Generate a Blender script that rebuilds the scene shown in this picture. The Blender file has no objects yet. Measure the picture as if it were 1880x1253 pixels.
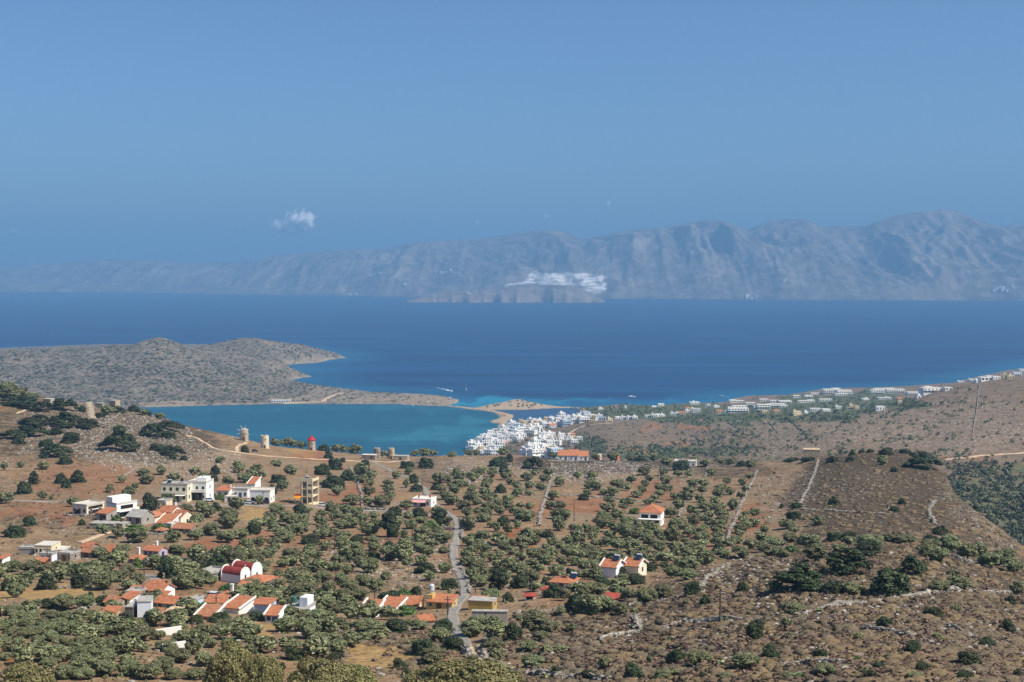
import bpy, math, random
import numpy as np
R = math.radians
rng = np.random.RandomState(7)
random.seed(7)
scene = bpy.context.scene
COL = scene.collection

# ---------------------------------------------------------------- camera, world, sun, exposure
W0, H0, F0 = 1880.0, 1253.0, 2600.0
HORIZON_V = 500.0
CAM_H = 250.0
PITCH = math.atan((H0 / 2 - HORIZON_V) / F0)
cam_data = bpy.data.cameras.new('camera')
cam_data.sensor_width = 36.0
cam_data.lens = 36.0 * F0 / W0
cam_data.clip_start = 1.0
cam_data.clip_end = 90000.0
cam = bpy.data.objects.new('camera', cam_data)
cam.location = (0, 0, CAM_H)
cam.rotation_euler = (math.pi / 2 - PITCH, 0, 0)
COL.objects.link(cam)
scene.camera = cam

SUN_EL, SUN_AZ = 50.0, 112.0          # azimuth clockwise from +Y (view direction): right and a little behind the camera
world = bpy.data.worlds.new('World')
scene.world = world
world.use_nodes = True
wn = world.node_tree
bg = wn.nodes['Background']
sky = wn.nodes.new('ShaderNodeTexSky')
sky.sky_type = 'NISHITA'
sky.sun_disc = False
sky.sun_elevation = R(SUN_EL)
sky.sun_rotation = R(SUN_AZ)
sky.altitude = 250
sky.air_density = 0.75
sky.dust_density = 2.0
sky.ozone_density = 10.0
tint = wn.nodes.new('ShaderNodeMix')
tint.data_type = 'RGBA'; tint.blend_type = 'MULTIPLY'; tint.inputs[0].default_value = 1.0
tint.inputs[7].default_value = (0.97, 1.0, 0.94, 1)          # the greener blue of this dry summer air
wn.links.new(sky.outputs[0], tint.inputs[6]); wn.links.new(tint.outputs[2], bg.inputs[0])
bg.inputs[1].default_value = 0.099
sun_data = bpy.data.lights.new('sun', 'SUN')
sun_data.energy = 4.0
sun_data.angle = R(0.5)
sun_data.color = (1.0, 0.94, 0.84)
sun = bpy.data.objects.new('sun', sun_data)
sun.location = (400, 200, 900)
sun.rotation_euler = (R(90 - SUN_EL), 0, R(-SUN_AZ) + math.pi)
# sun lamp shines along its local -Z: aim it from the sun position
from mathutils import Vector
sdir = Vector((math.sin(R(SUN_AZ)) * math.cos(R(SUN_EL)), math.cos(R(SUN_AZ)) * math.cos(R(SUN_EL)), math.sin(R(SUN_EL))))
sun.rotation_euler = (-sdir).to_track_quat('-Z', 'Y').to_euler()
COL.objects.link(sun)
scene.view_settings.view_transform = 'Standard'
scene.view_settings.look = 'None'
scene.view_settings.exposure = 0.58
scene.view_settings.gamma = 1.0
cy = scene.cycles
cy.max_bounces = 64
cy.diffuse_bounces = 2
cy.glossy_bounces = 2
cy.transmission_bounces = 2
cy.transparent_max_bounces = 6
cy.volume_bounces = 64
cy.use_denoising = True
cy.caustics_reflective = False
cy.caustics_refractive = False
cy.volume_max_steps = 256
cy.sample_clamp_indirect = 4.0
HAZE_DENSITY = 9.8e-5
HAZE_COLOR = (0.225, 0.45, 0.69)

# ---------------------------------------------------------------- pixel <-> ray helpers
CP, SP = math.cos(PITCH), math.sin(PITCH)
def ray(u, v):
    """photo pixel -> (X/Y, Z/Y) of the sight line"""
    x = (u - W0 / 2) / F0
    y = -(v - H0 / 2) / F0
    den = CP + y * SP
    return x / den, (-SP + y * CP) / den
def zat(v, Y):
    return CAM_H + Y * ray(W0 / 2, v)[1]
def pix(x, y, z):
    dz = z - CAM_H
    d = y * CP - dz * SP
    up = y * SP + dz * CP
    return W0 / 2 + F0 * x / d, H0 / 2 - F0 * up / d
def sea_at(u, v):
    t, s = ray(u, v)
    Y = -CAM_H / s
    return t * Y, Y

# ---------------------------------------------------------------- numpy noise
def _hash(ix, iy, seed):
    h = (ix.astype(np.int64) * 374761393 + iy.astype(np.int64) * 668265263 + seed * 974711) & 0xffffffff
    h = ((h ^ (h >> 13)) * 1274126177) & 0xffffffff
    h = h ^ (h >> 16)
    return (h & 0xffff) / 65535.0
def vnoise(x, y, seed=0):
    xi, yi = np.floor(x), np.floor(y)
    fx, fy = x - xi, y - yi
    fx = fx * fx * fx * (fx * (fx * 6 - 15) + 10)
    fy = fy * fy * fy * (fy * (fy * 6 - 15) + 10)
    a = _hash(xi, yi, seed); b = _hash(xi + 1, yi, seed)
    c = _hash(xi, yi + 1, seed); d = _hash(xi + 1, yi + 1, seed)
    return (a + (b - a) * fx) * (1 - fy) + (c + (d - c) * fx) * fy
def fbm(x, y, seed=0, octs=4, gain=0.5):
    s = np.zeros_like(x, dtype=float); a = 1.0; n = 0
    for o in range(octs):
        s += a * (vnoise(x * 2 ** o + 13.7 * o, y * 2 ** o - 7.3 * o, seed + o) * 2 - 1); n += a; a *= gain
    return s / n
def ridged(x, y, seed=0, octs=4, gain=0.5):
    s = np.zeros_like(x, dtype=float); a = 1.0; n = 0
    for o in range(octs):
        s += a * (1 - np.abs(vnoise(x * 2 ** o + 3.1 * o, y * 2 ** o + 5.9 * o, seed + o) * 2 - 1)); n += a; a *= gain
    return s / n
def sstep(a, b, x):
    t = np.clip((x - a) / (b - a), 0, 1)
    return t * t * (3 - 2 * t)

# ---------------------------------------------------------------- mesh helpers
def make_mesh(name, verts, faces, mats=(), midx=None, smooth=False):
    """verts (N,3) array, faces (M,k) array or list of arrays of one k each"""
    me = bpy.data.meshes.new(name)
    verts = np.asarray(verts, dtype=np.float32)
    if isinstance(faces, np.ndarray):
        faces = [faces]
    faces = [np.asarray(f, dtype=np.int32) for f in faces if len(f)]
    nl = sum(f.size for f in faces); nf = sum(len(f) for f in faces)
    me.vertices.add(len(verts)); me.vertices.foreach_set('co', verts.ravel())
    me.loops.add(nl); me.loops.foreach_set('vertex_index', np.concatenate([f.ravel() for f in faces]))
    tot = np.concatenate([np.full(len(f), f.shape[1], dtype=np.int32) for f in faces])
    st = np.concatenate([[0], np.cumsum(tot)[:-1]]).astype(np.int32)
    me.polygons.add(nf); me.polygons.foreach_set('loop_start', st); me.polygons.foreach_set('loop_total', tot)
    for m in mats:
        me.materials.append(m)
    if midx is not None:
        me.polygons.foreach_set('material_index', np.asarray(midx, dtype=np.int32))
    me.polygons.foreach_set('use_smooth', np.full(nf, bool(smooth)))
    me.update(calc_edges=True)
    return me
def add_obj(name, me, parent=None, loc=None):
    o = bpy.data.objects.new(name, me)
    COL.objects.link(o)
    if parent is not None:
        o.parent = parent
    if loc is not None:
        o.location = loc
    return o
def set_attr(me, name, arr):
    a = me.attributes.new(name, 'FLOAT', 'POINT')
    a.data.foreach_set('value', np.asarray(arr, dtype=np.float32).ravel())
def tag(o, label=None, cat=None, group=None, kind=None):
    if label: o['label'] = label
    if cat: o['category'] = cat
    if group: o['group'] = group
    if kind: o['kind'] = kind
    return o

# ---------------------------------------------------------------- heightfields laid out on sight bearings
def blur1(a, r, axis):
    if r <= 0: return a
    k = np.exp(-0.5 * (np.arange(-3 * r, 3 * r + 1) / r) ** 2); k /= k.sum()
    pad = [(0, 0), (0, 0)]; pad[axis] = (3 * r, 3 * r)
    b = np.pad(a, pad, mode='edge')
    out = np.zeros_like(a)
    for i, w in enumerate(k):
        sl = [slice(None), slice(None)]; sl[axis] = slice(i, i + a.shape[axis])
        out += w * b[tuple(sl)]
    return out
class HF:
    """height over (bearing t = X/Y, depth Y); real terrain, sampled finer where it is nearer"""
    def __init__(s, u0, u1, du, Y0, Y1, dlog, table=None, bu=6, bY=6):
        s.us = np.arange(u0, u1 + du * .5, du); s.ts = (s.us - W0 / 2) / F0
        n = int(math.log(Y1 / Y0) / dlog) + 1
        s.Ys = Y0 * np.exp(np.arange(n) * dlog); s.Y0, s.dlog = Y0, dlog
        s.T, s.YY = np.meshgrid(s.ts, s.Ys)
        s.X = s.T * s.YY
        if table:
            ks = sorted(table)
            prof = []
            for k in ks:
                p = sorted((Y, (z[1] if isinstance(z, tuple) else zat(z, Y))) for Y, z in table[k])
                prof.append(np.interp(np.log(s.Ys), np.log([a for a, _ in p]), [b for _, b in p]))
            prof = np.array(prof)
            s.Z = np.array([np.interp(s.us, ks, prof[:, j]) for j in range(n)])
            s.Z = blur1(blur1(s.Z, bu, 1), bY, 0)
        else:
            s.Z = np.zeros_like(s.X)
    def ground(s, x, y):
        t = x / y
        fi = np.clip((t - s.ts[0]) / (s.ts[1] - s.ts[0]), 0, len(s.ts) - 1.001)
        fj = np.clip(np.log(np.maximum(y, 1) / s.Y0) / s.dlog, 0, len(s.Ys) - 1.001)
        i = np.floor(fi).astype(int); j = np.floor(fj).astype(int)
        a = fi - i
        b = np.clip((y - s.Ys[j]) / (s.Ys[j + 1] - s.Ys[j]), 0, 1)
        Z = s.Z
        return (Z[j, i] * (1 - a) + Z[j, i + 1] * a) * (1 - b) + (Z[j + 1, i] * (1 - a) + Z[j + 1, i + 1] * a) * b
    def hit(s, u, v):
        t, sl = ray(u, v)
        fi = min(max((t - s.ts[0]) / (s.ts[1] - s.ts[0]), 0), len(s.ts) - 1.001)
        i = int(fi); a = fi - i
        z = s.Z[:, i] * (1 - a) + s.Z[:, i + 1] * a
        e = z - (CAM_H + s.Ys * sl)
        k = np.argmax(e >= 0)
        if e[k] < 0: return None
        if k == 0: Y = s.Ys[0]
        else:
            f = -e[k - 1] / (e[k] - e[k - 1]); Y = s.Ys[k - 1] * (1 - f) + s.Ys[k] * f
        return t * Y, Y, float(s.ground(np.array(t * Y), np.array(Y)))
    def normal_pix(s):
        return pix(s.X, s.YY, s.Z)
    def mesh(s, name, mats, keep=None, smooth=True):
        nY, nU = s.Z.shape
        idx = np.arange(nY * nU).reshape(nY, nU)
        f = np.stack([idx[:-1, :-1], idx[:-1, 1:], idx[1:, 1:], idx[1:, :-1]], -1)
        if keep is not None:
            kf = keep[:-1, :-1] | keep[:-1, 1:] | keep[1:, 1:] | keep[1:, :-1]
            f = f[kf]
        f = f.reshape(-1, 4)
        used = np.zeros(nY * nU, bool); used[f.ravel()] = True
        rem = np.cumsum(used) - 1
        s.used = used
        V = np.stack([s.X, s.YY, s.Z], -1).reshape(-1, 3)[used]
        return make_mesh(name, V, rem[f], mats, smooth=smooth)
    def attr(s, me, name, arr):
        set_attr(me, name, np.asarray(arr).ravel()[s.used])
def poly_sd(px, py, poly):
    """signed distance (inside +) of points to polygon"""
    P = np.asarray(poly, float); Q = np.roll(P, -1, 0)
    d2 = np.full(px.shape, 1e18); ins = np.zeros(px.shape, bool)
    for (ax, ay), (bx, by) in zip(P, Q):
        ex, ey = bx - ax, by - ay
        L = ex * ex + ey * ey + 1e-9
        h = np.clip(((px - ax) * ex + (py - ay) * ey) / L, 0, 1)
        d2 = np.minimum(d2, (px - ax - h * ex) ** 2 + (py - ay - h * ey) ** 2)
        c = (ay > py) != (by > py)
        if ey != 0:
            ins ^= c & (px < ex * (py - ay) / ey + ax)
    d = np.sqrt(d2)
    return np.where(ins, d, -d)
def pix_poly(pts):
    return [sea_at(u, v) for u, v in pts]
# ---------------------------------------------------------------- materials
def S(r, g, b):
    """sRGB 0-255 colour chip -> linear"""
    f = lambda c: ((c / 255.0) / 12.92) if c / 255.0 <= 0.04045 else (((c / 255.0) + 0.055) / 1.055) ** 2.4
    return (f(r), f(g), f(b), 1.0)
class NT:
    def __init__(s, name, rough=0.9, spec=0.15):
        s.m = bpy.data.materials.new(name); s.m.use_nodes = True
        s.t = s.m.node_tree; s.n = s.t.nodes; s.l = s.t.links
        s.b = s.n['Principled BSDF']
        s.b.inputs['Roughness'].default_value = rough
        s.b.inputs['Specular IOR Level'].default_value = spec
        s._co = None
    def co(s):
        if s._co is None:
            s._co = s.n.new('ShaderNodeTexCoord').outputs['Object']
        return s._co
    def link(s, a, b): s.l.new(a, b)
    def map(s, scale, vec=None):
        m = s.n.new('ShaderNodeMapping'); s.l.new(vec or s.co(), m.inputs[0]); m.inputs['Scale'].default_value = scale
        return m.outputs[0]
    def noise(s, scale, detail=4, rough=0.55, vec=None, dist=0.0):
        t = s.n.new('ShaderNodeTexNoise'); t.inputs['Scale'].default_value = scale
        t.inputs['Detail'].default_value = detail; t.inputs['Roughness'].default_value = rough
        t.inputs['Distortion'].default_value = dist
        s.l.new(vec or s.co(), t.inputs['Vector']); return t.outputs['Fac']
    def voro(s, scale, feat='F1', vec=None, out='Distance'):
        t = s.n.new('ShaderNodeTexVoronoi'); t.feature = feat; t.inputs['Scale'].default_value = scale
        s.l.new(vec or s.co(), t.inputs['Vector']); return t.outputs[out]
    def ramp(s, fac, stops):
        r = s.n.new('ShaderNodeValToRGB'); e = r.color_ramp.elements
        while len(e) > 1: e.remove(e[-1])
        for i, (p, c) in enumerate(stops):
            if not isinstance(c, (tuple, list)): c = (c, c, c, 1)
            x = e[0] if i == 0 else e.new(p)
            x.position = p; x.color = c if len(c) == 4 else (*c, 1)
        s.l.new(fac, r.inputs[0]); return r.outputs[0]
    def mix(s, fac, a, b, mode='MIX'):
        m = s.n.new('ShaderNodeMix'); m.data_type = 'RGBA'; m.blend_type = mode
        for v, k in ((fac, 0), (a, 6), (b, 7)):
            if isinstance(v, bpy.types.NodeSocket): s.l.new(v, m.inputs[k])
            elif isinstance(v, (int, float)):
                m.inputs[k].default_value = v if k == 0 else (v, v, v, 1)
            else: m.inputs[k].default_value = v
        return m.outputs[2]
    def math(s, op, a, b=0.0, clamp=False):
        m = s.n.new('ShaderNodeMath'); m.operation = op; m.use_clamp = clamp
        for v, k in ((a, 0), (b, 1)):
            if isinstance(v, bpy.types.NodeSocket): s.l.new(v, m.inputs[k])
            else: m.inputs[k].default_value = v
        return m.outputs[0]
    def attr(s, name):
        a = s.n.new('ShaderNodeAttribute'); a.attribute_name = name; return a.outputs['Fac']
    def rand(s):
        return s.n.new('ShaderNodeObjectInfo').outputs['Random']
    def color(s, c):
        if isinstance(c, bpy.types.NodeSocket): s.l.new(c, s.b.inputs['Base Color'])
        else: s.b.inputs['Base Color'].default_value = c
        return s
    def bump(s, h, dist=0.2, strength=0.6):
        b = s.n.new('ShaderNodeBump'); b.inputs['Distance'].default_value = dist; b.inputs['Strength'].default_value = strength
        s.l.new(h, b.inputs['Height']); s.l.new(b.outputs[0], s.b.inputs['Normal']); return s

def mat_hill():
    m = NT('dry_hillside', 0.95, 0.1)
    big = m.noise(0.018, 5, 0.6)
    med = m.noise(0.09, 5, 0.62)
    fine = m.noise(0.55, 5, 0.65)
    soil = m.ramp(med, [(0.28, S(108, 78, 54)), (0.45, S(132, 100, 71)), (0.58, S(146, 117, 87)), (0.75, S(170, 145, 116))])
    soil = m.mix(m.ramp(m.noise(0.035, 5, 0.65), [(0.36, 0.0), (0.58, 0.85)]), soil, m.ramp(fine, [(0.3, S(96, 82, 62)), (0.5, S(132, 113, 88)), (0.72, S(166, 145, 114))]))
    straw = m.ramp(fine, [(0.3, S(132, 104, 66)), (0.7, S(172, 142, 96))])
    scrub = m.ramp(fine, [(0.28, S(44, 38, 31)), (0.45, S(74, 63, 50)), (0.6, S(98, 83, 64)), (0.75, S(124, 104, 77))])
    rock = m.ramp(fine, [(0.3, S(118, 104, 90)), (0.7, S(190, 176, 158))])
    fac = m.math('ADD', m.attr('scrub'), m.math('MULTIPLY', m.math('SUBTRACT', med, 0.5), 1.6))
    fac = m.ramp(fac, [(0.35, 0.0), (0.65, 1.0)])
    c = m.mix(fac, soil, scrub)
    fs = m.ramp(m.math('ADD', m.attr('straw'), m.math('MULTIPLY', m.math('SUBTRACT', big, 0.5), 0.8)), [(0.45, 0.0), (0.6, 1.0)])
    c = m.mix(fs, c, straw)
    # pale stones lying in the earth
    vo = m.voro(0.9); vn = m.noise(0.16, 4, 0.6)
    st = m.math('MULTIPLY', m.ramp(vo, [(0.0, 1.0), (0.26, 1.0), (0.34, 0.0)]),
                m.ramp(m.math('ADD', m.attr('rock'), m.math('SUBTRACT', vn, 0.5)), [(0.36, 0.0), (0.56, 1.0)]))
    c = m.mix(st, c, rock)
    # small dark tussocks
    tv = m.voro(0.62); tn = m.noise(0.12, 3, 0.6)
    tu = m.math('MULTIPLY', m.ramp(tv, [(0.0, 1.0), (0.3, 0.9), (0.42, 0.0)]),
                m.ramp(m.math('ADD', m.math('MULTIPLY', m.attr('scrub'), 0.7), m.math('SUBTRACT', tn, 0.35)), [(0.3, 0.0), (0.6, 0.75)]))
    c = m.mix(tu, c, S(82, 72, 55))
    c = m.mix(m.attr('red'), c, m.mix(0.65, c, S(140, 72, 42)))
    m.color(c)
    m.bump(m.math('ADD', fine, m.math('MULTIPLY', vo, -0.5)), 0.5, 0.7)
    return m.m

def mat_mid():
    m = NT('brown_slopes', 0.95, 0.1)
    big = m.noise(0.012, 5, 0.6); med = m.noise(0.06, 5, 0.65); fine = m.noise(0.3, 4, 0.65)
    base = m.ramp(med, [(0.3, S(82, 69, 56)), (0.5, S(110, 91, 73)), (0.65, S(128, 108, 88)), (0.8, S(158, 139, 116))])
    base = m.mix(0.35, base, m.ramp(fine, [(0.3, S(66, 58, 46)), (0.7, S(172, 152, 128))]))
    green = m.ramp(fine, [(0.3, S(62, 68, 46)), (0.7, S(112, 112, 80))])
    fg = m.ramp(m.math('ADD', m.attr('green'), m.math('MULTIPLY', m.math('SUBTRACT', med, 0.5), 1.2)), [(0.42, 0.0), (0.6, 1.0)])
    c = m.mix(fg, base, green)
    c = m.mix(m.ramp(m.math('ADD', m.attr('red'), m.math('SUBTRACT', big, 0.5)), [(0.45, 0.0), (0.65, 0.8)]), c, S(146, 104, 76))
    vo = m.voro(0.33)
    st = m.math('MULTIPLY', m.ramp(vo, [(0.0, 1.0), (0.25, 1.0), (0.36, 0.0)]), m.ramp(m.math('ADD', m.attr('rock'), m.math('SUBTRACT', m.noise(0.05, 4), 0.5)), [(0.3, 0.0), (0.6, 0.8)]))
    c = m.mix(st, c, S(188, 170, 150))
    tv = m.voro(0.22)
    tu = m.math('MULTIPLY', m.ramp(tv, [(0.0, 1.0), (0.22, 0.9), (0.34, 0.0)]), m.ramp(m.noise(0.04, 3), [(0.4, 0.0), (0.6, 0.8)]))
    c = m.mix(tu, c, S(80, 74, 60))
    c = m.mix(m.attr('sand'), c, S(176, 154, 128))
    m.color(c); m.bump(fine, 1.5, 0.6)
    return m.m

def mat_headland():
    m = NT('headland_rock', 0.95, 0.1)
    med = m.noise(0.02, 6, 0.65); fine = m.noise(0.12, 5, 0.7)
    base = m.ramp(med, [(0.3, S(78, 70, 58)), (0.5, S(108, 96, 82)), (0.7, S(148, 131, 111))])
    base = m.mix(0.4, base, m.ramp(fine, [(0.3, S(72, 66, 58)), (0.7, S(170, 154, 136))]))
    vo = m.voro(0.085, vec=m.map((1, 0.6, 1)))
    tu = m.math('MULTIPLY', m.ramp(vo, [(0.0, 1.0), (0.32, 1.0), (0.5, 0.0)]), m.ramp(m.noise(0.025, 4, 0.6), [(0.34, 0.0), (0.5, 0.85)]))
    c = m.mix(tu, base, m.ramp(fine, [(0.3, S(62, 62, 52)), (0.7, S(92, 86, 74))]))
    c = m.mix(m.attr('sand'), c, m.ramp(fine, [(0.3, S(136, 118, 100)), (0.7, S(172, 154, 132))]))
    m.color(c); m.bump(fine, 3.0, 0.6)
    return m.m

def mat_far():
    m = NT('far_mountain_rock', 0.95, 0.05)
    med = m.noise(0.0012, 6, 0.65); fine = m.noise(0.008, 6, 0.7)
    c = m.ramp(med, [(0.3, S(62, 58, 50)), (0.5, S(98, 88, 79)), (0.7, S(146, 134, 121))])
    c = m.mix(0.36, c, m.ramp(fine, [(0.38, S(22, 26, 18)), (0.6, S(214, 196, 178))]))
    gl = m.noise(0.0035, 6, 0.65, vec=m.map((1, .16, .3)))
    c = m.mix(0.4, c, m.ramp(gl, [(0.38, S(50, 50, 42)), (0.5, S(98, 88, 79)), (0.62, S(160, 147, 132))]))
    vo = m.voro(0.006)
    c = m.mix(m.math('MULTIPLY', m.ramp(vo, [(0.2, 1.0), (0.4, 0.0)]), 0.45), c, S(64, 62, 48))
    c = m.mix(m.attr('quarry'), c, m.ramp(m.noise(0.010, 5, 0.7, vec=m.map((1, 1, 5))), [(0.36, S(150, 142, 134)), (0.55, S(240, 236, 230)), (0.7, S(250, 248, 244))]))
    c = m.mix(m.attr('cliff'), c, m.ramp(m.noise(0.012, 5, 0.7, vec=m.map((1, .25, .12))), [(0.3, S(92, 82, 76)), (0.7, S(172, 150, 134))]))
    m.color(c); m.bump(fine, 40.0, 0.5)
    return m.m

def mat_sea():
    m = NT('sea_water', 0.5, 0.18)
    wv = m.noise(0.05, 4, 0.6, vec=m.map((0.35, 1.6, 1)))
    streak = m.noise(0.0030, 7, 0.68, vec=m.map((0.3, 1.9, 1)))
    deep = m.ramp(streak, [(0.36, (0.002, 0.022, 0.080, 1)), (0.7, (0.008, 0.066, 0.180, 1))])
    shallow = m.ramp(streak, [(0.3, (0.010, 0.17, 0.28, 1)), (0.7, (0.018, 0.22, 0.33, 1))])
    bay = m.ramp(streak, [(0.34, (0.005, 0.055, 0.100, 1)), (0.62, (0.010, 0.105, 0.155, 1))])
    lag = (0.030, 0.075, 0.15, 1)
    c = m.mix(m.attr('shallow'), deep, shallow)
    c = m.mix(m.attr('bay'), c, bay)
    c = m.mix(m.math('MULTIPLY', m.attr('pale'), m.math('ADD', 0.25, streak)), c, (0.025, 0.165, 0.215, 1))
    c = m.mix(m.attr('lagoon'), c, lag)
    m.color(c)
    m.bump(wv, 0.9, 0.5)
    return m.m

def plain(name, col, rough=0.8, spec=0.2, var=0.10, scale=0.8, bump=0.0):
    m = NT(name, rough, spec)
    n = m.noise(scale, 5, 0.6)
    d = tuple(max(0, c * (1 - var * 1.6)) for c in col[:3]) + (1,)
    l = tuple(min(1, c * (1 + var)) for c in col[:3]) + (1,)
    m.color(m.ramp(n, [(0.3, d), (0.7, l)]))
    if bump: m.bump(n, bump, 0.5)
    return m.m
def stained_wall(name, col, stain=0.35, scale=0.5):
    """rendered wall with streaky weathering"""
    m = NT(name, 0.85, 0.15)
    n = m.noise(0.9, 5, 0.65, vec=m.map((1.6, 1.6, 0.35)))
    n2 = m.noise(3.0, 4, 0.6)
    d = tuple(c * (1 - stain) for c in col[:3]) + (1,)
    c = m.ramp(n, [(0.30, d), (0.52, col), (1.0, col)])
    m.color(m.mix(0.12, c, m.ramp(n2, [(0.3, d), (0.7, col)])))
    return m.m
def mat_tiles(name, a, b):
    m = NT(name, 0.85, 0.15)
    n = m.noise(1.2, 5, 0.65); v = m.voro(3.2, out='Color')
    c = m.ramp(n, [(0.28, a), (0.55, b), (0.8, tuple(min(1, x * 1.18) for x in b[:3]) + (1,))])
    m.color(m.mix(0.22, c, v, 'SOFT_LIGHT'))
    w = m.n.new('ShaderNodeTexWave'); w.inputs['Scale'].default_value = 2.6; w.wave_type = 'BANDS'; w.bands_direction = 'X'
    m.link(m.co(), w.inputs['Vector']); m.bump(w.outputs['Fac'], 0.08, 0.7)
    return m.m
def mat_stone(name, a, b, scale=2.2):
    m = NT(name, 0.95, 0.1)
    v = m.voro(scale, out='Color'); d = m.voro(scale, 'DISTANCE_TO_EDGE')
    bw = m.n.new('ShaderNodeRGBToBW'); m.link(v, bw.inputs[0])
    c = m.ramp(bw.outputs[0], [(0.15, a), (0.8, b)])
    c = m.mix(m.ramp(d, [(0.0, 0.55), (0.09, 0.0)]), c, tuple(x * 0.4 for x in a[:3]) + (1,))
    m.color(m.mix(0.3, c, m.ramp(m.noise(0.7, 4), [(0.3, a), (0.7, b)])))
    m.bump(d, 0.15, 0.8)
    return m.m
def mat_leaf(name, dark, mid, light, var=0.25):
    m = NT(name, 0.6, 0.25)
    g = m.n.new('ShaderNodeNewGeometry').outputs['Random Per Island']
    n = m.noise(0.9, 3, 0.6)
    f = m.math('ADD', m.math('MULTIPLY', g, 0.55), m.math('MULTIPLY', n, 0.45))
    c = m.ramp(f, [(0.2, dark), (0.5, mid), (0.85, light)])
    hs = m.n.new('ShaderNodeHueSaturation'); m.link(c, hs.inputs['Color'])
    r = m.rand()
    m.link(m.math('ADD', m.math('ADD', 1.0 - var / 2, m.math('MULTIPLY', r, var)), m.attr('tone')), hs.inputs['Value'])
    m.link(m.math('ADD', 0.47, m.math('MULTIPLY', r, 0.05)), hs.inputs['Hue'])
    m.color(hs.outputs[0])
    m.b.inputs['Subsurface Weight'].default_value = 0.0
    return m.m

M = {}
M['hill'] = mat_hill(); M['mid'] = mat_mid(); M['head'] = mat_headland(); M['far'] = mat_far(); M['sea'] = mat_sea()
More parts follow.
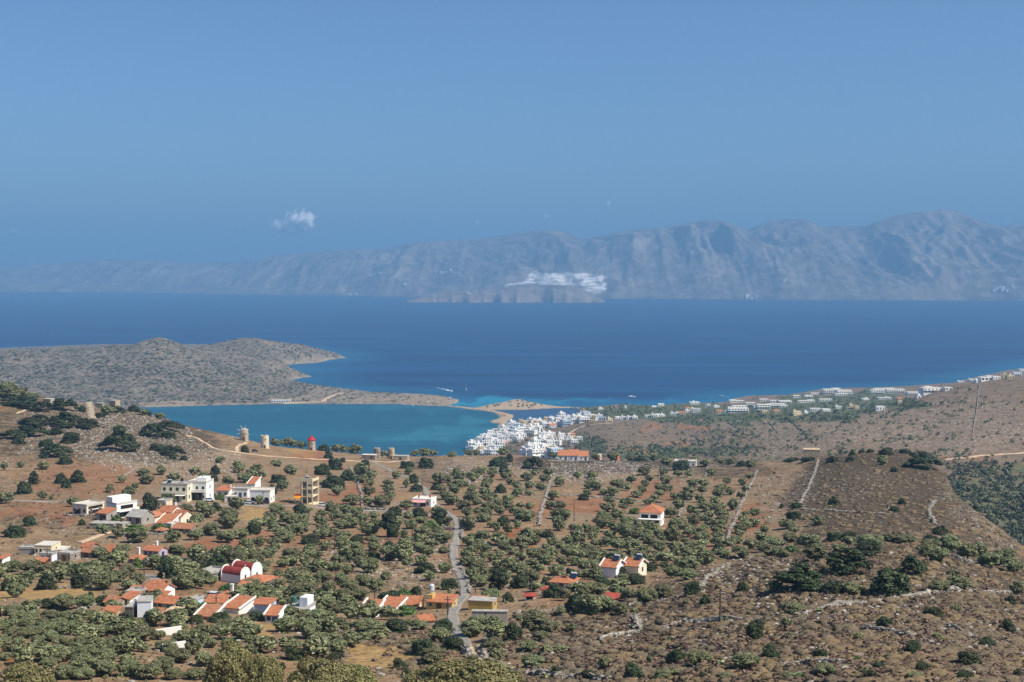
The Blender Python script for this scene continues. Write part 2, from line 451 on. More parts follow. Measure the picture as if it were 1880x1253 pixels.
# ---------------------------------------------------------------- the land
def zz(z): return ('z', z)
_A = [(40, zz(226)), (110, zz(208))]
NEAR = {
 -500: _A + [(170, 1290), (250, 1120), (320, 1080), (430, 1010), (520, 950), (620, 890), (750, 800), (900, 710), (1000, 680), (1150, zz(165)), (1500, zz(60)), (1900, zz(-12))],
 0: _A + [(210, 1250), (300, 1110), (430, 1015), (520, 945), (600, 905), (720, 850), (850, 780), (960, 722), (1010, 703), (1070, 703), (1150, zz(150)), (1500, zz(40)), (1900, zz(-12))],
 60: _A + [(210, 1250), (300, 1110), (430, 1015), (520, 945), (600, 905), (720, 850), (850, 783), (960, 735), (1010, 722), (1070, zz(155)), (1500, zz(40)), (1900, zz(-12))],
 130: _A + [(210, 1250), (300, 1110), (430, 1015), (520, 945), (600, 905), (720, 850), (850, 785), (950, 746), (1000, 738), (1100, zz(146)), (1500, zz(35)), (1900, zz(-12))],
 205: _A + [(210, 1250), (300, 1110), (430, 1015), (520, 945), (600, 908), (720, 852), (850, 792), (950, 753), (1000, 744), (1100, zz(142)), (1500, zz(30)), (1900, zz(-12))],
 265: _A + [(210, 1250), (300, 1112), (430, 1015), (520, 948), (600, 910), (720, 855), (850, 800), (950, 762), (990, 753), (1090, zz(138)), (1500, zz(25)), (1900, zz(-12))],
 330: _A + [(210, 1250), (300, 1115), (420, 1025), (520, 950), (600, 912), (720, 862), (850, 815), (950, 785), (990, 777), (1090, zz(130)), (1500, zz(20)), (1900, zz(-12))],
 390: _A + [(210, 1250), (300, 1118), (410, 1032), (520, 952), (600, 914), (720, 866), (850, 826), (950, 800), (1000, 791), (1100, zz(120)), (1500, zz(20)), (1900, zz(-12))],
 445: _A + [(210, 1250), (300, 1120), (400, 1040), (520, 955), (600, 915), (720, 868), (850, 832), (950, 810), (1000, 804), (1100, zz(112)), (1500, zz(18)), (1900, zz(-12))],
 490: _A + [(210, 1250), (300, 1122), (400, 1043), (520, 958), (600, 917), (720, 871), (850, 838), (950, 823), (1000, 816), (1100, zz(108)), (1500, zz(18)), (1900, zz(-12))],
 570: _A + [(210, 1250), (300, 1126), (400, 1046), (520, 960), (600, 920), (720, 876), (850, 845), (950, 830), (1000, 823), (1100, zz(105)), (1500, zz(15)), (1900, zz(-12))],
 700: _A + [(215, 1250), (300, 1130), (400, 1050), (520, 965), (600, 930), (720, 885), (850, 857), (950, 843), (1000, 836), (1100, zz(102)), (1500, zz(10)), (1900, zz(-12))],
 940: _A + [(215, 1250), (260, 1165), (400, 1045), (560, 950), (720, 890), (900, 850), (1000, 834), (1100, zz(102)), (1500, zz(20)), (1900, zz(-5))],
 1080: _A + [(205, 1252), (260, 1158), (330, 1090), (400, 1042), (560, 952), (720, 896), (880, 858), (980, 843), (1080, zz(100)), (1500, zz(25)), (1900, zz(-5))],
 1200: _A + [(200, 1253), (260, 1140), (300, 1103), (400, 1040), (560, 955), (700, 905), (850, 866), (940, 850), (1000, 846), (1100, zz(98)), (1400, zz(40)), (1900, zz(-5))],
 1300: _A + [(188, 1253), (245, 1145), (300, 1080), (370, 1040), (480, 985), (620, 920), (780, 875), (900, 853), (960, 846), (1080, zz(98)), (1400, zz(40)), (1900, zz(-5))],
 1400: _A + [(180, 1253), (240, 1140), (300, 1062), (340, 1036), (420, 1010), (560, 940), (700, 890), (850, 855), (900, 846), (1000, zz(110)), (1200, zz(75)), (1500, zz(25)), (1900, zz(-5))],
 1500: _A + [(175, 1253), (240, 1125), (300, 1042), (330, 1018), (400, 1000), (450, 975), (600, 905), (750, 848), (820, 833), (900, zz(126)), (1000, zz(103)), (1200, zz(75)), (1500, zz(20)), (1900, zz(-5))],
 1600: _A + [(170, 1253), (250, 1110), (320, 1012), (380, 997), (450, 970), (600, 890), (700, 843), (760, 823), (850, zz(133)), (1000, zz(98)), (1300, zz(50)), (1900, zz(-5))],
 1690: _A + [(170, 1253), (250, 1110), (320, 1015), (380, 1002), (450, 972), (600, 893), (690, 843), (740, 828), (800, zz(136)), (900, zz(106)), (1200, zz(50)), (1900, zz(-5))],
 1740: _A + [(170, 1253), (250, 1113), (320, 1025), (380, 1008), (450, 978), (600, 888), (680, 846), (730, zz(138)), (820, zz(105)), (1000, zz(60)), (1900, zz(-5))],
 1790: _A + [(170, 1253), (252, 1118), (325, 1035), (385, 1014), (450, 985), (560, 920), (620, zz(142)), (740, zz(98)), (1000, zz(50)), (1900, zz(-5))],
 1840: _A + [(170, 1253), (255, 1124), (330, 1044), (390, 1021), (450, 998), (515, 965), (570, zz(143)), (680, zz(98)), (1000, zz(40)), (1900, zz(-5))],
 1885: _A + [(170, 1253), (260, 1130), (330, 1052), (395, 1026), (450, 1012), (490, 998), (540, zz(143)), (640, zz(98)), (1000, zz(40)), (1900, zz(-5))],
 2000: _A + [(170, 1253), (260, 1132), (330, 1066), (395, 1055), (440, 1046), (500, zz(140)), (600, zz(98)), (1000, zz(40)), (1900, zz(-5))],
 2350: _A + [(170, 1253), (260, 1150), (330, 1100), (395, 1090), (440, zz(140)), (550, zz(98)), (1000, zz(40)), (1900, zz(-5))],
}
near = HF(-480, 2340, 4, 44, 1900, 0.0042, NEAR, bu=5, bY=5)
NU, NV = pix(near.X, near.YY, near.Z)
def ell(U, V, lst):
    """soft union of ellipses (u, v, ru, rv, strength)"""
    o = np.zeros_like(U)
    U = U + fbm(U / 38, V / 16, 91, 3) * 34; V = V + fbm(U / 38, V / 16, 95, 3) * 15
    for u, v, ru, rv, a in lst:
        d = ((U - u) / ru) ** 2 + ((V - v) / rv) ** 2
        o = np.maximum(o, a * (1 - sstep(0.45, 1.35, d)))
    return o
# dry cushion scrub, bare rock, red ploughed earth, straw
scrub_z = ell(NU, NV, [(1640, 1130, 460, 140, 1), (1250, 1180, 330, 85, .95), (1500, 1260, 600, 80, 1), (1620, 910, 190, 90, .95), (1820, 960, 90, 90, .6),
                       (90, 780, 260, 80, .55), (280, 800, 140, 50, .65), (1100, 850, 190, 24, .75), (1330, 860, 80, 22, .55), (700, 1010, 70, 30, .4), (760, 1085, 60, 30, .4),
                       (180, 960, 120, 25, .3), (60, 960, 70, 16, .5), (720, 1195, 140, 40, .8), (60, 900, 120, 30, .3), (600, 1060, 90, 60, .3), (820, 870, 70, 30, .45), (1420, 900, 60, 60, .2)])
rock_z = ell(NU, NV, [(240, 810, 120, 60, .9), (130, 790, 120, 60, .65), (360, 850, 90, 35, .7), (1110, 862, 120, 22, .85), (880, 862, 110, 22, .7), (1430, 910, 70, 55, .85), (1260, 880, 60, 30, .4),
                      (1780, 900, 60, 60, .8), (1830, 970, 60, 50, .75), (730, 1035, 110, 45, .75), (620, 1020, 60, 20, .6), (1400, 1060, 110, 40, .95), (1480, 1100, 110, 30, .7), (1600, 1130, 120, 30, .7),
                      (1780, 1170, 120, 40, .6), (1380, 1150, 90, 30, .6), (1130, 1180, 60, 30, .5), (930, 1170, 50, 30, .7), (700, 880, 40, 30, .45), (720, 900, 40, 20, .4), (1580, 890, 70, 30, .5),
                      (1060, 1030, 60, 20, .3), (1320, 1190, 90, 40, .5), (1500, 1210, 120, 30, .5), (100, 960, 50, 25, .5), (500, 850, 60, 15, .3), (1700, 1075, 60, 20, .6), (470, 1000, 90, 30, .3)])
rock_z = np.maximum(rock_z, 0.26)
red_z = ell(NU, NV, [(950, 990, 34, 14, 1), (400, 1000, 70, 20, .7), (460, 985, 40, 14, .6), (110, 940, 120, 18, .6), (160, 880, 120, 30, .4), (980, 935, 60, 20, .6), (1060, 925, 70, 20, .55),
                     (640, 910, 60, 20, .6), (690, 990, 60, 20, .4), (1210, 905, 60, 20, .5), (1380, 950, 40, 30, .5), (370, 1070, 50, 14, .6), (40, 1210, 60, 14, .7), (130, 1190, 60, 14, .5), (1300, 990, 60, 20, .5), (820, 940, 50, 15, .4), (560, 1000, 60, 30, .4), (840, 1030, 60, 20, .4), (960, 1190, 30, 8, .8), (560, 840, 40, 8, .6)])
straw_z = ell(NU, NV, [(90, 1093, 95, 13, 1), (150, 1085, 40, 10, .9), (475, 1155, 36, 12, 1), (690, 1205, 60, 22, .85), (290, 1175, 70, 20, .5), (455, 940, 30, 14, .7), (560, 832, 50, 8, .6),
                       (660, 1100, 60, 30, .4), (230, 1190, 60, 14, .5), (1290, 1170, 40, 12, .5), (1000, 925, 60, 20, .3), (540, 1230, 120, 20, .5)])
near.Z += (fbm(near.X / 38, near.YY / 38, 3, 3) * 1.3 + fbm(near.X / 9, near.YY / 9, 5, 3) * 0.30) * sstep(100, 240, near.YY)
near.Z += (ridged(near.X / 7, near.YY / 7, 8, 3) - 0.55) * 1.8 * rock_z * sstep(120, 260, near.YY) * sstep(.35, .8, rock_z)
me = near.mesh('hillside', [M['hill']], keep=near.Z > -8)
for k, a in (('scrub', scrub_z), ('rock', rock_z), ('red', red_z), ('straw', straw_z)):
    near.attr(me, k, a)
tag(add_obj('hillside', me), kind='structure')

# --- coasts, traced on the water level
MAIN_COAST = pix_poly([(700, 1040), (790, 870), (835, 850), (862, 826), (866, 816), (880, 808), (896, 800), (908, 793), (925, 783), (945, 781), (985, 775), (1030, 769), (1066, 765), (1068, 757), (1062, 750), (1085, 748), (1140, 743),
    (1200, 746), (1245, 742), (1290, 741), (1330, 739), (1350, 732), (1372, 728), (1440, 726), (1470, 722), (1510, 715), (1560, 713), (1600, 713), (1660, 710), (1700, 707), (1750, 704), (1765, 699), (1800, 691), (1880, 674), (2000, 655), (2400, 640), (2900, 640), (2900, 1100), (1800, 1200)])
CAUSE = pix_poly([(800, 744), (840, 746.4), (872, 749.6), (905, 753.8), (925, 758), (942, 762), (944, 766), (933, 773), (926, 785), (912, 784), (917, 778), (903, 777), (899, 773), (913, 770), (917, 764), (905, 757.2), (885, 754), (862, 751.8), (838, 748.4)])
ISLET = pix_poly([(862, 752), (885, 746), (905, 741.5), (930, 738), (960, 737), (985, 740), (1003, 745.5), (1030, 747), (1066, 748.5), (1066, 750.5), (1030, 749.5), (1000, 751), (960, 753), (900, 753.5)])
HEAD_COAST = pix_poly([(-900, 752), (100, 752), (270, 748), (400, 744.5), (500, 742), (640, 742), (720, 742), (780, 745), (815, 746), (840, 740), (841, 734), (815, 729), (780, 726), (740, 724), (690, 722), (650, 717), (610, 712), (575, 708), (545, 703), (528, 699), (555, 694), (572, 692), (556, 687), (535, 681), (516, 672), (540, 669), (585, 666), (605, 661), (635, 657), (615, 648), (560, 641), (480, 634), (400, 630), (200, 632), (0, 640), (-900, 648)])
MID = {
 500: [(650, zz(40)), (1300, zz(15)), (1900, zz(2)), (3600, zz(2))],
 850: [(650, zz(62)), (1200, zz(38)), (1700, zz(12)), (1960, zz(3)), (3600, zz(3))],
 960: [(650, zz(70)), (1300, zz(48)), (1700, zz(27)), (2000, zz(9)), (2250, zz(4)), (3600, zz(4))],
 1030: [(650, zz(75)), (1300, zz(60)), (1650, zz(38)), (1900, zz(22)), (2200, zz(7)), (2600, zz(4)), (3600, zz(4))],
 1100: [(650, zz(80)), (1200, zz(78)), (1500, 830), (1900, 790), (2150, 772), (2350, 760), (2620, zz(5)), (3600, zz(3))],
 1250: [(650, zz(85)), (1150, zz(80)), (1400, 840), (1750, 800), (2100, 770), (2400, 757), (2650, zz(3)), (3600, zz(3))],
 1400: [(650, zz(88)), (1100, zz(85)), (1350, 822), (1750, 781), (2000, 763), (2150, zz(34)), (2450, 746), (2700, zz(5)), (3600, zz(3))],
 1550: [(650, zz(90)), (1100, zz(86)), (1250, 818), (1550, 779), (1800, 762), (2000, zz(50)), (2250, 752), (2600, 737), (2900, zz(4)), (3600, zz(3))],
 1640: [(650, zz(90)), (1100, zz(85)), (1250, 828), (1550, 772), (1750, 748), (1900, 742), (2100, zz(45)), (2400, 742), (2700, zz(10)), (2950, zz(5)), (3600, zz(4))],
 1700: [(650, zz(90)), (1050, zz(85)), (1180, 843), (1500, 778), (1700, 738), (1830, 721), (2000, zz(78)), (2300, zz(36)), (2700, zz(12)), (3100, zz(5)), (3600, zz(4))],
 1790: [(650, zz(90)), (1000, zz(86)), (1150, 846), (1500, 768), (1750, 712), (1850, 703), (2050, zz(84)), (2500, zz(30)), (3100, zz(10)), (3600, zz(4))],
 1885: [(650, zz(88)), (1000, zz(86)), (1150, 848), (1230, 828), (1500, 762), (1750, 700), (1850, 689), (2050, zz(92)), (2500, zz(45)), (3200, zz(14)), (3600, zz(6))],
 2350: [(650, zz(88)), (1000, zz(88)), (1230, 800), (1500, 730), (1750, 665), (1900, 650), (2200, zz(110)), (2700, zz(45)), (3600, zz(8))],
}
mid = HF(560, 2340, 4, 640, 3600, 0.0042, MID, bu=7, bY=5)
sdm = np.maximum.reduce([poly_sd(mid.X, mid.YY, MAIN_COAST), poly_sd(mid.X, mid.YY, CAUSE) , poly_sd(mid.X, mid.YY, ISLET)])
sdi = poly_sd(mid.X, mid.YY, ISLET); sdc = poly_sd(mid.X, mid.YY, CAUSE); sdl = poly_sd(mid.X, mid.YY, MAIN_COAST)
MU, MV = pix(mid.X, mid.YY, mid.Z)
rel = sstep(20, 160, sdl)
mz = mid.Z + (fbm(mid.X / 120, mid.YY / 120, 21, 4) * 5 + fbm(mid.X / 22, mid.YY / 22, 22, 3) * 0.9) * sstep(20, 60, mid.Z)
zl = np.where(sdl > 0, mz * sstep(-5, 90, sdl) * .85 + mz * .15 * sstep(0, 20, sdl) + 1.2 * sstep(0, 6, sdl), np.maximum(-6, sdl * .12))
zi = np.where(sdi > 0, 1.0 * sstep(0, 5, sdi) + 7.5 * sstep(6, 42, sdi) + 1.2 * fbm(mid.X / 18, mid.YY / 18, 4) * sstep(10, 30, sdi), np.maximum(-6, sdi * .15))
zc = np.where(sdc > 0, 1.3 * sstep(0, 4, sdc) + 0.4 * sstep(4, 14, sdc), np.maximum(-6, sdc * .2))
mid.Z = np.maximum.reduce([zl, zi, zc])
MU, MV = pix(mid.X, mid.YY, mid.Z)
green_z = ell(MU, MV, [(1260, 762, 190, 14, 1), (1120, 756, 80, 9, .8), (1420, 762, 170, 14, .95), (1570, 740, 150, 22, 1), (1300, 748, 180, 10, 1), (1450, 748, 150, 14, 1), (1650, 742, 60, 14, .9), (1280, 825, 130, 14, .55), (1180, 835, 80, 12, .7), (1820, 940, 120, 90, .55), (1900, 880, 140, 40, .55), (1080, 820, 40, 20, .6), (1330, 800, 60, 14, .35), (1480, 770, 60, 8, .6)])
red2 = ell(MU, MV, [(1195, 785, 7, 14, 1), (1250, 812, 50, 5, .8), (1280, 783, 40, 8, .7), (1830, 834, 130, 4, .5), (1700, 836, 60, 5, .7), (1800, 843, 60, 5, .6), (1170, 828, 40, 8, .7), (1850, 925, 40, 5, .7)])
rock2 = ell(MU, MV, [(1480, 800, 110, 30, .9), (1420, 830, 60, 14, .9), (1360, 785, 60, 16, .5), (1750, 780, 190, 60, .6), (1200, 800, 160, 30, .3), (1560, 790, 60, 20, .6)])
sand2 = np.maximum(np.maximum(sstep(0, 3, sdi) * (1 - sstep(60, 70, sdi)) * .75, sstep(0, 2, sdc) * .8), (1 - sstep(4, 12, sdl)) * (sdl > 0))
sand2 = np.maximum(sand2, ell(MU, MV, [(1080, 764, 18, 5, .8), (1130, 752, 12, 4, .5)]))
me = mid.mesh('coastal_plain', [M['mid']], keep=mid.Z > -5)
for k, a in (('green', green_z), ('red', red2), ('rock', rock2), ('sand', sand2)):
    mid.attr(me, k, a)
tag(add_obj('coastal_plain', me), kind='structure')

HEAD = {
 -500: [(2400, zz(2)), (2650, zz(4)), (2900, zz(30)), (3200, zz(52)), (3500, zz(50)), (4000, zz(20)), (4900, zz(0))],
 0: [(2400, zz(2)), (2650, zz(4)), (2900, zz(32)), (3150, 649), (3250, 648), (3500, zz(60)), (4000, zz(10)), (4900, zz(0))],
 70: [(2400, zz(2)), (2650, zz(4)), (2900, zz(28)), (3150, zz(58)), (3250, 646), (3500, zz(58)), (4000, zz(10)), (4900, zz(0))],
 140: [(2400, zz(2)), (2650, zz(4)), (2900, zz(24)), (3150, zz(56)), (3280, 645), (3500, zz(58)), (4100, zz(8)), (4900, zz(0))],
 210: [(2400, zz(2)), (2650, zz(4)), (2880, zz(26)), (3100, zz(58)), (3320, 641), (3600, zz(52)), (4200, zz(4)), (4900, zz(0))],
 265: [(2400, zz(2)), (2650, zz(4)), (2850, zz(24)), (3080, zz(60)), (3340, 627), (3600, zz(62)), (4200, zz(4)), (4900, zz(0))],
 292: [(2400, zz(2)), (2650, zz(4)), (2850, zz(22)), (3080, zz(60)), (3350, 611), (3600, zz(66)), (4200, zz(4)), (4900, zz(0))],
 320: [(2400, zz(2)), (2650, zz(4)), (2850, zz(20)), (3080, zz(56)), (3350, 630), (3600, zz(56)), (4200, zz(8)), (4900, zz(0))],
 365: [(2400, zz(2)), (2650, zz(4)), (2850, zz(16)), (3150, zz(48)), (3400, 640), (3600, zz(56)), (3800, 637), (4300, zz(8)), (4900, zz(0))],
 400: [(2400, zz(2)), (2650, zz(4)), (2850, zz(13)), (3200, zz(44)), (3500, zz(54)), (3800, 628), (4300, zz(16)), (4900, zz(0))],
 450: [(2400, zz(2)), (2650, zz(4)), (2850, zz(10)), (3200, zz(36)), (3500, zz(52)), (3800, 618), (4300, zz(20)), (4900, zz(0))],
 520: [(2400, zz(2)), (2650, zz(4)), (2900, zz(8)), (3150, zz(16)), (3500, zz(34)), (3850, 626), (4350, zz(18)), (4900, zz(0))],
 565: [(2400, zz(2)), (2650, zz(4)), (2900, zz(7)), (3200, zz(9)), (3500, zz(12)), (3900, 634), (4350, zz(14)), (4900, zz(0))],
 600: [(2400, zz(2)), (2650, zz(4)), (2900, zz(6)), (3400, zz(5)), (3700, zz(12)), (3980, 644), (4300, zz(12)), (4900, zz(0))],
 640: [(2400, zz(2)), (2650, zz(5)), (2800, zz(7)), (3400, zz(4)), (4140, zz(3)), (4900, zz(0))],
 860: [(2400, zz(2)), (2650, zz(5)), (2780, zz(7)), (3000, zz(3)), (4900, zz(0))],
}
head = HF(-480, 900, 4, 2380, 4900, 0.0028, HEAD, bu=4, bY=5)
sdh = poly_sd(head.X, head.YY, HEAD_COAST)
hz = head.Z + (fbm(head.X / 170, head.YY / 170, 31, 4) * 9 + ridged(head.X / 60, head.YY / 90, 33, 3) * 3 - 1.5) * sstep(8, 50, head.Z) + fbm(head.X / 25, head.YY / 25, 34, 3) * .8 * sstep(3, 12, head.Z)
head.Z = np.where(sdh > 0, hz * sstep(-10, 70, sdh) * .8 + hz * .2 * sstep(0, 14, sdh) + 1.3 * sstep(0, 5, sdh), np.maximum(-6, sdh * .12))
HU, HV = pix(head.X, head.YY, head.Z)
sand3 = np.maximum((1 - sstep(2, 6, sdh)) * (sdh > 0) * .7, ell(HU, HV, [(740, 734, 120, 12, .6), (560, 734, 60, 9, .45), (620, 722, 50, 8, .4), (600, 665, 50, 8, .3), (300, 745, 60, 5, .5)]))
me = head.mesh('headland', [M['head']], keep=head.Z > -5)
head.attr(me, 'sand', sand3)
tag(add_obj('headland', me), kind='structure')

# --- far mountains across the gulf
SKYLINE = [(-700, 500), (-100, 497), (0, 491), (60, 487), (100, 484), (180, 478), (260, 477), (300, 480), (340, 482), (430, 482), (465, 478), (500, 471), (530, 467), (560, 465), (620, 459), (680, 458), (710, 457), (740, 450), (770, 445), (830, 441), (880, 439), (920, 433), (960, 426), (1010, 423), (1045, 429), (1072, 440), (1085, 437), (1110, 431), (1160, 423), (1220, 418), (1255, 411), (1290, 405), (1325, 406), (1350, 414), (1370, 423), (1390, 414), (1415, 405), (1450, 402), (1480, 404), (1500, 414), (1512, 418), (1530, 415), (1560, 416), (1590, 415), (1605, 408), (1640, 396), (1680, 391), (1705, 388), (1730, 384), (1750, 388), (1775, 397), (1800, 408), (1830, 415), (1860, 414), (1880, 411), (1950, 420), (2100, 440), (2600, 460)]
SHORE = [(-700, 533), (0, 536), (200, 537), (420, 540), (640, 544), (760, 547), (1000, 549), (1110, 548.5), (1500, 551), (1880, 552.5), (2600, 553)]
fu = np.arange(-460, 2360, 3.0)
ft = (fu - W0 / 2) / F0
sky_v = np.interp(fu, [a for a, _ in SKYLINE], [b for _, b in SKYLINE])
sho_v = np.interp(fu, [a for a, _ in SHORE], [b for _, b in SHORE])
Ysh = np.array([sea_at(W0 / 2, v)[1] for v in sho_v])
Ycr = Ysh + np.interp(fu, [-500, 600, 1100, 1500, 1900, 2400], [2600, 3000, 3000, 2600, 2400, 2400])
sky_s = -(sky_v - HORIZON_V) / F0
zcr = CAM_H + Ycr * sky_s
zcr = blur1(zcr[None, :], 1, 1)[0]
pp = np.linspace(-0.04, 1.6, 260)
P, FT = np.meshgrid(pp, ft, indexing='ij'); FU = np.broadcast_to(fu, P.shape)
FY = Ysh + P * (Ycr - Ysh); FX = FT * FY
# relief that keeps the crest where it is: spurs and gullies run down to the shore
warp = fbm(FX / 1500, FY / 1500, 41, 4) * 420
gul = ridged((FX + warp) / 700, FY / 2600, 42, 5, .55)
sp = ridged((FX + warp * .6) / 1900, FY / 5200, 44, 3)
env = np.clip(P, 0, 1)
shape = np.where(P < 1, env ** np.interp(fu, [-400, 500, 900, 1300, 1880], [.75, .95, 1.0, .78, .72]), 1 - (P - 1) * .9)
amp = zcr * np.sin(np.pi * np.clip(P, 0, 1)) ** .8
FZ = zcr * shape + amp * ((gul - .62) * .44 + (sp - .55) * .60) + amp * (ridged((FX + warp * .35) / 330, FY / 3600, 45, 4, .55) - .6) * .24 + amp * .035 * fbm(FX / 130, FY / 160, 46, 4)
lim = CAM_H + FY * (sky_s - .0012 * np.clip(1 - P, 0, 1) * 4)      # nothing in front stands above the skyline
FZ = np.where(P < 1, np.minimum(FZ, lim), FZ)
bluff = sstep(.0, .05, P) * (22 + 90 * np.clip(fbm(FX / 900, FX * 0 + 3, 47, 3) + .25, 0, 1) * np.interp(fu, [-400, 150, 250, 480, 520, 1050, 1120, 1700, 1720, 1840], [.4, .5, 1.2, 1.2, .2, .2, .6, .6, 1.4, 1.3]))
FZ = np.where(P < .9, np.maximum(FZ, bluff * (1 - .3 * fbm(FX / 120, FY / 400, 48, 3))), FZ)
FZ = np.where(P <= 0, -8, FZ)
fgU, fgV = pix(FX, FY, FZ)
idx = np.arange(P.size).reshape(P.shape)
ff = np.stack([idx[:-1, :-1], idx[:-1, 1:], idx[1:, 1:], idx[1:, :-1]], -1).reshape(-1, 4)
me = make_mesh('far_mountains', np.stack([FX, FY, FZ], -1).reshape(-1, 3), ff, [M['far']], smooth=True)
qn = fbm(FX / 260, FY / 260, 49, 4) * .55
quarry = np.clip(ell(fgU, fgV, [(1010, 514, 52, 11, 1), (1050, 505, 44, 9, 1), (965, 521, 36, 5, 1), (1085, 512, 22, 9, .9), (1090, 528, 16, 8, .8)]) * 1.5 + qn - .35, 0, 1)
cliff = np.clip(ell(fgU, fgV, [(1720, 535, 90, 18, .8), (1180, 525, 60, 18, .35), (1300, 545, 300, 5, .4), (370, 515, 130, 20, .3)]) + fbm(FX / 160, FY / 900, 50, 3) * .4 - .1, 0, 1)
set_attr(me, 'quarry', quarry); set_attr(me, 'cliff', cliff)
tag(add_obj('far_mountains', me), kind='structure')

# --- the low island in front of the far coast
ISL = [(738, 556), (752, 551), (775, 545), (792, 540), (812, 536), (838, 533), (860, 537), (872, 540), (882, 536), (905, 531), (935, 528), (970, 525), (1005, 523), (1040, 524), (1062, 528), (1082, 537), (1098, 546), (1112, 554), (1118, 557)]
iu = np.arange(736, 1121, 1.0)
iv = np.interp(iu, [a for a, _ in ISL], [b for _, b in ISL]) + fbm(iu / 9, iu * 0, 51, 3) * .8
ip = np.linspace(-.06, 2.0, 70)
IP, IT = np.meshgrid(ip, (iu - W0 / 2) / F0, indexing='ij')
ishore = sea_at(W0 / 2, 556.0)[1] + fbm(iu / 30, iu * 0 + 5, 52, 3) * 160
icr = ishore + 520
IY = ishore + IP * (icr - ishore); IX = IT * IY
ztop = np.maximum(0, CAM_H - icr * (iv - HORIZON_V) / F0)
cl = np.where(IP < 1, np.clip(IP, 0, 1) ** .42, np.clip(2 - IP, 0, 1) ** .6)
IZ = ztop * cl * (1 + .25 * (ridged(IX / 130, IY / 700, 53, 3) - .6) * np.sin(np.pi * np.clip(IP, 0, 1))) + fbm(IX / 40, IY / 40, 54, 3) * 3
IZ = np.where((IP <= 0) | (ztop < 2), -6, IZ)
IZ[-1] = -6
idx = np.arange(IP.size).reshape(IP.shape)
ff = np.stack([idx[:-1, :-1], idx[:-1, 1:], idx[1:, 1:], idx[1:, :-1]], -1).reshape(-1, 4)
me = make_mesh('low_island', np.stack([IX, IY, IZ], -1).reshape(-1, 3), ff, [M['far']], smooth=True)
iU, iV = pix(IX, IY, IZ)
set_attr(me, 'quarry', ell(iU, iV, [(848, 534, 12, 5, .7)])); set_attr(me, 'cliff', np.clip(.45 + fbm(IX / 90, IY / 600, 55, 3) * .5, 0, .8) * (IP < .8))
tag(add_obj('low_island', me), kind='structure')

# --- the sea: one sheet to the far side of the gulf
sea = HF(-1400, 3300, 10, 700, 30000, 0.011)
all_sd = np.maximum.reduce([poly_sd(sea.X, sea.YY, p) for p in (MAIN_COAST, HEAD_COAST, ISLET, CAUSE)])
SU, SV = pix(sea.X, sea.YY, sea.Z)
n1 = fbm(sea.X / 240, sea.YY / 240, 61, 3)
lagoon = sstep(-4, 6, poly_sd(sea.X, sea.YY, pix_poly([(905, 753), (960, 753), (1066, 750), (1070, 768), (985, 777), (925, 785), (940, 770), (945, 765), (925, 758)])))
bay = sstep(-8, 8, poly_sd(sea.X, sea.YY, pix_poly([(-900, 752), (100, 750), (500, 741), (800, 744), (905, 755), (945, 765), (925, 780), (940, 800), (900, 870), (500, 1400), (-900, 1400)])))
shallow = np.clip((1 - sstep(0, 200, -all_sd + n1 * 60)) * 1.0, 0, 1) * .32
shallow = np.maximum(shallow, ell(SU, SV, [(870, 740, 90, 8, .9), (1000, 740, 130, 5, .55), (740, 722, 120, 3, .35), (1240, 744, 100, 4, .4)]))
shallow *= (SU > 480)
me = sea.mesh('sea', [M['sea']], smooth=True)
pale = ell(SU, SV, [(770, 806, 80, 10, .8), (840, 790, 70, 9, .75), (880, 772, 50, 8, .7), (760, 752, 140, 5, .5), (420, 752, 200, 4, .35), (890, 800, 24, 14, .8)])
for k, a in (('shallow', shallow), ('bay', bay), ('lagoon', lagoon), ('pale', pale)):
    sea.attr(me, k, a)
tag(add_obj('sea', me), kind='structure')
# ---------------------------------------------------------------- more materials
OR1, OR2 = S(158, 94, 64), S(196, 128, 92)
M['tile'] = mat_tiles('terracotta_tiles', OR1, OR2)
M['tile_old'] = mat_tiles('old_clay_tiles', S(150, 92, 66), S(186, 128, 96))
M['tile_red'] = mat_tiles('red_tiles', S(146, 62, 52), S(184, 88, 70))
M['redcap'] = plain('red_painted_boards', S(176, 34, 40), .6, .3, .15)
M['church_red'] = plain('church_vault_red', S(142, 62, 54), .8, .2, .2, .6)
M['white'] = stained_wall('white_limewash', S(238, 235, 226), .12)
M['white2'] = stained_wall('bluish_white_render', S(226, 229, 232), .12)
M['town_white'] = stained_wall('town_white', S(246, 244, 238), .08, .2)
M['cream'] = stained_wall('cream_render', S(224, 206, 168), .2)
M['pale_cream'] = stained_wall('pale_cream_render', S(226, 218, 192), .2)
M['yellow'] = stained_wall('yellow_render', S(204, 174, 108), .22)
M['ochre'] = stained_wall('ochre_render', S(186, 158, 84), .2)
M['pink'] = stained_wall('pink_render', S(214, 160, 152), .15)
M['lavender'] = stained_wall('lavender_render', S(178, 164, 178), .18)
M['orange_wall'] = stained_wall('orange_render', S(206, 128, 88), .18)
M['blue_white'] = stained_wall('pale_blue_render', S(190, 206, 222), .12)
M['concrete'] = stained_wall('grey_concrete', S(168, 160, 148), .28)
M['dark_concrete'] = stained_wall('dark_grey_render', S(122, 116, 108), .3)
M['slab'] = plain('grey_roof_slab', S(172, 166, 156), .9, .1, .2)
M['slab_pale'] = plain('pale_roof_slab', S(206, 198, 184), .9, .1, .15)
M['wall_stone'] = mat_stone('field_stone', S(112, 100, 88), S(176, 162, 144), 2.0)
M['tower_stone'] = mat_stone('tower_stone', S(150, 132, 110), S(206, 188, 160), 1.6)
M['tower_pale'] = stained_wall('pale_tower_render', S(216, 202, 174), .25)
M['dry_wall'] = mat_stone('dry_stone', S(92, 86, 78), S(178, 168, 154), 1.5)
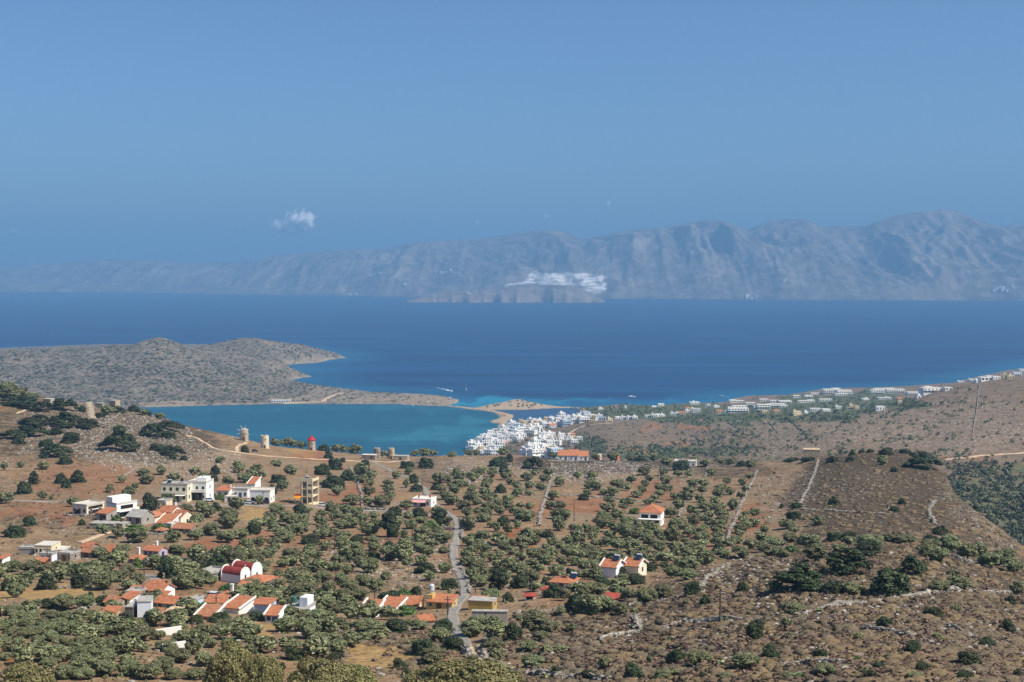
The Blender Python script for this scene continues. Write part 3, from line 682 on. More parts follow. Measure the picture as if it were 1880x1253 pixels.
M['dry_wall_pale'] = mat_stone('pale_dry_stone', S(98, 91, 82), S(182, 172, 157), 1.7)
M['glass'] = plain('dark_window_glass', S(40, 46, 52), .15, .5, .1)
M['open'] = plain('opening_shade', S(46, 40, 36), .9, .05, .2)  # flat dark colour standing in for the shade inside verandas, openings and arches
M['frame'] = plain('window_frame_white', S(206, 202, 194), .6, .3, .05)
M['frame_green'] = plain('green_shutter_paint', S(56, 104, 88), .6, .3, .1)
M['frame_brown'] = plain('brown_timber', S(104, 74, 52), .7, .2, .15)
M['frame_blue'] = plain('blue_shutter_paint', S(72, 96, 136), .6, .3, .1)
M['tank'] = plain('galvanised_tank', S(204, 208, 212), .35, .5, .06)
M['tank_black'] = plain('black_tank', S(30, 30, 32), .5, .3, .1)
M['solar'] = plain('solar_panel_glass', S(34, 44, 66), .2, .5, .1)
M['wood'] = plain('weathered_pole_wood', S(96, 82, 70), .85, .1, .25, 2.0)
M['canvas'] = plain('white_awning_canvas', S(232, 226, 212), .8, .1, .08)
M['orange_canvas'] = plain('orange_awning_canvas', S(226, 140, 48), .8, .1, .1)
M['asphalt'] = plain('worn_asphalt', S(144, 137, 127), .9, .15, .16, .25)
M['dirt'] = plain('pale_dirt_track', S(196, 170, 140), .95, .05, .14, .3)
M['car_paint'] = plain('dark_car_paint', S(44, 52, 70), .3, .5, .05)
M['car_white'] = plain('white_car_paint', S(214, 216, 218), .3, .5, .04)
M['tyre'] = plain('tyre_rubber', S(26, 26, 27), .8, .2, .1)
M['bark'] = plain('olive_bark', S(104, 92, 78), .95, .05, .3, 3.0, .05)
M['limestone'] = mat_stone('limestone', S(118, 110, 100), S(190, 181, 168), .7)
M['olive'] = mat_leaf('olive_leaves', S(70, 76, 47), S(108, 111, 74), S(158, 156, 114), .42)
M['mastic'] = mat_leaf('dark_evergreen_leaves', S(38, 47, 28), S(58, 67, 40), S(86, 93, 58), .3)
M['garden'] = mat_leaf('bright_garden_leaves', S(52, 74, 34), S(80, 102, 52), S(120, 136, 74), .3)
M['yellowleaf'] = mat_leaf('yellow_green_leaves', S(84, 84, 47), S(118, 113, 69), S(156, 149, 98), .2)
M['scrub'] = mat_leaf('dry_scrub_twigs', S(78, 66, 52), S(116, 98, 77), S(158, 136, 104), .25)
M['tussock'] = mat_leaf('dry_grass_blades', S(112, 92, 64), S(146, 122, 88), S(184, 160, 120), .2)
def mat_cushion():
    m = NT('dry_cushion_twigs', .95, .05)
    big = m.noise(.07, 4, .6); fine = m.noise(2.8, 5, .7)
    c = m.ramp(big, [(.32, S(104, 96, 84)), (.48, S(118, 105, 86)), (.58, S(142, 120, 86)), (.7, S(118, 111, 84))])
    c = m.mix(.5, c, m.ramp(fine, [(.3, S(52, 46, 38)), (.55, S(118, 103, 82)), (.75, S(172, 152, 120))]))
    m.color(c); m.bump(fine, .2, .8); return m.m
M['cushion'] = mat_cushion()
M['farbush'] = mat_leaf('distant_bush_leaves', S(58, 66, 46), S(84, 92, 64), S(118, 122, 90), .3)

# ---------------------------------------------------------------- mesh builder
class MB:
    def __init__(s): s.v = []; s.f = []; s.m = []
    def quad(s, pts, m=0):
        n = len(s.v); s.v += [tuple(p) for p in pts]; s.f.append(tuple(range(n, n + len(pts)))); s.m.append(m); return s
    def box(s, x0, x1, y0, y1, z0, z1, m=0, taper=0.0):
        n = len(s.v); t = taper
        s.v += [(x0, y0, z0), (x1, y0, z0), (x1, y1, z0), (x0, y1, z0), (x0 + t, y0 + t, z1), (x1 - t, y0 + t, z1), (x1 - t, y1 - t, z1), (x0 + t, y1 - t, z1)]
        for q in ((0, 3, 2, 1), (4, 5, 6, 7), (0, 1, 5, 4), (1, 2, 6, 5), (2, 3, 7, 6), (3, 0, 4, 7)):
            s.f.append(tuple(n + i for i in q)); s.m.append(m)
        return s
    def prism(s, base, top, m=0):
        n = len(s.v); k = len(base); s.v += [tuple(p) for p in base] + [tuple(p) for p in top]
        s.f.append(tuple(n + i for i in reversed(range(k)))); s.m.append(m)
        s.f.append(tuple(n + k + i for i in range(k))); s.m.append(m)
        for i in range(k):
            j = (i + 1) % k; s.f.append((n + i, n + j, n + k + j, n + k + i)); s.m.append(m)
        return s
    def lathe(s, prof, seg=16, cx=0, cy=0, m=0, cap=True):
        n = len(s.v)
        for r, z in prof:
            for i in range(seg):
                a = 2 * math.pi * i / seg; s.v.append((cx + r * math.cos(a), cy + r * math.sin(a), z))
        for k in range(len(prof) - 1):
            for i in range(seg):
                j = (i + 1) % seg
                s.f.append((n + k * seg + i, n + k * seg + j, n + (k + 1) * seg + j, n + (k + 1) * seg + i)); s.m.append(m)
        if cap:
            s.f.append(tuple(n + (len(prof) - 1) * seg + i for i in range(seg))); s.m.append(m)
        return s
    def tube(s, p, q, r0, r1=None, seg=6, m=0):
        r1 = r0 if r1 is None else r1
        p, q = np.array(p, float), np.array(q, float); d = q - p; d /= np.linalg.norm(d) + 1e-9
        a = np.cross(d, (0, 0, 1) if abs(d[2]) < .9 else (1, 0, 0)); a /= np.linalg.norm(a); b = np.cross(d, a)
        n = len(s.v)
        for c, r in ((p, r0), (q, r1)):
            for i in range(seg):
                t = 2 * math.pi * i / seg; s.v.append(tuple(c + r * (math.cos(t) * a + math.sin(t) * b)))
        for i in range(seg):
            j = (i + 1) % seg; s.f.append((n + i, n + seg + i, n + seg + j, n + j)); s.m.append(m)
        s.f.append(tuple(n + i for i in range(seg))); s.m.append(m)
        s.f.append(tuple(n + seg + i for i in reversed(range(seg)))); s.m.append(m)
        return s
    def mesh(s, name, mats, smooth=False):
        me = bpy.data.meshes.new(name); me.from_pydata(s.v, [], s.f)
        for m in mats: me.materials.append(m)
        me.polygons.foreach_set('material_index', s.m)
        if smooth: me.polygons.foreach_set('use_smooth', [True] * len(s.f))
        me.update(); return me
    def obj(s, name, mats, parent=None, loc=None, rz=0.0, smooth=False):
        if not isinstance(mats, (list, tuple)): mats = [mats]
        o = add_obj(name, s.mesh(name, mats, smooth), parent, loc)
        o.rotation_euler.z = rz
        return o
def empty(name, loc, rz=0.0):
    o = bpy.data.objects.new(name, None); COL.objects.link(o); o.location = loc; o.rotation_euler.z = rz
    o.empty_display_size = 1.0
    return o
LM = []          # landmarks that other labels refer to: (u, v, phrase)
OCC = []         # footprints kept clear of scattered plants: (x, y, radius)
def place(u, v, hf=None):
    if hf is None:                                   # near slope: never past its crest
        for k in range(40):
            h = near.hit(u, v + .7 * k)
            if h is not None and h[1] < 1045: return h
    h = (hf or near).hit(u, v)
    return h or near.hit(u, v) or mid.hit(u, v)
_meshcache = {}
def cached(key, fn):
    if key not in _meshcache: _meshcache[key] = fn()
    return _meshcache[key]
def window(parent, x, y, z, w, h, rz=0.0, kind='frame', shutters=False):
    """frame standing 4 cm proud of the wall, its pane a sub-part; (x, y, z) is the foot of the opening, facing local -Y turned by rz"""
    w, h = round(w, 1), round(h, 1)
    def fr():
        b = MB(); t = .09
        b.box(-w / 2 - t, -w / 2, -.06, .03, -t, h + t).box(w / 2, w / 2 + t, -.06, .03, -t, h + t)
        b.box(-w / 2, w / 2, -.06, .03, h, h + t).box(-w / 2, w / 2, -.09, .03, -t, 0)
        if shutters:
            b.box(-w / 2 - .1 - w * .45, -w / 2 - .1, -.08, -.01, 0, h).box(w / 2 + .1, w / 2 + .1 + w * .45, -.08, -.01, 0, h)
        return b.mesh('window', [M[kind]])
    def pn():
        return MB().box(-w / 2, w / 2, -.025, .03, 0, h).mesh('pane', [M['glass']])
    o = add_obj('window', cached(('w', w, h, kind, shutters), fr), parent, (x, y, z)); o.rotation_euler.z = rz
    p = add_obj('pane', cached(('p', w, h), pn), o)
    return o
def door(parent, x, y, z, w, h, rz=0.0, kind='frame_brown'):
    w, h = round(w, 1), round(h, 1)
    def d():
        b = MB(); b.box(-w / 2, w / 2, -.05, .03, 0, h)
        b.box(-w / 2 - .1, -w / 2, -.09, .03, 0, h + .1).box(w / 2, w / 2 + .1, -.09, .03, 0, h + .1).box(-w / 2, w / 2, -.09, .03, h, h + .1)
        return b.mesh('door', [M[kind]])
    o = add_obj('door', cached(('d', w, h, kind), d), parent, (x, y, z)); o.rotation_euler.z = rz
    return o
def solar_heater(parent, x, y, z, tank='tank'):
    b = MB(); b.tube((-.7, .5, 1.2), (.7, .5, 1.2), .28, seg=10)
    for sx in (-.6, .6): b.tube((sx, .5, 0), (sx, .5, 1.1), .04).tube((sx, -.7, 0), (sx, -.7, .22), .04).tube((sx, -.7, .2), (sx, .5, .98), .04)
    b.tube((-.6, -.7, .2), (.6, -.7, .2), .04)
    o = b.obj('water_heater', M[tank], parent, (x, y, z))
    pnl = MB(); pnl.prism([(-.9, -.8, .2), (.9, -.8, .2), (.9, .4, 1.0), (-.9, .4, 1.0)], [(-.9, -.82, .28), (.9, -.82, .28), (.9, .38, 1.08), (-.9, .38, 1.08)])
    pnl.obj('solar_panel', M['solar'], o)
def roof_tank(parent, x, y, z, r=.6, mat='tank', legs=True):
    b = MB(); z0 = .7 if legs else 0
    b.lathe([(r, z0), (r, z0 + 1.1), (r * .5, z0 + 1.35)], 12)
    if legs:
        for a in range(4): b.tube((r * .7 * (1 if a & 1 else -1), r * .7 * (1 if a & 2 else -1), 0), (r * .7 * (1 if a & 1 else -1), r * .7 * (1 if a & 2 else -1), z0 + .1), .05)
    b.obj('water_tank', M[mat], parent, (x, y, z))
def chimney(parent, x, y, z, mat='white', h=1.2):
    MB().box(-.3, .3, -.3, .3, -.6, h).box(-.38, .38, -.38, .38, h, h + .15).obj('chimney', M[mat], parent, (x, y, z))

def gable_roof(parent, w, d, h, rise, mat, over=.35, axis='x', edge=None):
    b = MB(); t = .16; o = over
    if axis == 'x':
        prof = [(-o, -o * rise / (d / 2)), (d / 2, rise), (d + o, -o * rise / (d / 2))]
        for (a, za), (c, zc) in ((prof[0], prof[1]), (prof[1], prof[2])):
            b.prism([(-w / 2 - o, a, h + za), (w / 2 + o, a, h + za), (w / 2 + o, c, h + zc), (-w / 2 - o, c, h + zc)],
                    [(-w / 2 - o, a, h + za + t), (w / 2 + o, a, h + za + t), (w / 2 + o, c, h + zc + t), (-w / 2 - o, c, h + zc + t)])
    else:
        k = rise / (w / 2)
        for sx in (-1, 1):
            p = [(sx * (w / 2 + o), -o, h - o * k), (0, -o, h + rise), (0, d + o, h + rise), (sx * (w / 2 + o), d + o, h - o * k)]
            if sx < 0: p = p[::-1]
            p = p[::-1]
            b.prism(p, [(x, y, z + t) for x, y, z in p])
    r = b.obj('roof', M[mat], parent)
    if edge:
        for sx in (-1, 1):
            e = MB()
            x = sx * (w / 2 + o)
            for (a, za), (c, zc) in ((((-o), -o * rise / (d / 2)), (d / 2, rise)), ((d / 2, rise), (d + o, -o * rise / (d / 2)))):
                xx = (x - .18, x + .18)
                e.prism([(xx[0], a, h + za + .1), (xx[1], a, h + za + .1), (xx[1], c, h + zc + .1), (xx[0], c, h + zc + .1)], [(xx[0], a, h + za + .34), (xx[1], a, h + za + .34), (xx[1], c, h + zc + .34), (xx[0], c, h + zc + .34)])
            e.obj('verge', M[edge], r)
    return r
def hip_roof(parent, w, d, h, rise, mat, over=.5):
    b = MB(); o = over; k = min(w, d) / 2
    x0, x1, y0, y1 = -w / 2 - o, w / 2 + o, -o, d + o
    if w >= d: rd = [(-(w - d) / 2 - .01, d / 2), ((w - d) / 2 + .01, d / 2)]
    else: rd = [(0, w / 2), (0, d - w / 2)]
    A, B_, C_, D_ = (x0, y0, h), (x1, y0, h), (x1, y1, h), (x0, y1, h)
    P, Q = (*rd[0], h + rise), (*rd[1], h + rise)
    if w >= d: fs = [(A, B_, Q, P), (B_, C_, Q), (C_, D_, P, Q), (D_, A, P)]
    else: fs = [(A, B_, P), (B_, C_, Q, P), (C_, D_, Q), (D_, A, P, Q)]
    for q in fs: b.quad(q)
    b.quad([(*p[:2], h - .14) for p in (A, D_, C_, B_)])
    for p, q in ((A, B_), (B_, C_), (C_, D_), (D_, A)):
        b.quad([(*p[:2], h - .14), (*q[:2], h - .14), q, p])
    return b.obj('roof', M[mat], parent)
def mono_roof(parent, w, d, h, rise, mat, over=.3, edge=None):
    b = MB(); o = over; k = rise / d; t = .16
    p = [(-w / 2 - o, -o, h - o * k), (w / 2 + o, -o, h - o * k), (w / 2 + o, d + o, h + rise + o * k), (-w / 2 - o, d + o, h + rise + o * k)]
    b.prism(p, [(x, y, z + t) for x, y, z in p])
    r = b.obj('roof', M[mat], parent)
    if edge:
        for sx in (-1, 1):
            e = MB()
            x = sx * (w / 2 + o)
            q = [(x - .17, -o, h - o * k + .05), (x + .17, -o, h - o * k + .05), (x + .17, d + o, h + rise + o * k + .05), (x - .17, d + o, h + rise + o * k + .05)]
            e.prism(q, [(a, b_, c + .3) for a, b_, c in q])
            e.obj('verge', M[edge], r)
    return r
HOUSE_GROUPS = {}
def house(name, label, u, v, wpx, hpx, d, yaw=-25, roof='flat', wall='white', rmat='tile', rise=None, win=(2, 0), dr=True,
          wkind='frame', shutters=False, cat='house', group=None, hf=None, edge=None, extras=(), parapet=True, lm=None, found=2.2, lowwin=True, storeys=None):
    """u, v: foot of the front wall; wpx, hpx: apparent size in photo pixels; d: depth in metres; win: windows on (front, right side)"""
    x, y, z = place(u, v, hf)
    s = y / F0
    w, h = wpx * s, hpx * s
    if group and group[:19] in ('houses of the lower', 'houses around the l'):
        w *= .86; d *= .84
    if y < 470 and roof in ('mono', 'gable', 'hip'):
        d *= .72; rise = (rise or d * .24) * .5
    rz = R(yaw)
    root = empty(name, (x, y, z), rz)
    tag(root, label, cat, group)
    OCC.append((x - math.sin(rz) * d / 2, y + math.cos(rz) * d / 2, max(w, d) * .55))
    if lm: LM.append((u, v - hpx / 2, lm))
    b = MB()
    if roof == 'flat':
        b.box(-w / 2, w / 2, 0, d, -found, h)
        b.obj('wall', M[wall], root)
        r = MB().box(-w / 2 - .12, w / 2 + .12, -.12, d + .12, h, h + .16)
        if parapet:
            t = .2
            r.box(-w / 2 - .1, w / 2 + .1, -.1, -.1 + t, h + .16, h + .6).box(-w / 2 - .1, w / 2 + .1, d + .1 - t, d + .1, h + .16, h + .6)
            r.box(-w / 2 - .1, -w / 2 - .1 + t, -.1 + t, d + .1 - t, h + .16, h + .6).box(w / 2 + .1 - t, w / 2 + .1, -.1 + t, d + .1 - t, h + .16, h + .6)
        r.obj('roof', M[rmat], root)
    elif roof in ('gable', 'gabley'):
        rise = rise or (d if roof == 'gable' else w) * .24
        ax = 'x' if roof == 'gable' else 'y'
        b.box(-w / 2, w / 2, 0, d, -found, h)
        if ax == 'x':
            for sx in (-w / 2, w / 2 - .25):
                b.prism([(sx, 0, h), (sx, d / 2, h + rise), (sx, d, h)], [(sx + .25, 0, h), (sx + .25, d / 2, h + rise), (sx + .25, d, h)])
        else:
            for sy in (0, d - .25):
                b.prism([(-w / 2, sy, h), (w / 2, sy, h), (0, sy, h + rise)], [(-w / 2, sy + .25, h), (w / 2, sy + .25, h), (0, sy + .25, h + rise)])
        b.obj('wall', M[wall], root)
        gable_roof(root, w, d, h + .02, rise, rmat, axis=ax, edge=edge)
    elif roof == 'hip':
        b.box(-w / 2, w / 2, 0, d, -found, h - .15).obj('wall', M[wall], root)
        hip_roof(root, w, d, h, rise or min(w, d) * .28, rmat)
    elif roof == 'mono':
        rise = rise or d * .2
        b.prism([(-w / 2, 0, -found), (w / 2, 0, -found), (w / 2, d, -found), (-w / 2, d, -found)], [(-w / 2, 0, h), (w / 2, 0, h), (w / 2, d, h + rise), (-w / 2, d, h + rise)])
        b.obj('wall', M[wall], root)
        mono_roof(root, w, d, h + .02, rise, rmat, edge=edge)
    st = storeys or (2 if h > 5.2 else 1)
    sh = h / st
    nf, ns = win
    for k in range(st):
        z0 = k * sh + min(.95, sh * .35); hh = min(1.25, sh * .5)
        for i in range(nf):
            if k == 0 and dr and i == nf // 2:
                door(root, -w / 2 + w * (i + .5) / nf, 0, 0.02, 1.0, min(2.1, sh * .8), kind='frame_brown' if wkind == 'frame' else wkind); continue
            window(root, -w / 2 + w * (i + .5) / nf, 0, z0, 1.0 if w / max(nf, 1) > 2.2 else .7, hh, 0, wkind, shutters)
        for i in range(ns):
            window(root, w / 2, d * (i + .5) / ns, z0, .9, hh, R(90), wkind)
    for e in extras:
        k = e[0]
        if k == 'chimney': chimney(root, e[1] * w / 2, e[2] * d, h + (e[3] if len(e) > 3 else .3), wall if len(e) < 5 else e[4])
        elif k == 'solar': solar_heater(root, e[1] * w / 2, e[2] * d, h + .16 + (e[3] if len(e) > 3 else 0), e[4] if len(e) > 4 else 'tank')
        elif k == 'tank': roof_tank(root, e[1] * w / 2, e[2] * d, h + .16 + (e[3] if len(e) > 3 else 0), .6, e[4] if len(e) > 4 else 'tank')
        elif k == 'balcony':
            zb = e[1] * h; side = e[2]
            if side == 'front':
                bb = MB().box(-w / 2 * e[3], w / 2 * e[3], -1.5, -.01, zb - .15, zb).box(-w / 2 * e[3], w / 2 * e[3], -1.5, -1.42, zb, zb + .8)
            else:
                bb = MB().box(w / 2 + .01, w / 2 + 1.6, .2, d - .2, zb - .15, zb).box(w / 2 + 1.5, w / 2 + 1.6, .2, d - .2, zb, zb + .85)
            bb.obj('balcony', M[wall], root)
        elif k == 'awning':
            zb = e[1] * h
            MB().prism([(e[2] * w / 2, -.02, zb), (e[3] * w / 2, -.02, zb), (e[3] * w / 2, -2.4, zb - .7), (e[2] * w / 2, -2.4, zb - .7)][::-1],
                       [(e[2] * w / 2, -.02, zb + .06), (e[3] * w / 2, -.02, zb + .06), (e[3] * w / 2, -2.4, zb - .64), (e[2] * w / 2, -2.4, zb - .64)][::-1]).obj('awning', M[e[4] if len(e) > 4 else 'canvas'], root)
        elif k == 'porch':
            b2 = MB(); n = e[1]; ph = e[2] * h
            for i in range(n + 1):
                px_ = -w / 2 + .15 + (w - .3) * i / n
                b2.box(px_ - .15, px_ + .15, -2.2, -1.9, -found, ph)
            b2.obj('porch_pillars', M[wall], root)
            MB().box(-w / 2 - .1, w / 2 + .1, -2.4, -.02, ph, ph + .22).obj('porch_roof', M[e[3] if len(e) > 3 else wall], root)
        elif k == 'arches':
            n = e[1]
            for i in range(n):
                cx = -w / 2 + w * (i + .5) / n; aw = min(1.0, w / n * .33)
                pts = [(cx - aw, -.04, .05)] + [(cx + aw, -.04, .05)] + [(cx + aw * math.cos(t), -.04, 1.5 + aw * math.sin(t)) for t in np.linspace(0, math.pi, 9)]
                MB().prism([(a, .1, c) for a, _, c in pts][::-1], pts[::-1]).obj('archway', M['open'], root)  # solid dark panel on the wall, coloured as the shade under the arch
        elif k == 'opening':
            MB().box(e[1] * w / 2, e[2] * w / 2, -.05, .1, e[3] * h, e[4] * h).obj('opening', M['open'], root)  # dark slab on a closed wall; the recess shade is in its colour
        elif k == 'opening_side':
            MB().box(w / 2 - .1, w / 2 + .05, e[1] * d, e[2] * d, e[3] * h, e[4] * h).obj('opening', M['open'], root)  # same shade-coloured slab on the side wall, no real recess behind
        elif k == 'block':
            MB().box(e[1] * w / 2, e[2] * w / 2, e[3] * d, e[4] * d, h + .165, h + e[5]).obj('roof_room', M[wall], root)
    return root
# ---------------------------------------------------------------- houses on the near slope (positions read off the photograph, standing on the terrain)
H = house
rw = 'houses along the upper road'
H('village_house', 'long cream two-storey house with solar heaters on its flat roof, leftmost on the upper road', 320, 920, 50, 30, 9, -8, 'flat', 'pale_cream', 'slab', win=(4, 2), wkind='frame_green', group=rw, lm='the long cream upper house', extras=[('solar', -.6, .4), ('tank', .3, .5, 0, 'tank_black'), ('awning', .48, .2, .95), ('balcony', .5, 'front', .95)])
H('village_house', 'white two-storey house with deep shaded ground floor, right of the long cream house', 362, 919, 35, 33, 9, -8, 'flat', 'white', 'slab_pale', win=(3, 1), dr=False, group=rw, lm='the shaded-ground-floor house', extras=[('opening', -.85, .6, .02, .42), ('balcony', .5, 'front', .98), ('tank', .2, .6), ('block', -.4, .7, .4, .95, 1.6)])
H('village_house', 'low white house with orange lean-to roof half hidden by roadside vines', 409, 914, 24, 13, 6, -10, 'mono', 'white', 'tile', win=(2, 0), group=rw, lm='the lean-to house in vines', extras=[('chimney', .85, .5, .9)])
H('village_house', 'low pale house with dark blue openings left of the white arcaded building', 437, 914, 36, 15, 7, -8, 'flat', 'white', 'slab', win=(4, 0), wkind='frame_blue', group=rw, lm='the pale house with blue openings')
H('village_house', 'narrow white house with steep orange roof end above the arcaded building', 461, 911, 15, 22, 6, -15, 'mono', 'white', 'tile', rise=2.2, win=(1, 0), group=rw, dr=False, edge='white')
H('arcaded_house', 'white building with three round arches facing the upper road', 477, 924, 38, 22, 8, -5, 'flat', 'white', 'slab_pale', win=(0, 2), group=rw, lm='the white arcaded building', extras=[('arches', 3)], cat='building', storeys=1)
H('roadside_shed', 'small white flat-roofed shed beside the road below the shaded house', 421, 923, 18, 11, 4, -8, 'flat', 'white', 'slab_pale', win=(1, 0), cat='shed', group=rw, parapet=False)
H('villa', 'white villa with wide orange hipped roof and arched veranda among olive trees', 1193, 966, 40, 25, 9.5, -14, 'hip', 'white', 'tile', rise=2.6, win=(3, 2), dr=False, cat='villa', lm='the hipped-roof villa', extras=[('arches', 3), ('porch', 3, .52), ('opening', -.8, -.15, .56, .84), ('opening', .05, .7, .56, .84)])
H('village_house', 'low white house with pink trim and white flat roof beside the winding lane', 774, 931, 36, 13, 8, -14, 'flat', 'white', 'canvas', win=(3, 1), lm='the pink-trimmed white house', extras=[('awning', .95, -.95, .5, 'pink'), ('chimney', .5, .7, .2, 'tile_red'), ('chimney', -.6, .5, .2, 'tile_red'), ('opening', -.1, .45, .1, .6)])
gw = 'houses of the left hamlet'
H('village_house', 'cream flat-roofed house with shaded veranda at the left end of the hamlet', 146, 945, 36, 17, 9, -28, 'flat', 'pale_cream', 'slab_pale', win=(3, 2), group=gw, lm='the cream flat-roofed hamlet house', extras=[('opening', -.75, -.05, .05, .5), ('opening_side', .1, .9, .1, .45), ('opening_side', .1, .9, .58, .9)])
H('village_house', 'tall white house with stepped roof and balconies on its sunny side', 205, 951, 30, 26, 9, -38, 'flat', 'white', 'slab_pale', win=(2, 2), dr=False, group=gw, lm='the tall white stepped house', extras=[('block', -1.0, .2, .0, .9, 2.4), ('balcony', .5, 'side'), ('opening_side', .15, .85, .05, .38), ('opening_side', .2, .8, .55, .88)])
H('village_house', 'small grey house with orange roof in front of the tall white house', 186, 956, 24, 13, 5.5, -25, 'mono', 'concrete', 'tile', win=(1, 1), group=gw, lm='the small grey hamlet house', extras=[('opening', .35, .8, .3, .75)])
H('old_house', 'old house with long grey gabled roof and white end wall', 246, 963, 34, 14, 7, -25, 'gable', 'concrete', 'slab', rise=2.0, win=(2, 1), group=gw, lm='the grey-roofed old house', found=3)
H('stone_hut', 'square tan stone house with dark shaded base behind a dark tree', 296, 934, 18, 13, 6, -12, 'flat', 'cream', 'slab', win=(2, 0), dr=False, group=gw, lm='the tan stone house', extras=[('opening', -.8, .8, -.2, .15)])
H('village_house', 'cream house with low orange hipped roof, left in the orange-roofed cluster', 274, 959, 24, 11, 6, -22, 'hip', 'cream', 'tile', rise=1.5, win=(2, 1), group=gw, lm='the orange-roofed cluster')
H('village_house', 'white house with orange roof and two tall chimneys at the back of the cluster', 303, 951, 30, 11, 7, -25, 'gable', 'white', 'tile', rise=1.8, win=(2, 1), group=gw, extras=[('chimney', -.7, .5, 1.8), ('chimney', .5, .6, 1.6)])
H('village_house', 'low house under a broad shallow orange roof in the middle of the cluster', 300, 969, 30, 8, 7, -14, 'mono', 'white', 'tile', rise=2.0, win=(2, 0), group=gw, edge='white')
H('village_house', 'white two-storey house with orange gabled roof and one dark window', 323, 966, 25, 17, 6.5, -32, 'gable', 'pale_cream', 'tile', rise=1.9, win=(1, 1), dr=False, storeys=1, group=gw, lm='the white gabled cluster house')
H('outbuilding', 'long low outbuilding with orange lean-to roof at the foot of the white gabled house', 332, 980, 38, 9, 4.5, -12, 'mono', 'wall_stone', 'tile_old', rise=1.0, win=(3, 0), group=gw, cat='outbuilding', lm='the low orange outbuilding')
H('outbuilding', 'small white cube house left of the long low outbuilding', 310, 975, 12, 11, 4, -25, 'flat', 'white', 'slab_pale', win=(1, 1), dr=False, group=gw, cat='outbuilding')
H('garden_shed', 'tiny stone shed with pyramid tiled roof below the vines', 292, 981, 15, 7, 3, -15, 'hip', 'tower_stone', 'tile_old', rise=.9, win=(1, 0), dr=False, group=gw, cat='shed')
H('stone_ruin', 'long roofless grey stone ruin in front of the hamlet', 186, 972, 48, 10, 5, -10, 'flat', 'wall_stone', 'slab', win=(0, 0), group=gw, cat='ruin', lm='the long stone ruin', parapet=False)
H('stone_ruin', 'small pinkish stone building at the right end of the long ruin', 219, 972, 15, 10, 4, -25, 'flat', 'tower_stone', 'slab', win=(1, 1), dr=False, group=gw, cat='ruin', parapet=False)
gm = 'houses of the lower left hamlet'
H('village_house', 'two-storey cream house with flat roof and pillared terrace', 79, 1021, 38, 19, 8, -6, 'flat', 'cream', 'slab_pale', win=(4, 1), dr=False, group=gm, lm='the pillared cream house', parapet=False)
H('terrace_wing', 'terrace wing with square pillars on the right of the cream house', 108, 1020, 22, 10, 6, -12, 'mono', 'pale_cream', 'slab_pale', rise=.6, win=(0, 0), group=gm, cat='house wing', extras=[('opening', -.8, -.1, .15, .8), ('opening', .05, .8, .15, .8)])
H('village_house', 'white low house in front of the pillared cream house', 84, 1031, 28, 12, 4, -8, 'flat', 'white2', 'slab', win=(2, 0), group=gm)
H('stone_house', 'flat-roofed grey stone house with one dark doorway', 117, 1031, 32, 13, 6, -18, 'flat', 'wall_stone', 'slab', win=(1, 1), group=gm, lm='the dark-doored stone house')
H('garden_shed', 'brown shed with orange tiled roof below the pillared cream house', 71, 1041, 24, 9, 4.5, -8, 'mono', 'frame_brown', 'tile', rise=1.1, win=(1, 0), group=gm, cat='shed', lm='the orange-roofed shed')
H('outbuilding', 'long grey windowless outbuilding left of the pillared cream house', 47, 1018, 32, 10, 5, -5, 'flat', 'concrete', 'slab', win=(0, 0), group=gm, cat='outbuilding')
H('stone_house', 'stone house with orange gabled roof just below the pale track', 157, 1012, 26, 7, 7, -30, 'gable', 'wall_stone', 'tile', rise=2.2, win=(1, 0), group=gm, lm='the roofs below the pale track', found=3)
H('stone_house', 'low grey stone house with small orange roof beside dark garden trees', 158, 1024, 30, 10, 5, -22, 'gable', 'wall_stone', 'tile_old', rise=1.4, win=(1, 0), group=gm)
H('stone_house', 'house with one steep orange roof slope and plain right gable', 197, 1021, 26, 8, 8, -28, 'gable', 'tower_stone', 'tile', rise=2.8, win=(0, 0), group=gm, lm='the steep orange roof', found=3)
H('village_house', 'lavender house with two orange roofs and a dark blue veranda', 277, 1028, 40, 17, 7, -22, 'gable', 'lavender', 'tile', rise=2.0, win=(3, 1), wkind='frame_blue', group=gm, lm='the lavender house', extras=[('opening', -.5, .5, .05, .45), ('chimney', .1, .6, 1.0, 'white')])
H('village_house', 'low lavender house with orange hipped roof and one white chimney', 246, 1035, 30, 9, 7, -20, 'hip', 'lavender', 'tile', rise=1.8, win=(2, 0), group=gm, extras=[('chimney', .1, .5, 1.5, 'white')])
H('village_house', 'white house cut by the left edge of the photo', 0, 1040, 12, 14, 6, -15, 'mono', 'white', 'tile', win=(1, 0), group=gm)
gv = 'houses of the lower village'
H('village_house', 'white gabled house with long orange roof at the back of the village', 280, 1099, 48, 15, 8, -24, 'gable', 'white', 'tile', rise=2.4, win=(3, 0), group=gv, lm='the long orange-roofed village house')
H('village_house', 'low house with dull red roof behind the village', 247, 1091, 22, 7, 5, -15, 'gable', 'wall_stone', 'tile_old', rise=1.5, win=(0, 0), group=gv)
H('village_house', 'small orange roof beside the village lane', 286, 1079, 26, 6, 5, -15, 'gable', 'tower_stone', 'tile', rise=1.3, win=(0, 0), group=gv)
H('outbuilding', 'grey flat outbuilding with a dark red awning left of the white gabled house', 241, 1102, 28, 12, 5, -12, 'flat', 'dark_concrete', 'slab', win=(1, 0), group=gv, cat='outbuilding', extras=[('awning', .9, -.2, .7, 'tile_red')])
H('village_house', 'small white house with an orange roof strip in the village centre', 294, 1108, 26, 11, 5, -15, 'mono', 'white', 'tile', rise=1.2, win=(2, 0), group=gv, edge='white')
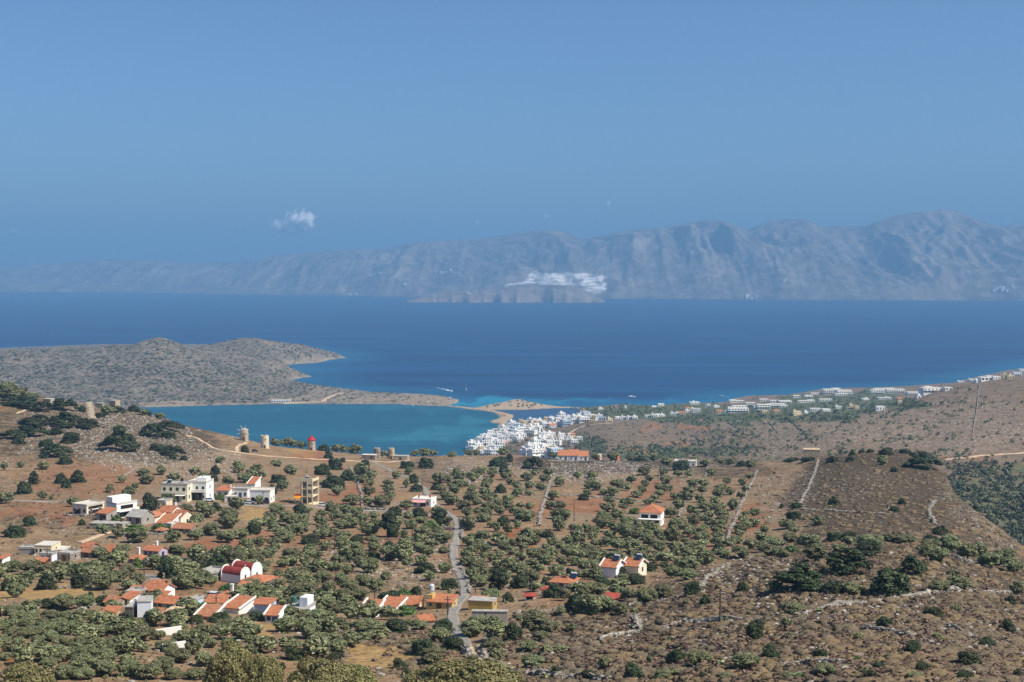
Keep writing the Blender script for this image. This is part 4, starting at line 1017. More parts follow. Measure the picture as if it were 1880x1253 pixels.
H('village_house', 'white house with a half orange roof left of the blank white wall', 229, 1113, 26, 13, 6, -22, 'mono', 'white', 'tile', rise=1.4, win=(1, 1), group=gv, lm='the half-roofed white house')
H('stone_house', 'grey stone house with worn pinkish roof at the left end of the village', 202, 1115, 26, 9, 6, -18, 'gable', 'wall_stone', 'tile_old', rise=1.6, win=(1, 0), group=gv, lm='the worn-roofed stone house')
H('village_house', 'tall box house with one huge blank white wall', 265, 1134, 29, 29, 6, 10, 'flat', 'white2', 'slab', win=(0, 0), group=gv, lm='the blank white wall house', storeys=1, parapet=False)
H('outbuilding', 'dark grey concrete lean-to against the blank white wall house', 237, 1134, 18, 19, 7, -6, 'flat', 'dark_concrete', 'slab', win=(0, 0), group=gv, cat='outbuilding', parapet=False)
H('stone_house', 'brown stone house with green door and pale orange roof', 302, 1124, 44, 17, 7, -20, 'gable', 'wall_stone', 'tile', rise=2.0, win=(2, 1), wkind='frame_green', group=gv, lm='the green-doored stone house')
H('stone_hut', 'stone hut with bright orange lean-to roof in front of the village', 199, 1135, 30, 9, 4.5, -8, 'mono', 'tower_stone', 'tile', rise=1.2, win=(1, 0), group=gv, cat='hut', lm='the bright-roofed stone hut')
H('stone_hut', 'narrow stone hut with a tiled slope right of the blank white wall', 288, 1136, 13, 11, 5, -25, 'gable', 'tower_stone', 'tile_old', rise=1.2, win=(0, 0), group=gv, cat='hut')
H('stone_ruin', 'roofless brown stone ruin under the green-doored house', 313, 1138, 28, 14, 5, -8, 'flat', 'wall_stone', 'dirt', win=(0, 0), group=gv, cat='ruin', parapet=False)
H('stone_house', 'stone house with faded orange hipped roof and slim white chimney', 411, 1105, 30, 11, 6.5, -15, 'hip', 'tower_stone', 'tile_old', rise=1.9, win=(1, 0), group=gv, lm='the hipped stone house', extras=[('chimney', .7, .5, 1.0, 'white')])
H('village_house', 'low house with long plain orange roof behind the climbing plant', 393, 1114, 42, 7, 6, -8, 'mono', 'tower_stone', 'tile', rise=1.6, win=(0, 0), group=gv)
H('village_house', 'house with bright orange sloping roof framed by white parapets', 424, 1126, 40, 9, 9, -26, 'mono', 'white', 'tile', rise=2.6, win=(0, 0), group=gv, edge='white', lm='the white-edged orange roof', found=3)
H('village_house', 'house with broad faded orange roof and white verges in front of the village', 375, 1138, 40, 6, 8, -14, 'mono', 'tower_stone', 'tile_old', rise=2.2, win=(0, 0), group=gv, edge='white', found=3, lm='the broad faded orange roof')
H('village_house', 'pale blue-white box house with orange tiles along its top', 481, 1131, 34, 21, 7, -10, 'mono', 'blue_white', 'tile', rise=.7, win=(0, 0), group=gv, lm='the pale blue box house', storeys=1)
H('village_house', 'house with orange roof tucked behind the pale blue box house', 459, 1119, 24, 10, 6, -14, 'gable', 'white', 'tile', rise=1.4, win=(0, 0), group=gv)
H('village_house', 'small white house with blue window, blue door and orange roof', 499, 1144, 28, 14, 6, -10, 'mono', 'white', 'tile', rise=1.8, win=(2, 0), wkind='frame_blue', group=gv, lm='the small blue-doored house', edge='white')
H('village_house', 'sprawling grey and white flat-roofed house with a green roof tank', 535, 1134, 46, 11, 9, -15, 'flat', 'white2', 'slab', win=(3, 1), group=gv, lm='the sprawling flat-roofed house', extras=[('tank', -.6, .6, 0, 'frame_green'), ('block', .1, .9, .5, .95, 2.2)])
H('outbuilding', 'pale bluish shed wall beside the paved yard', 351, 1117, 14, 14, 4, -25, 'flat', 'blue_white', 'slab', win=(0, 0), group=gv, cat='outbuilding')
H('outbuilding', 'grey low outbuilding left of the red vaulted church', 374, 1066, 30, 12, 7, -20, 'flat', 'dark_concrete', 'slab', win=(1, 1), cat='outbuilding')
H('porch_house', 'low building with broad orange roof in front of the church', 463, 1076, 44, 9, 9, -22, 'hip', 'white', 'tile', rise=2.0, win=(2, 0), cat='building', lm='the broad-roofed church hall')
H('porch_house', 'small orange-roofed annex left of the broad church hall', 443, 1083, 18, 5, 4, -15, 'mono', 'white', 'tile', rise=1.2, win=(0, 0), cat='building')
gc = 'houses around the lane junction'
H('village_house', 'orange-roofed house with white verge, left of the twin pair', 672, 1134, 36, 8, 9, -18, 'mono', 'white', 'tile', rise=3.2, win=(0, 0), group=gc, edge='white', lm='the twin orange roofs', found=3)
H('village_house', 'orange-roofed house with stepped edge, right of the twin pair', 707, 1130, 44, 9, 9, -24, 'mono', 'tower_stone', 'tile', rise=3.2, win=(2, 0), group=gc, edge='white', found=3)
H('village_house', 'low house with plain orange roof behind garden shrubs', 749, 1119, 42, 8, 7, -8, 'mono', 'cream', 'tile', rise=1.8, win=(1, 0), group=gc, edge='tile')
H('village_house', 'yellow house with long orange roof and a round roof tank', 806, 1118, 58, 12, 7, -14, 'mono', 'yellow', 'tile', rise=1.5, win=(3, 1), group=gc, lm='the yellow orange-roofed house', extras=[('block', -1.0, -.6, .2, .8, 1.4), ('tank', -.78, .5, 1.3)])
H('yellow_building', 'mustard yellow flat-topped building with brighter right wall', 882, 1121, 54, 17, 4.5, -14, 'flat', 'ochre', 'slab', win=(0, 1), group=gc, lm='the mustard yellow building', parapet=False, cat='building', storeys=1)
H('village_house', 'low orange-tiled roof behind the mustard yellow building', 880, 1106, 30, 5, 5, -12, 'gable', 'cream', 'tile_old', rise=1.0, win=(0, 0), group=gc)
H('concrete_block', 'large bare grey concrete building in two bays below the mustard building', 899, 1147, 76, 24, 1.4, -3, 'flat', 'concrete', 'slab', win=(0, 0), group=gc, lm='the grey concrete building', parapet=False, cat='building', extras=[('opening', -.26, -.2, 0, 1.0)], storeys=1)
H('white_shed', 'small white shed with tin roof half hidden by a dark tree', 905, 1170, 20, 8, 3.5, -10, 'flat', 'white', 'slab_pale', win=(0, 0), group=gc, cat='shed', lm='the small white shed', parapet=False)
H('tiled_shelter', 'sloping orange roof lying low among stones and trees', 785, 1144, 30, 4, 4, 18, 'mono', 'wall_stone', 'tile', rise=1.0, win=(0, 0), group=gc, cat='shelter')
ge = 'houses in the eastern olive groves'
H('village_house', 'white house with orange hipped roof and black roof tank', 1030, 1083, 42, 14, 8, -18, 'hip', 'white', 'tile', rise=2.0, win=(3, 1), group=ge, lm='the black-tanked house', extras=[('tank', .45, .4, .9, 'tank_black'), ('solar', .8, .6, .2)])
H('village_house', 'white house of the gabled pair, with tall shaded front wall', 1117, 1061, 30, 20, 8, -28, 'gable', 'white2', 'tile', rise=2.8, win=(0, 1), dr=False, group=ge, edge='white', lm='the gabled pair', extras=[('solar', .5, .5, 1.2)], storeys=1)
H('village_house', 'cream house of the gabled pair, half behind a dark tree', 1158, 1058, 30, 19, 8, -28, 'gable', 'pale_cream', 'tile', rise=2.8, win=(0, 1), dr=False, group=ge, edge='white', extras=[('solar', .5, .5, 1.2)], storeys=1)
H('garden_kiosk', 'open white kiosk with red roof at the edge of the scrub', 972, 1102, 16, 8, 3.5, -8, 'hip', 'white', 'tile_red', rise=.9, win=(0, 0), group=ge, cat='kiosk', lm='the red-roofed kiosk', extras=[('opening', -.7, .7, .1, .75)])
H('white_shed', 'narrow white hut with red roof behind a dark tree', 1000, 1094, 10, 12, 3, -20, 'hip', 'white', 'tile_red', rise=.9, win=(0, 0), group=ge, cat='hut', lm='the narrow red-roofed hut')
H('stone_ruin', 'crumbling hut with broken red tiles among olive trees', 1123, 1105, 22, 5, 4, -10, 'mono', 'wall_stone', 'tile_red', rise=1.0, win=(0, 0), group=ge, cat='ruin', lm='the broken red-tiled hut')
gr_ = 'houses along the ridge'
H('ridge_villa', 'terrace of white villas under long orange roofs on the ridge, left unit', 1034, 845, 19, 8, 9, -4, 'mono', 'white', 'tile', rise=2.6, win=(2, 0), group=gr_, lm='the orange-roofed ridge villas')
H('ridge_villa', 'terrace of white villas under long orange roofs on the ridge, middle unit', 1053, 846, 17, 9, 9, -4, 'mono', 'white2', 'tile', rise=3.0, win=(2, 0), group=gr_)
H('ridge_villa', 'terrace of white villas under long orange roofs on the ridge, right unit', 1071, 846, 17, 8, 9, -4, 'mono', 'white', 'tile', rise=2.4, win=(2, 0), group=gr_)
H('village_house', 'small pink house right of the orange ridge villas', 1095, 842, 13, 9, 7, -15, 'flat', 'pink', 'slab_pale', win=(2, 1), group=gr_, lm='the small pink house')
H('village_house', 'small rust-red house with white upper floor on the ridge', 1127, 845, 14, 9, 7, -15, 'flat', 'orange_wall', 'slab_pale', win=(2, 1), group=gr_, lm='the rust-red house', extras=[('block', -.2, .8, .2, .9, 2.0)])
H('village_house', 'white house mostly hidden behind the biggest dark ridge tree', 1258, 857, 40, 9, 8, -10, 'flat', 'white', 'slab_pale', win=(4, 1), group=gr_, lm='the hidden white ridge house')
H('stone_barn', 'blocky tan stone barn on the ridge in front of the brown hill', 1490, 838, 30, 13, 8, -12, 'flat', 'tower_stone', 'dirt', win=(0, 0), cat='barn', lm='the tan stone barn', parapet=False)
gl = 'ruins on the left hilltop'
H('stone_ruin', 'tall broken stone ruin with a pinkish wall on the left hilltop', 206, 750, 15, 14, 5, -25, 'flat', 'tower_stone', 'slab', win=(1, 1), dr=False, group=gl, cat='ruin', lm='the tall hilltop ruin', parapet=False)
H('stone_ruin', 'low stone hut left of the tall hilltop ruin', 181, 749, 15, 8, 4, -15, 'flat', 'wall_stone', 'slab', win=(1, 0), dr=False, group=gl, cat='ruin', parapet=False)
H('stone_hut', 'flat stone hut with a bright white end wall on the hilltop', 86, 739, 16, 6, 4, -20, 'flat', 'tower_stone', 'slab_pale', win=(0, 0), group=gl, cat='hut', lm='the white-ended hilltop hut', parapet=False)
H('stone_house', 'low stone building with white roof left of the first ruined tower', 676, 844, 26, 8, 6, -10, 'flat', 'wall_stone', 'slab_pale', win=(2, 1), cat='building', parapet=False)
H('stone_ruin', 'low ruined stone house joined to the right ruined tower', 735, 846, 27, 8, 6, -8, 'flat', 'tower_stone', 'slab', win=(1, 1), cat='ruin', parapet=False)

# ---- free-standing white garden walls
def white_wall(u, v, wpx, hpx, yaw, label, slope=0.0):
    x, y, z = place(u, v); s = y / F0; w, h = wpx * s, hpx * s
    b = MB(); n = 8
    pr = [(-w / 2 + w * i / n, h * (1 + slope * i / n)) for i in range(n + 1)]
    base = [(-w / 2, 0, -1.2), (w / 2, 0, -1.2)] + [(a, 0, c) for a, c in reversed(pr)]
    b.prism(base[::-1], [(a, .35, c) for a, _, c in base][::-1])
    o = b.obj('garden_wall', M['white'], None, (x, y, z), R(yaw)); tag(o, label, 'wall', 'white garden walls')
    OCC.append((x, y, w * .5)); LM.append((u, v, 'the free-standing white wall')); return o
white_wall(307, 1166, 54, 12, 30, 'long bright white garden wall with sagging top edge', .12)
white_wall(320, 1196, 44, 16, 30, 'square-ended white garden wall half behind an olive tree', .02)

# ---- windmills and ruined towers on the ridge
def tower(u, v, wpx, hpx, label, mat, cap=False, sails=False, broken=0.0, lm=None, pale=False):
    x, y, z = place(u, v); s = y / F0; r, h = wpx * s / 2, hpx * s
    root = empty('windmill' if (cap or sails) else 'ruined_windmill', (x, y + r, z)); tag(root, label, 'windmill', 'windmills on the ridge')
    b = MB(); seg = 24; ring = 7
    n0 = 0
    for k in range(ring):
        f = k / (ring - 1)
        for i in range(seg):
            a = 2 * math.pi * i / seg
            zz_ = -1.0 + (h + 1.0) * f
            if k == ring - 1: zz_ -= broken * h * (.5 + .5 * math.sin(a * 2 + u) * math.cos(a * 5)) * (1 if broken else 0)
            rr = r * (1.06 - .10 * f)
            b.v.append((rr * math.cos(a), rr * math.sin(a), zz_))
    for k in range(ring - 1):
        for i in range(seg):
            j = (i + 1) % seg; b.f.append((k * seg + i, k * seg + j, (k + 1) * seg + j, (k + 1) * seg + i)); b.m.append(0)
    b.f.append(tuple((ring - 1) * seg + i for i in range(seg))); b.m.append(1)
    b.obj('tower', [M[mat], M['slab']], root)
    door(root, .15 * r, -r * 1.045, 0, .9, 1.8)
    window(root, .3 * r, -r * .97, h * .62, .5, .6, R(17), 'frame_brown')
    if cap:
        MB().lathe([(r * 1.18, h), (r * 1.18, h + .15), (r * .65, h + r * .62), (.05, h + r * 1.25)], 20).obj('cap', M['redcap'], root)
        MB().tube((0, 0, h + r * 1.2), (0, 0, h + r * 1.6), .06).obj('finial', M['wood'], root)
    if sails:
        MB().lathe([(r * .98, h), (r * .9, h + .4), (.05, h + r * .5)], 16).obj('cap', M['slab'], root)
        hub = MB().tube((0, -r * 1.25, h * .86), (0, r * .3, h * .9), .14).obj('axle', M['wood'], root)
        for k in range(8):
            a = 2 * math.pi * (k + .5) / 8; L = 4.6
            c = (0, -r * 1.2, h * .86); e = (L * math.cos(a), -r * 1.2, h * .86 + L * math.sin(a))
            MB().tube(c, e, .10, .08).tube(((c[0] + e[0]) / 2, c[1], (c[2] + e[2]) / 2), e, .19, .17).obj('sail_arm', M['frame'], root)
    OCC.append((x, y + r, r * 1.5))
    if lm: LM.append((u, v - hpx / 2, lm))
tower(447, 810, 15, 20, 'stone windmill with eight bare wooden sail arms, leftmost on the ridge', 'tower_stone', sails=True, lm='the bare-sailed windmill')
tower(485, 823, 15, 24, 'pale roofless windmill tower between the sailed and the red-capped mills', 'tower_pale', broken=.12, lm='the pale roofless tower')
tower(571, 827, 14, 18, 'stone windmill tower with a bright red conical cap', 'tower_stone', cap=True, lm='the red-capped windmill')
tower(692, 842, 12, 19, 'ruined stone mill tower, left of the pair beside the road', 'wall_stone', broken=.05, lm='the left ruined tower')
tower(718, 843, 12, 20, 'ruined stone mill tower with pale rim, right of the pair beside the road', 'tower_stone', broken=.05, lm='the right ruined tower')

# ---- unfinished concrete building on the upper road
def unfinished():
    x, y, z = place(557, 926); s = y / F0; w, h, d = 36 * s, 43 * s, 8
    root = empty('unfinished_building', (x, y, z), R(-12)); tag(root, 'unfinished three-storey concrete building open at the front, with an orange awning', 'building')
    LM.append((557, 905, 'the unfinished concrete building')); OCC.append((x, y + d / 2, w * .6))
    st = h / 3
    for k in range(4):
        MB().box(-w / 2, w / 2, 0, d, k * st - (.28 if k else 2), k * st).obj('floor_slab', M['cream'], root)
    for i in range(4):
        cx = -w / 2 + .2 + (w - .4) * (0, .42, .72, 1)[i]
        for cyy in (.2, d - .3):
            b = MB()
            for k in range(3): b.box(cx - .2, cx + .2, cyy - .2, cyy + .2, k * st, (k + 1) * st - .28)
            b.obj('column', M['cream'], root)
    MB().box(-w / 2 + .5, w / 2 - .5, d - .9, d - .6, 0, h - .28).obj('rear_wall', M['concrete'], root)
    MB().box(w * .22, w / 2 - .42, .05, .25, st, st + 1.2).box(w * .22, w / 2 - .42, .05, .25, 2 * st, 2 * st + 1.0).box(w * .22, w / 2 - .42, .05, .25, 3 * st - 1.3, 3 * st - .3).obj('front_wall', M['pale_cream'], root)
    MB().box(-w / 2, w / 2, 0, .25, h, h + 1.2).box(w / 2 - .25, w / 2, .25, d, h, h + .8).obj('parapet', M['cream'], root)
    MB().box(-w / 2 + .45, -w * .1, -.02, .1, 2 * st, 2 * st + .9).obj('balustrade', M['pink'], root)
    MB().box(-w / 2 + .4, -w * .1, -.1, .05, st + .15, st + 1.0).obj('banner', M['tile_red'], root)
    MB().prism([(-w / 2 + .3, -.05, st + .1), (-w * .1, -.05, st + .1), (-w * .1, -2.2, st - .6), (-w / 2 + .3, -2.2, st - .6)][::-1], [(-w / 2 + .3, -.05, st + .18), (-w * .1, -.05, st + .18), (-w * .1, -2.2, st - .52), (-w / 2 + .3, -2.2, st - .52)][::-1]).obj('awning', M['orange_canvas'], root)
    window(root, w * .07, .2, .3, 2.0, 1.8)
    solar_heater(root, .2, d * .5, h + .1)
unfinished()

# ---- the church with red barrel vaults
def church():
    x, y, z = place(472, 1068); s = y / F0
    root = empty('church', (x, y, z), R(58)); tag(root, 'white church with two long red barrel-vaulted naves and rounded gables', 'church')
    LM.append((465, 1050, 'the red-vaulted church')); OCC.append((x - 4, y + 4, 9))
    # local -Y is the facade (to the right and towards the camera); naves run back along +Y
    def nave(cx, r, L, h, y0=0.0):
        w = MB().box(cx - r, cx + r, y0 + .4, y0 + L - .4, -2.5, h)
        w.obj('nave_wall', M['white2'], root)
        arc = [(cx + r * math.cos(t), h + r * .98 * math.sin(t)) for t in np.linspace(0, math.pi, 15)]
        MB().prism([(a, y0 + .4, c) for a, c in arc], [(a, y0 + L - .4, c) for a, c in arc]).obj('vault', M['church_red'], root)
        for yy, nm in ((y0, 'facade'), (y0 + L - .4, 'rear_gable')):
            g = [(cx - r - .25, -2.5), (cx + r + .25, -2.5)] + [(cx + (r + .25) * math.cos(t), h + (r + .35) * math.sin(t)) for t in np.linspace(0, math.pi, 15)]
            f = MB().prism([(a, yy, c) for a, c in g], [(a, yy + .4, c) for a, c in g]).obj(nm, M['white'], root)
            if nm == 'facade':
                zt = h + r + .35
                MB().box(cx - .06, cx + .06, yy + .1, yy + .22, zt, zt + .9).box(cx - .3, cx + .3, yy + .1, yy + .22, zt + .5, zt + .62).obj('cross', M['frame'], f)
                MB().box(cx - .35, cx + .35, yy - .06, yy + .05, 1.2, 3.0).obj('window', M['glass'], f)
    root.scale = (.78, .52, .8)
    nave(0, 2.3, 13.5, 3.6)
    nave(-4.9, 2.1, 13.0, 3.0, .8)
church()

# ---- cars
def car(u, v, yaw, paint, label, hf=None):
    x, y, z = place(u, v, hf)
    root = empty('parked_car', (x, y, z + .05), R(yaw)); tag(root, label, 'car', 'parked cars')
    b = MB(); prof = [(-2.0, .35), (2.0, .35), (2.05, .75), (1.9, .95), (1.0, 1.0), (-1.9, 1.0), (-2.05, .8)]
    b.prism([(a, -.85, c) for a, c in prof][::-1], [(a, .85, c) for a, c in prof][::-1]); b.obj('body', M[paint], root)
    cab = [(-1.8, 1.0), (1.0, 1.0), (.35, 1.5), (-1.4, 1.5)]
    MB().prism([(a, -.75, c) for a, c in cab][::-1], [(a, .75, c) for a, c in cab][::-1]).obj('cabin', M['glass'], root)
    MB().box(-1.4, .35, -.72, .72, 1.5, 1.55).obj('roof', M[paint], root)
    for sx in (-1.25, 1.25):
        for sy in (-.87, .87): MB().tube((sx, sy - .1, .33), (sx, sy + .1, .33), .33, seg=12).obj('wheel', M['tyre'], root)
car(468, 830, 10, 'car_paint', 'dark blue car parked under the pale roofless tower')
car(486, 925, 4, 'car_paint', 'dark car parked beside the last arch of the white arcade')
car(459, 926, 0, 'car_white', 'white car parked in front of the white arcade')
car(385, 921, 6, 'car_white', 'white car parked right of the shaded ground floor')
car(593, 930, 5, 'car_white', 'white car on the paved yard right of the unfinished building')
car(395, 1100, -20, 'car_white', 'white car in the village yard beside the hipped stone house')
# ---------------------------------------------------------------- roads, dry stone walls, poles (pixel traces laid on the terrain)
def trace(pts, hf, step=2.0):
    P = []
    for u, v in pts:
        h = hf.hit(u, v)
        if h: P.append(h[:2])
    P = np.array(P); out = [P[0]]
    for a, b in zip(P[:-1], P[1:]):
        n = max(1, int(np.hypot(*(b - a)) / step))
        for i in range(1, n + 1): out.append(a + (b - a) * i / n)
    out = np.array(out)
    if len(out) > 8:                                    # soften the corners
        k = np.array([1, 2, 3, 2, 1.]) / 9
        q = np.pad(out, ((2, 2), (0, 0)), mode='edge')
        sm = sum(k[i] * q[i:i + len(out)] for i in range(5)); sm[0], sm[-1] = out[0], out[-1]; out = sm
    return out
ROADS = []
def road(name, pts, width, mat, hf=near, label=None, lift=.22):
    P = trace(pts, hf); n = len(P)
    t = np.gradient(P, axis=0); t /= np.linalg.norm(t, axis=1)[:, None] + 1e-9
    nr = np.stack([-t[:, 1], t[:, 0]], 1)
    wv = width * (1 + .18 * fbm(np.arange(n) / 4., np.zeros(n), 71, 2))
    offs = np.linspace(-.5, .5, 7)
    rows = []
    for o in offs:
        xy = P + nr * (wv * o)[:, None]
        z = hf.ground(xy[:, 0], xy[:, 1]) + lift - .3 * (abs(o) > .45)
        rows.append(np.column_stack([xy, z]))
    V = np.stack(rows, 1).reshape(-1, 3)
    i = np.arange(n - 1)[:, None] * 7 + np.arange(6)[None]
    f = np.stack([i, i + 1, i + 8, i + 7], -1).reshape(-1, 4)[:, ::-1]
    tag(add_obj(name, make_mesh(name, V, f, [M[mat]])), kind='structure')
    ROADS.append((P, width))
MAIN_LANE = [(682, 847), (692, 852), (708, 860), (728, 869), (747, 877), (765, 887), (778, 896), (785, 909), (797, 922), (812, 936), (826, 944), (836, 954), (840, 968), (837, 988), (833, 1008), (833, 1026), (838, 1042), (847, 1060), (854, 1078), (852, 1092), (842, 1106), (834, 1118), (830, 1130), (832, 1143), (841, 1160), (850, 1176), (856, 1190)]
road('lane', MAIN_LANE, 2.9, 'asphalt')
road('upper_road', [(15, 919), (70, 921), (120, 922), (200, 922), (260, 924), (340, 927), (420, 927), (480, 929), (560, 931), (600, 934), (650, 938), (712, 938), (760, 942), (800, 946), (828, 946)], 3.6, 'asphalt')
road('ridge_track', [(340, 800), (362, 804), (378, 814), (392, 823), (412, 828), (440, 831), (475, 836), (520, 840), (575, 843), (640, 846), (684, 847), (712, 849), (750, 846)], 3.0, 'dirt')
road('windmill_track', [(436, 830), (434, 823), (440, 817), (452, 813), (474, 808)], 2.4, 'dirt')
road('farm_track', [(855, 1190), (866, 1200), (877, 1213), (886, 1228), (890, 1245)], 3.0, 'dirt')
road('village_path', [(146, 997), (165, 990), (182, 983), (202, 977)], 2.4, 'dirt')
road('hill_path', [(30, 760), (60, 748), (75, 740)], 1.6, 'dirt')
road('village_lane', [(258, 1060), (272, 1056), (284, 1064), (296, 1076), (306, 1090), (318, 1104), (345, 1104)], 3.2, 'asphalt')
road('coast_road', [(1008, 812), (1022, 808), (1040, 800), (1056, 789), (1075, 782), (1098, 779), (1125, 778)], 6.0, 'dirt', mid, lift=.6)
road('valley_track', [(1735, 845), (1780, 841), (1830, 836), (1885, 831)], 5.0, 'dirt', mid, lift=.5)
road('headland_track', [(592, 738), (602, 731), (615, 725), (630, 722)], 9.0, 'dirt', head, lift=.5)
road('headland_shore_track', [(520, 741), (560, 739.5), (592, 738)], 6.0, 'dirt', head, lift=.5)

ICO = np.array([(0, 0, 1), (.894, 0, .447), (.276, .851, .447), (-.724, .526, .447), (-.724, -.526, .447), (.276, -.851, .447), (.724, .526, -.447), (-.276, .851, -.447), (-.894, 0, -.447), (-.276, -.851, -.447), (.724, -.526, -.447), (0, 0, -1)])
ICOF = np.array([(0, 1, 2), (0, 2, 3), (0, 3, 4), (0, 4, 5), (0, 5, 1), (1, 6, 2), (2, 7, 3), (3, 8, 4), (4, 9, 5), (5, 10, 1), (6, 7, 2), (7, 8, 3), (8, 9, 4), (9, 10, 5), (10, 6, 1), (6, 11, 7), (7, 11, 8), (8, 11, 9), (9, 11, 10), (10, 11, 6)])
def stone_wall(pts, label, h=1.1, w=.8, mat='dry_wall', hf=near, gap=None, seed=0, name='dry_stone_wall', lm=None):
    P = trace(pts, hf, .7 if hf is near else 4.0); n = len(P); h *= .5 if hf is near else .8; w *= .8
    if n < 3: return
    t = np.gradient(P, axis=0); t /= np.linalg.norm(t, axis=1)[:, None] + 1e-9
    nr = np.stack([-t[:, 1], t[:, 0]], 1)
    r = np.random.RandomState(seed + int(pts[0][0] * 7 + pts[0][1]))
    hh = h * np.clip(.9 + 1.1 * fbm(np.arange(n) / 7., np.zeros(n) + pts[0][0], 72, 3), .25, 1.5) * (1 + .4 * (r.rand(n) - .5))
    prof = [(-.62, -.5), (-.5, .0), (-.42, .55), (-.3, .98), (.0, 1.06), (.3, .98), (.42, .55), (.5, .0), (.62, -.5)]
    rows = []
    for o, k in prof:
        xy = P + nr * (w * (o + (r.rand(n) - .5) * .34))[:, None]
        z = hf.ground(P[:, 0], P[:, 1]) + (hh * k if k > 0 else h * k * 1.2) + (r.rand(n) - .5) * .34 * (k > .3) * h
        rows.append(np.column_stack([xy, z]))
    m = len(prof)
    V = np.stack(rows, 1).reshape(-1, 3)
    i = np.arange(n - 1)[:, None] * m + np.arange(m - 1)[None]
    f = np.stack([i, i + m, i + m + 1, i + 1], -1).reshape(-1, 4)
    fs_ = [f]
    if hf is near and mat != 'concrete':                # loose stones heaped on the core
        VV, TT, k0 = [V], [], len(V)
        for i_ in range(n):
            for _ in range(3 if P[i_, 1] < 460 else 2):
                o_ = (r.rand() - .5) * w * 1.3; zt_ = float(hf.ground(P[i_:i_ + 1, 0], P[i_:i_ + 1, 1])[0]) + hh[i_] * (.35 + .75 * r.rand()) * (1 - abs(o_) / w * .6)
                st_ = ICO * (1 + .5 * (r.rand(12, 1) - .5)) * np.array([.2 + .25 * r.rand(), .2 + .2 * r.rand(), .14 + .16 * r.rand()]) * (.6 + .8 * r.rand()) * (1.25 if P[i_, 1] > 460 else 1)
                VV.append(st_ + np.array([P[i_, 0] + nr[i_, 0] * o_ + (r.rand() - .5) * .4, P[i_, 1] + nr[i_, 1] * o_, zt_])); TT.append(ICOF + k0); k0 += 12
        V = np.concatenate(VV); fs_ = [f, np.concatenate(TT)]
    o = add_obj(name, make_mesh(name, V, fs_, [M[mat]]))
    tag(o, label, 'wall', 'dry stone walls')
    if lm: LM.append((*pts[len(pts) // 2], lm))
    for k in range(0, n, 4): OCC.append((P[k, 0], P[k, 1], .7))
W = stone_wall
W([(1013, 852), (1011, 868), (1009, 888), (1004, 906), (997, 928), (991, 945), (990, 966)], 'tall straight dry stone wall running down the slope left of the orange ploughed plot', 1.7, 1.1, 'dry_wall_pale', lm='the long pale slope wall')
W([(1390, 864), (1384, 880), (1372, 902), (1358, 930), (1344, 965), (1331, 1000)], 'long pale stone wall descending along the left edge of the stony strip', 1.6, 1.0, 'dry_wall_pale', lm='the stony strip wall')
W([(1502, 845), (1496, 868), (1486, 890), (1474, 912), (1468, 926)], 'stone wall along the right edge of the stony strip under the tan barn', 1.3, .9, 'dry_wall_pale', lm='the wall below the barn')
W([(1026, 910), (1060, 911), (1085, 914), (1108, 914), (1150, 918), (1215, 924)], 'dark horizontal terrace wall above the hipped-roof villa', 1.4, 1.0, 'dry_wall')
W([(1256, 926), (1250, 938), (1246, 950)], 'short stone wall right of the hipped-roof villa', 1.6, .9, 'dry_wall_pale')
W([(1006, 846), (1060, 848), (1110, 849), (1160, 851), (1205, 858), (1225, 861)], 'dark wall along the ridge in front of the orange ridge villas', 1.3, 1.0, 'dry_wall')
W([(1285, 857), (1320, 856), (1385, 855)], 'low ridge wall right of the biggest dark ridge tree', 1.1, .9, 'dry_wall')
W([(1302, 850), (1298, 862), (1294, 876)], 'thin dark wall running down from the ridge through olive rows', 1.2, .8, 'dry_wall')
W([(642, 858), (650, 874), (658, 892), (664, 908), (664, 930)], 'dark wall winding down through the olives left of the lane', 1.3, .9, 'dry_wall')
W([(664, 935), (690, 937), (710, 938)], 'grey retaining wall beside the upper road left of the pink-trimmed house', 1.6, .9, 'dry_wall_pale')
W([(774, 896), (780, 909), (792, 922), (806, 935), (822, 944)], 'stone wall following the left edge of the upper lane', 1.0, .7, 'dry_wall')
W([(845, 955), (847, 972), (848, 990)], 'dark wall on the right of the lane below its bend', 1.6, .9, 'dry_wall')
W([(842, 1030), (850, 1050), (860, 1072), (862, 1090)], 'dark wall on the right of the lower lane', 1.3, .8, 'dry_wall')
W([(828, 1000), (827, 1020), (829, 1036), (836, 1052)], 'pale wall on the left of the lower lane', 1.0, .7, 'dry_wall_pale')
W([(810, 973), (835, 973)], 'flat grey terrace wall where the lane bends beside pines', 2.6, .7, 'concrete', name='terrace_wall')
W([(852, 997), (880, 998), (900, 999)], 'long grey wall edging the olive terrace right of the lane', 1.3, .8, 'dry_wall_pale')
W([(1100, 1177), (1125, 1171), (1150, 1166), (1172, 1160)], 'broken field wall, lower left of the vertical pale wall in the scrub', 1.2, .9, 'dry_wall_pale', lm='the broken field wall')
W([(1195, 1160), (1225, 1154), (1258, 1147), (1300, 1145), (1369, 1141)], 'long field wall crossing the scrub towards the largest dark bush', 1.2, .9, 'dry_wall_pale', lm='the long middle field wall')
W([(1166, 1135), (1168, 1146), (1171, 1158)], 'short upright pale wall running downhill in the scrub', 1.4, 1.1, 'dry_wall_pale')
W([(1155, 1115), (1180, 1110), (1209, 1105), (1245, 1098), (1282, 1091), (1294, 1088)], 'field wall at the foot of the olive grove, uppermost in the scrub', 1.1, .8, 'dry_wall_pale', lm='the uppermost field wall')
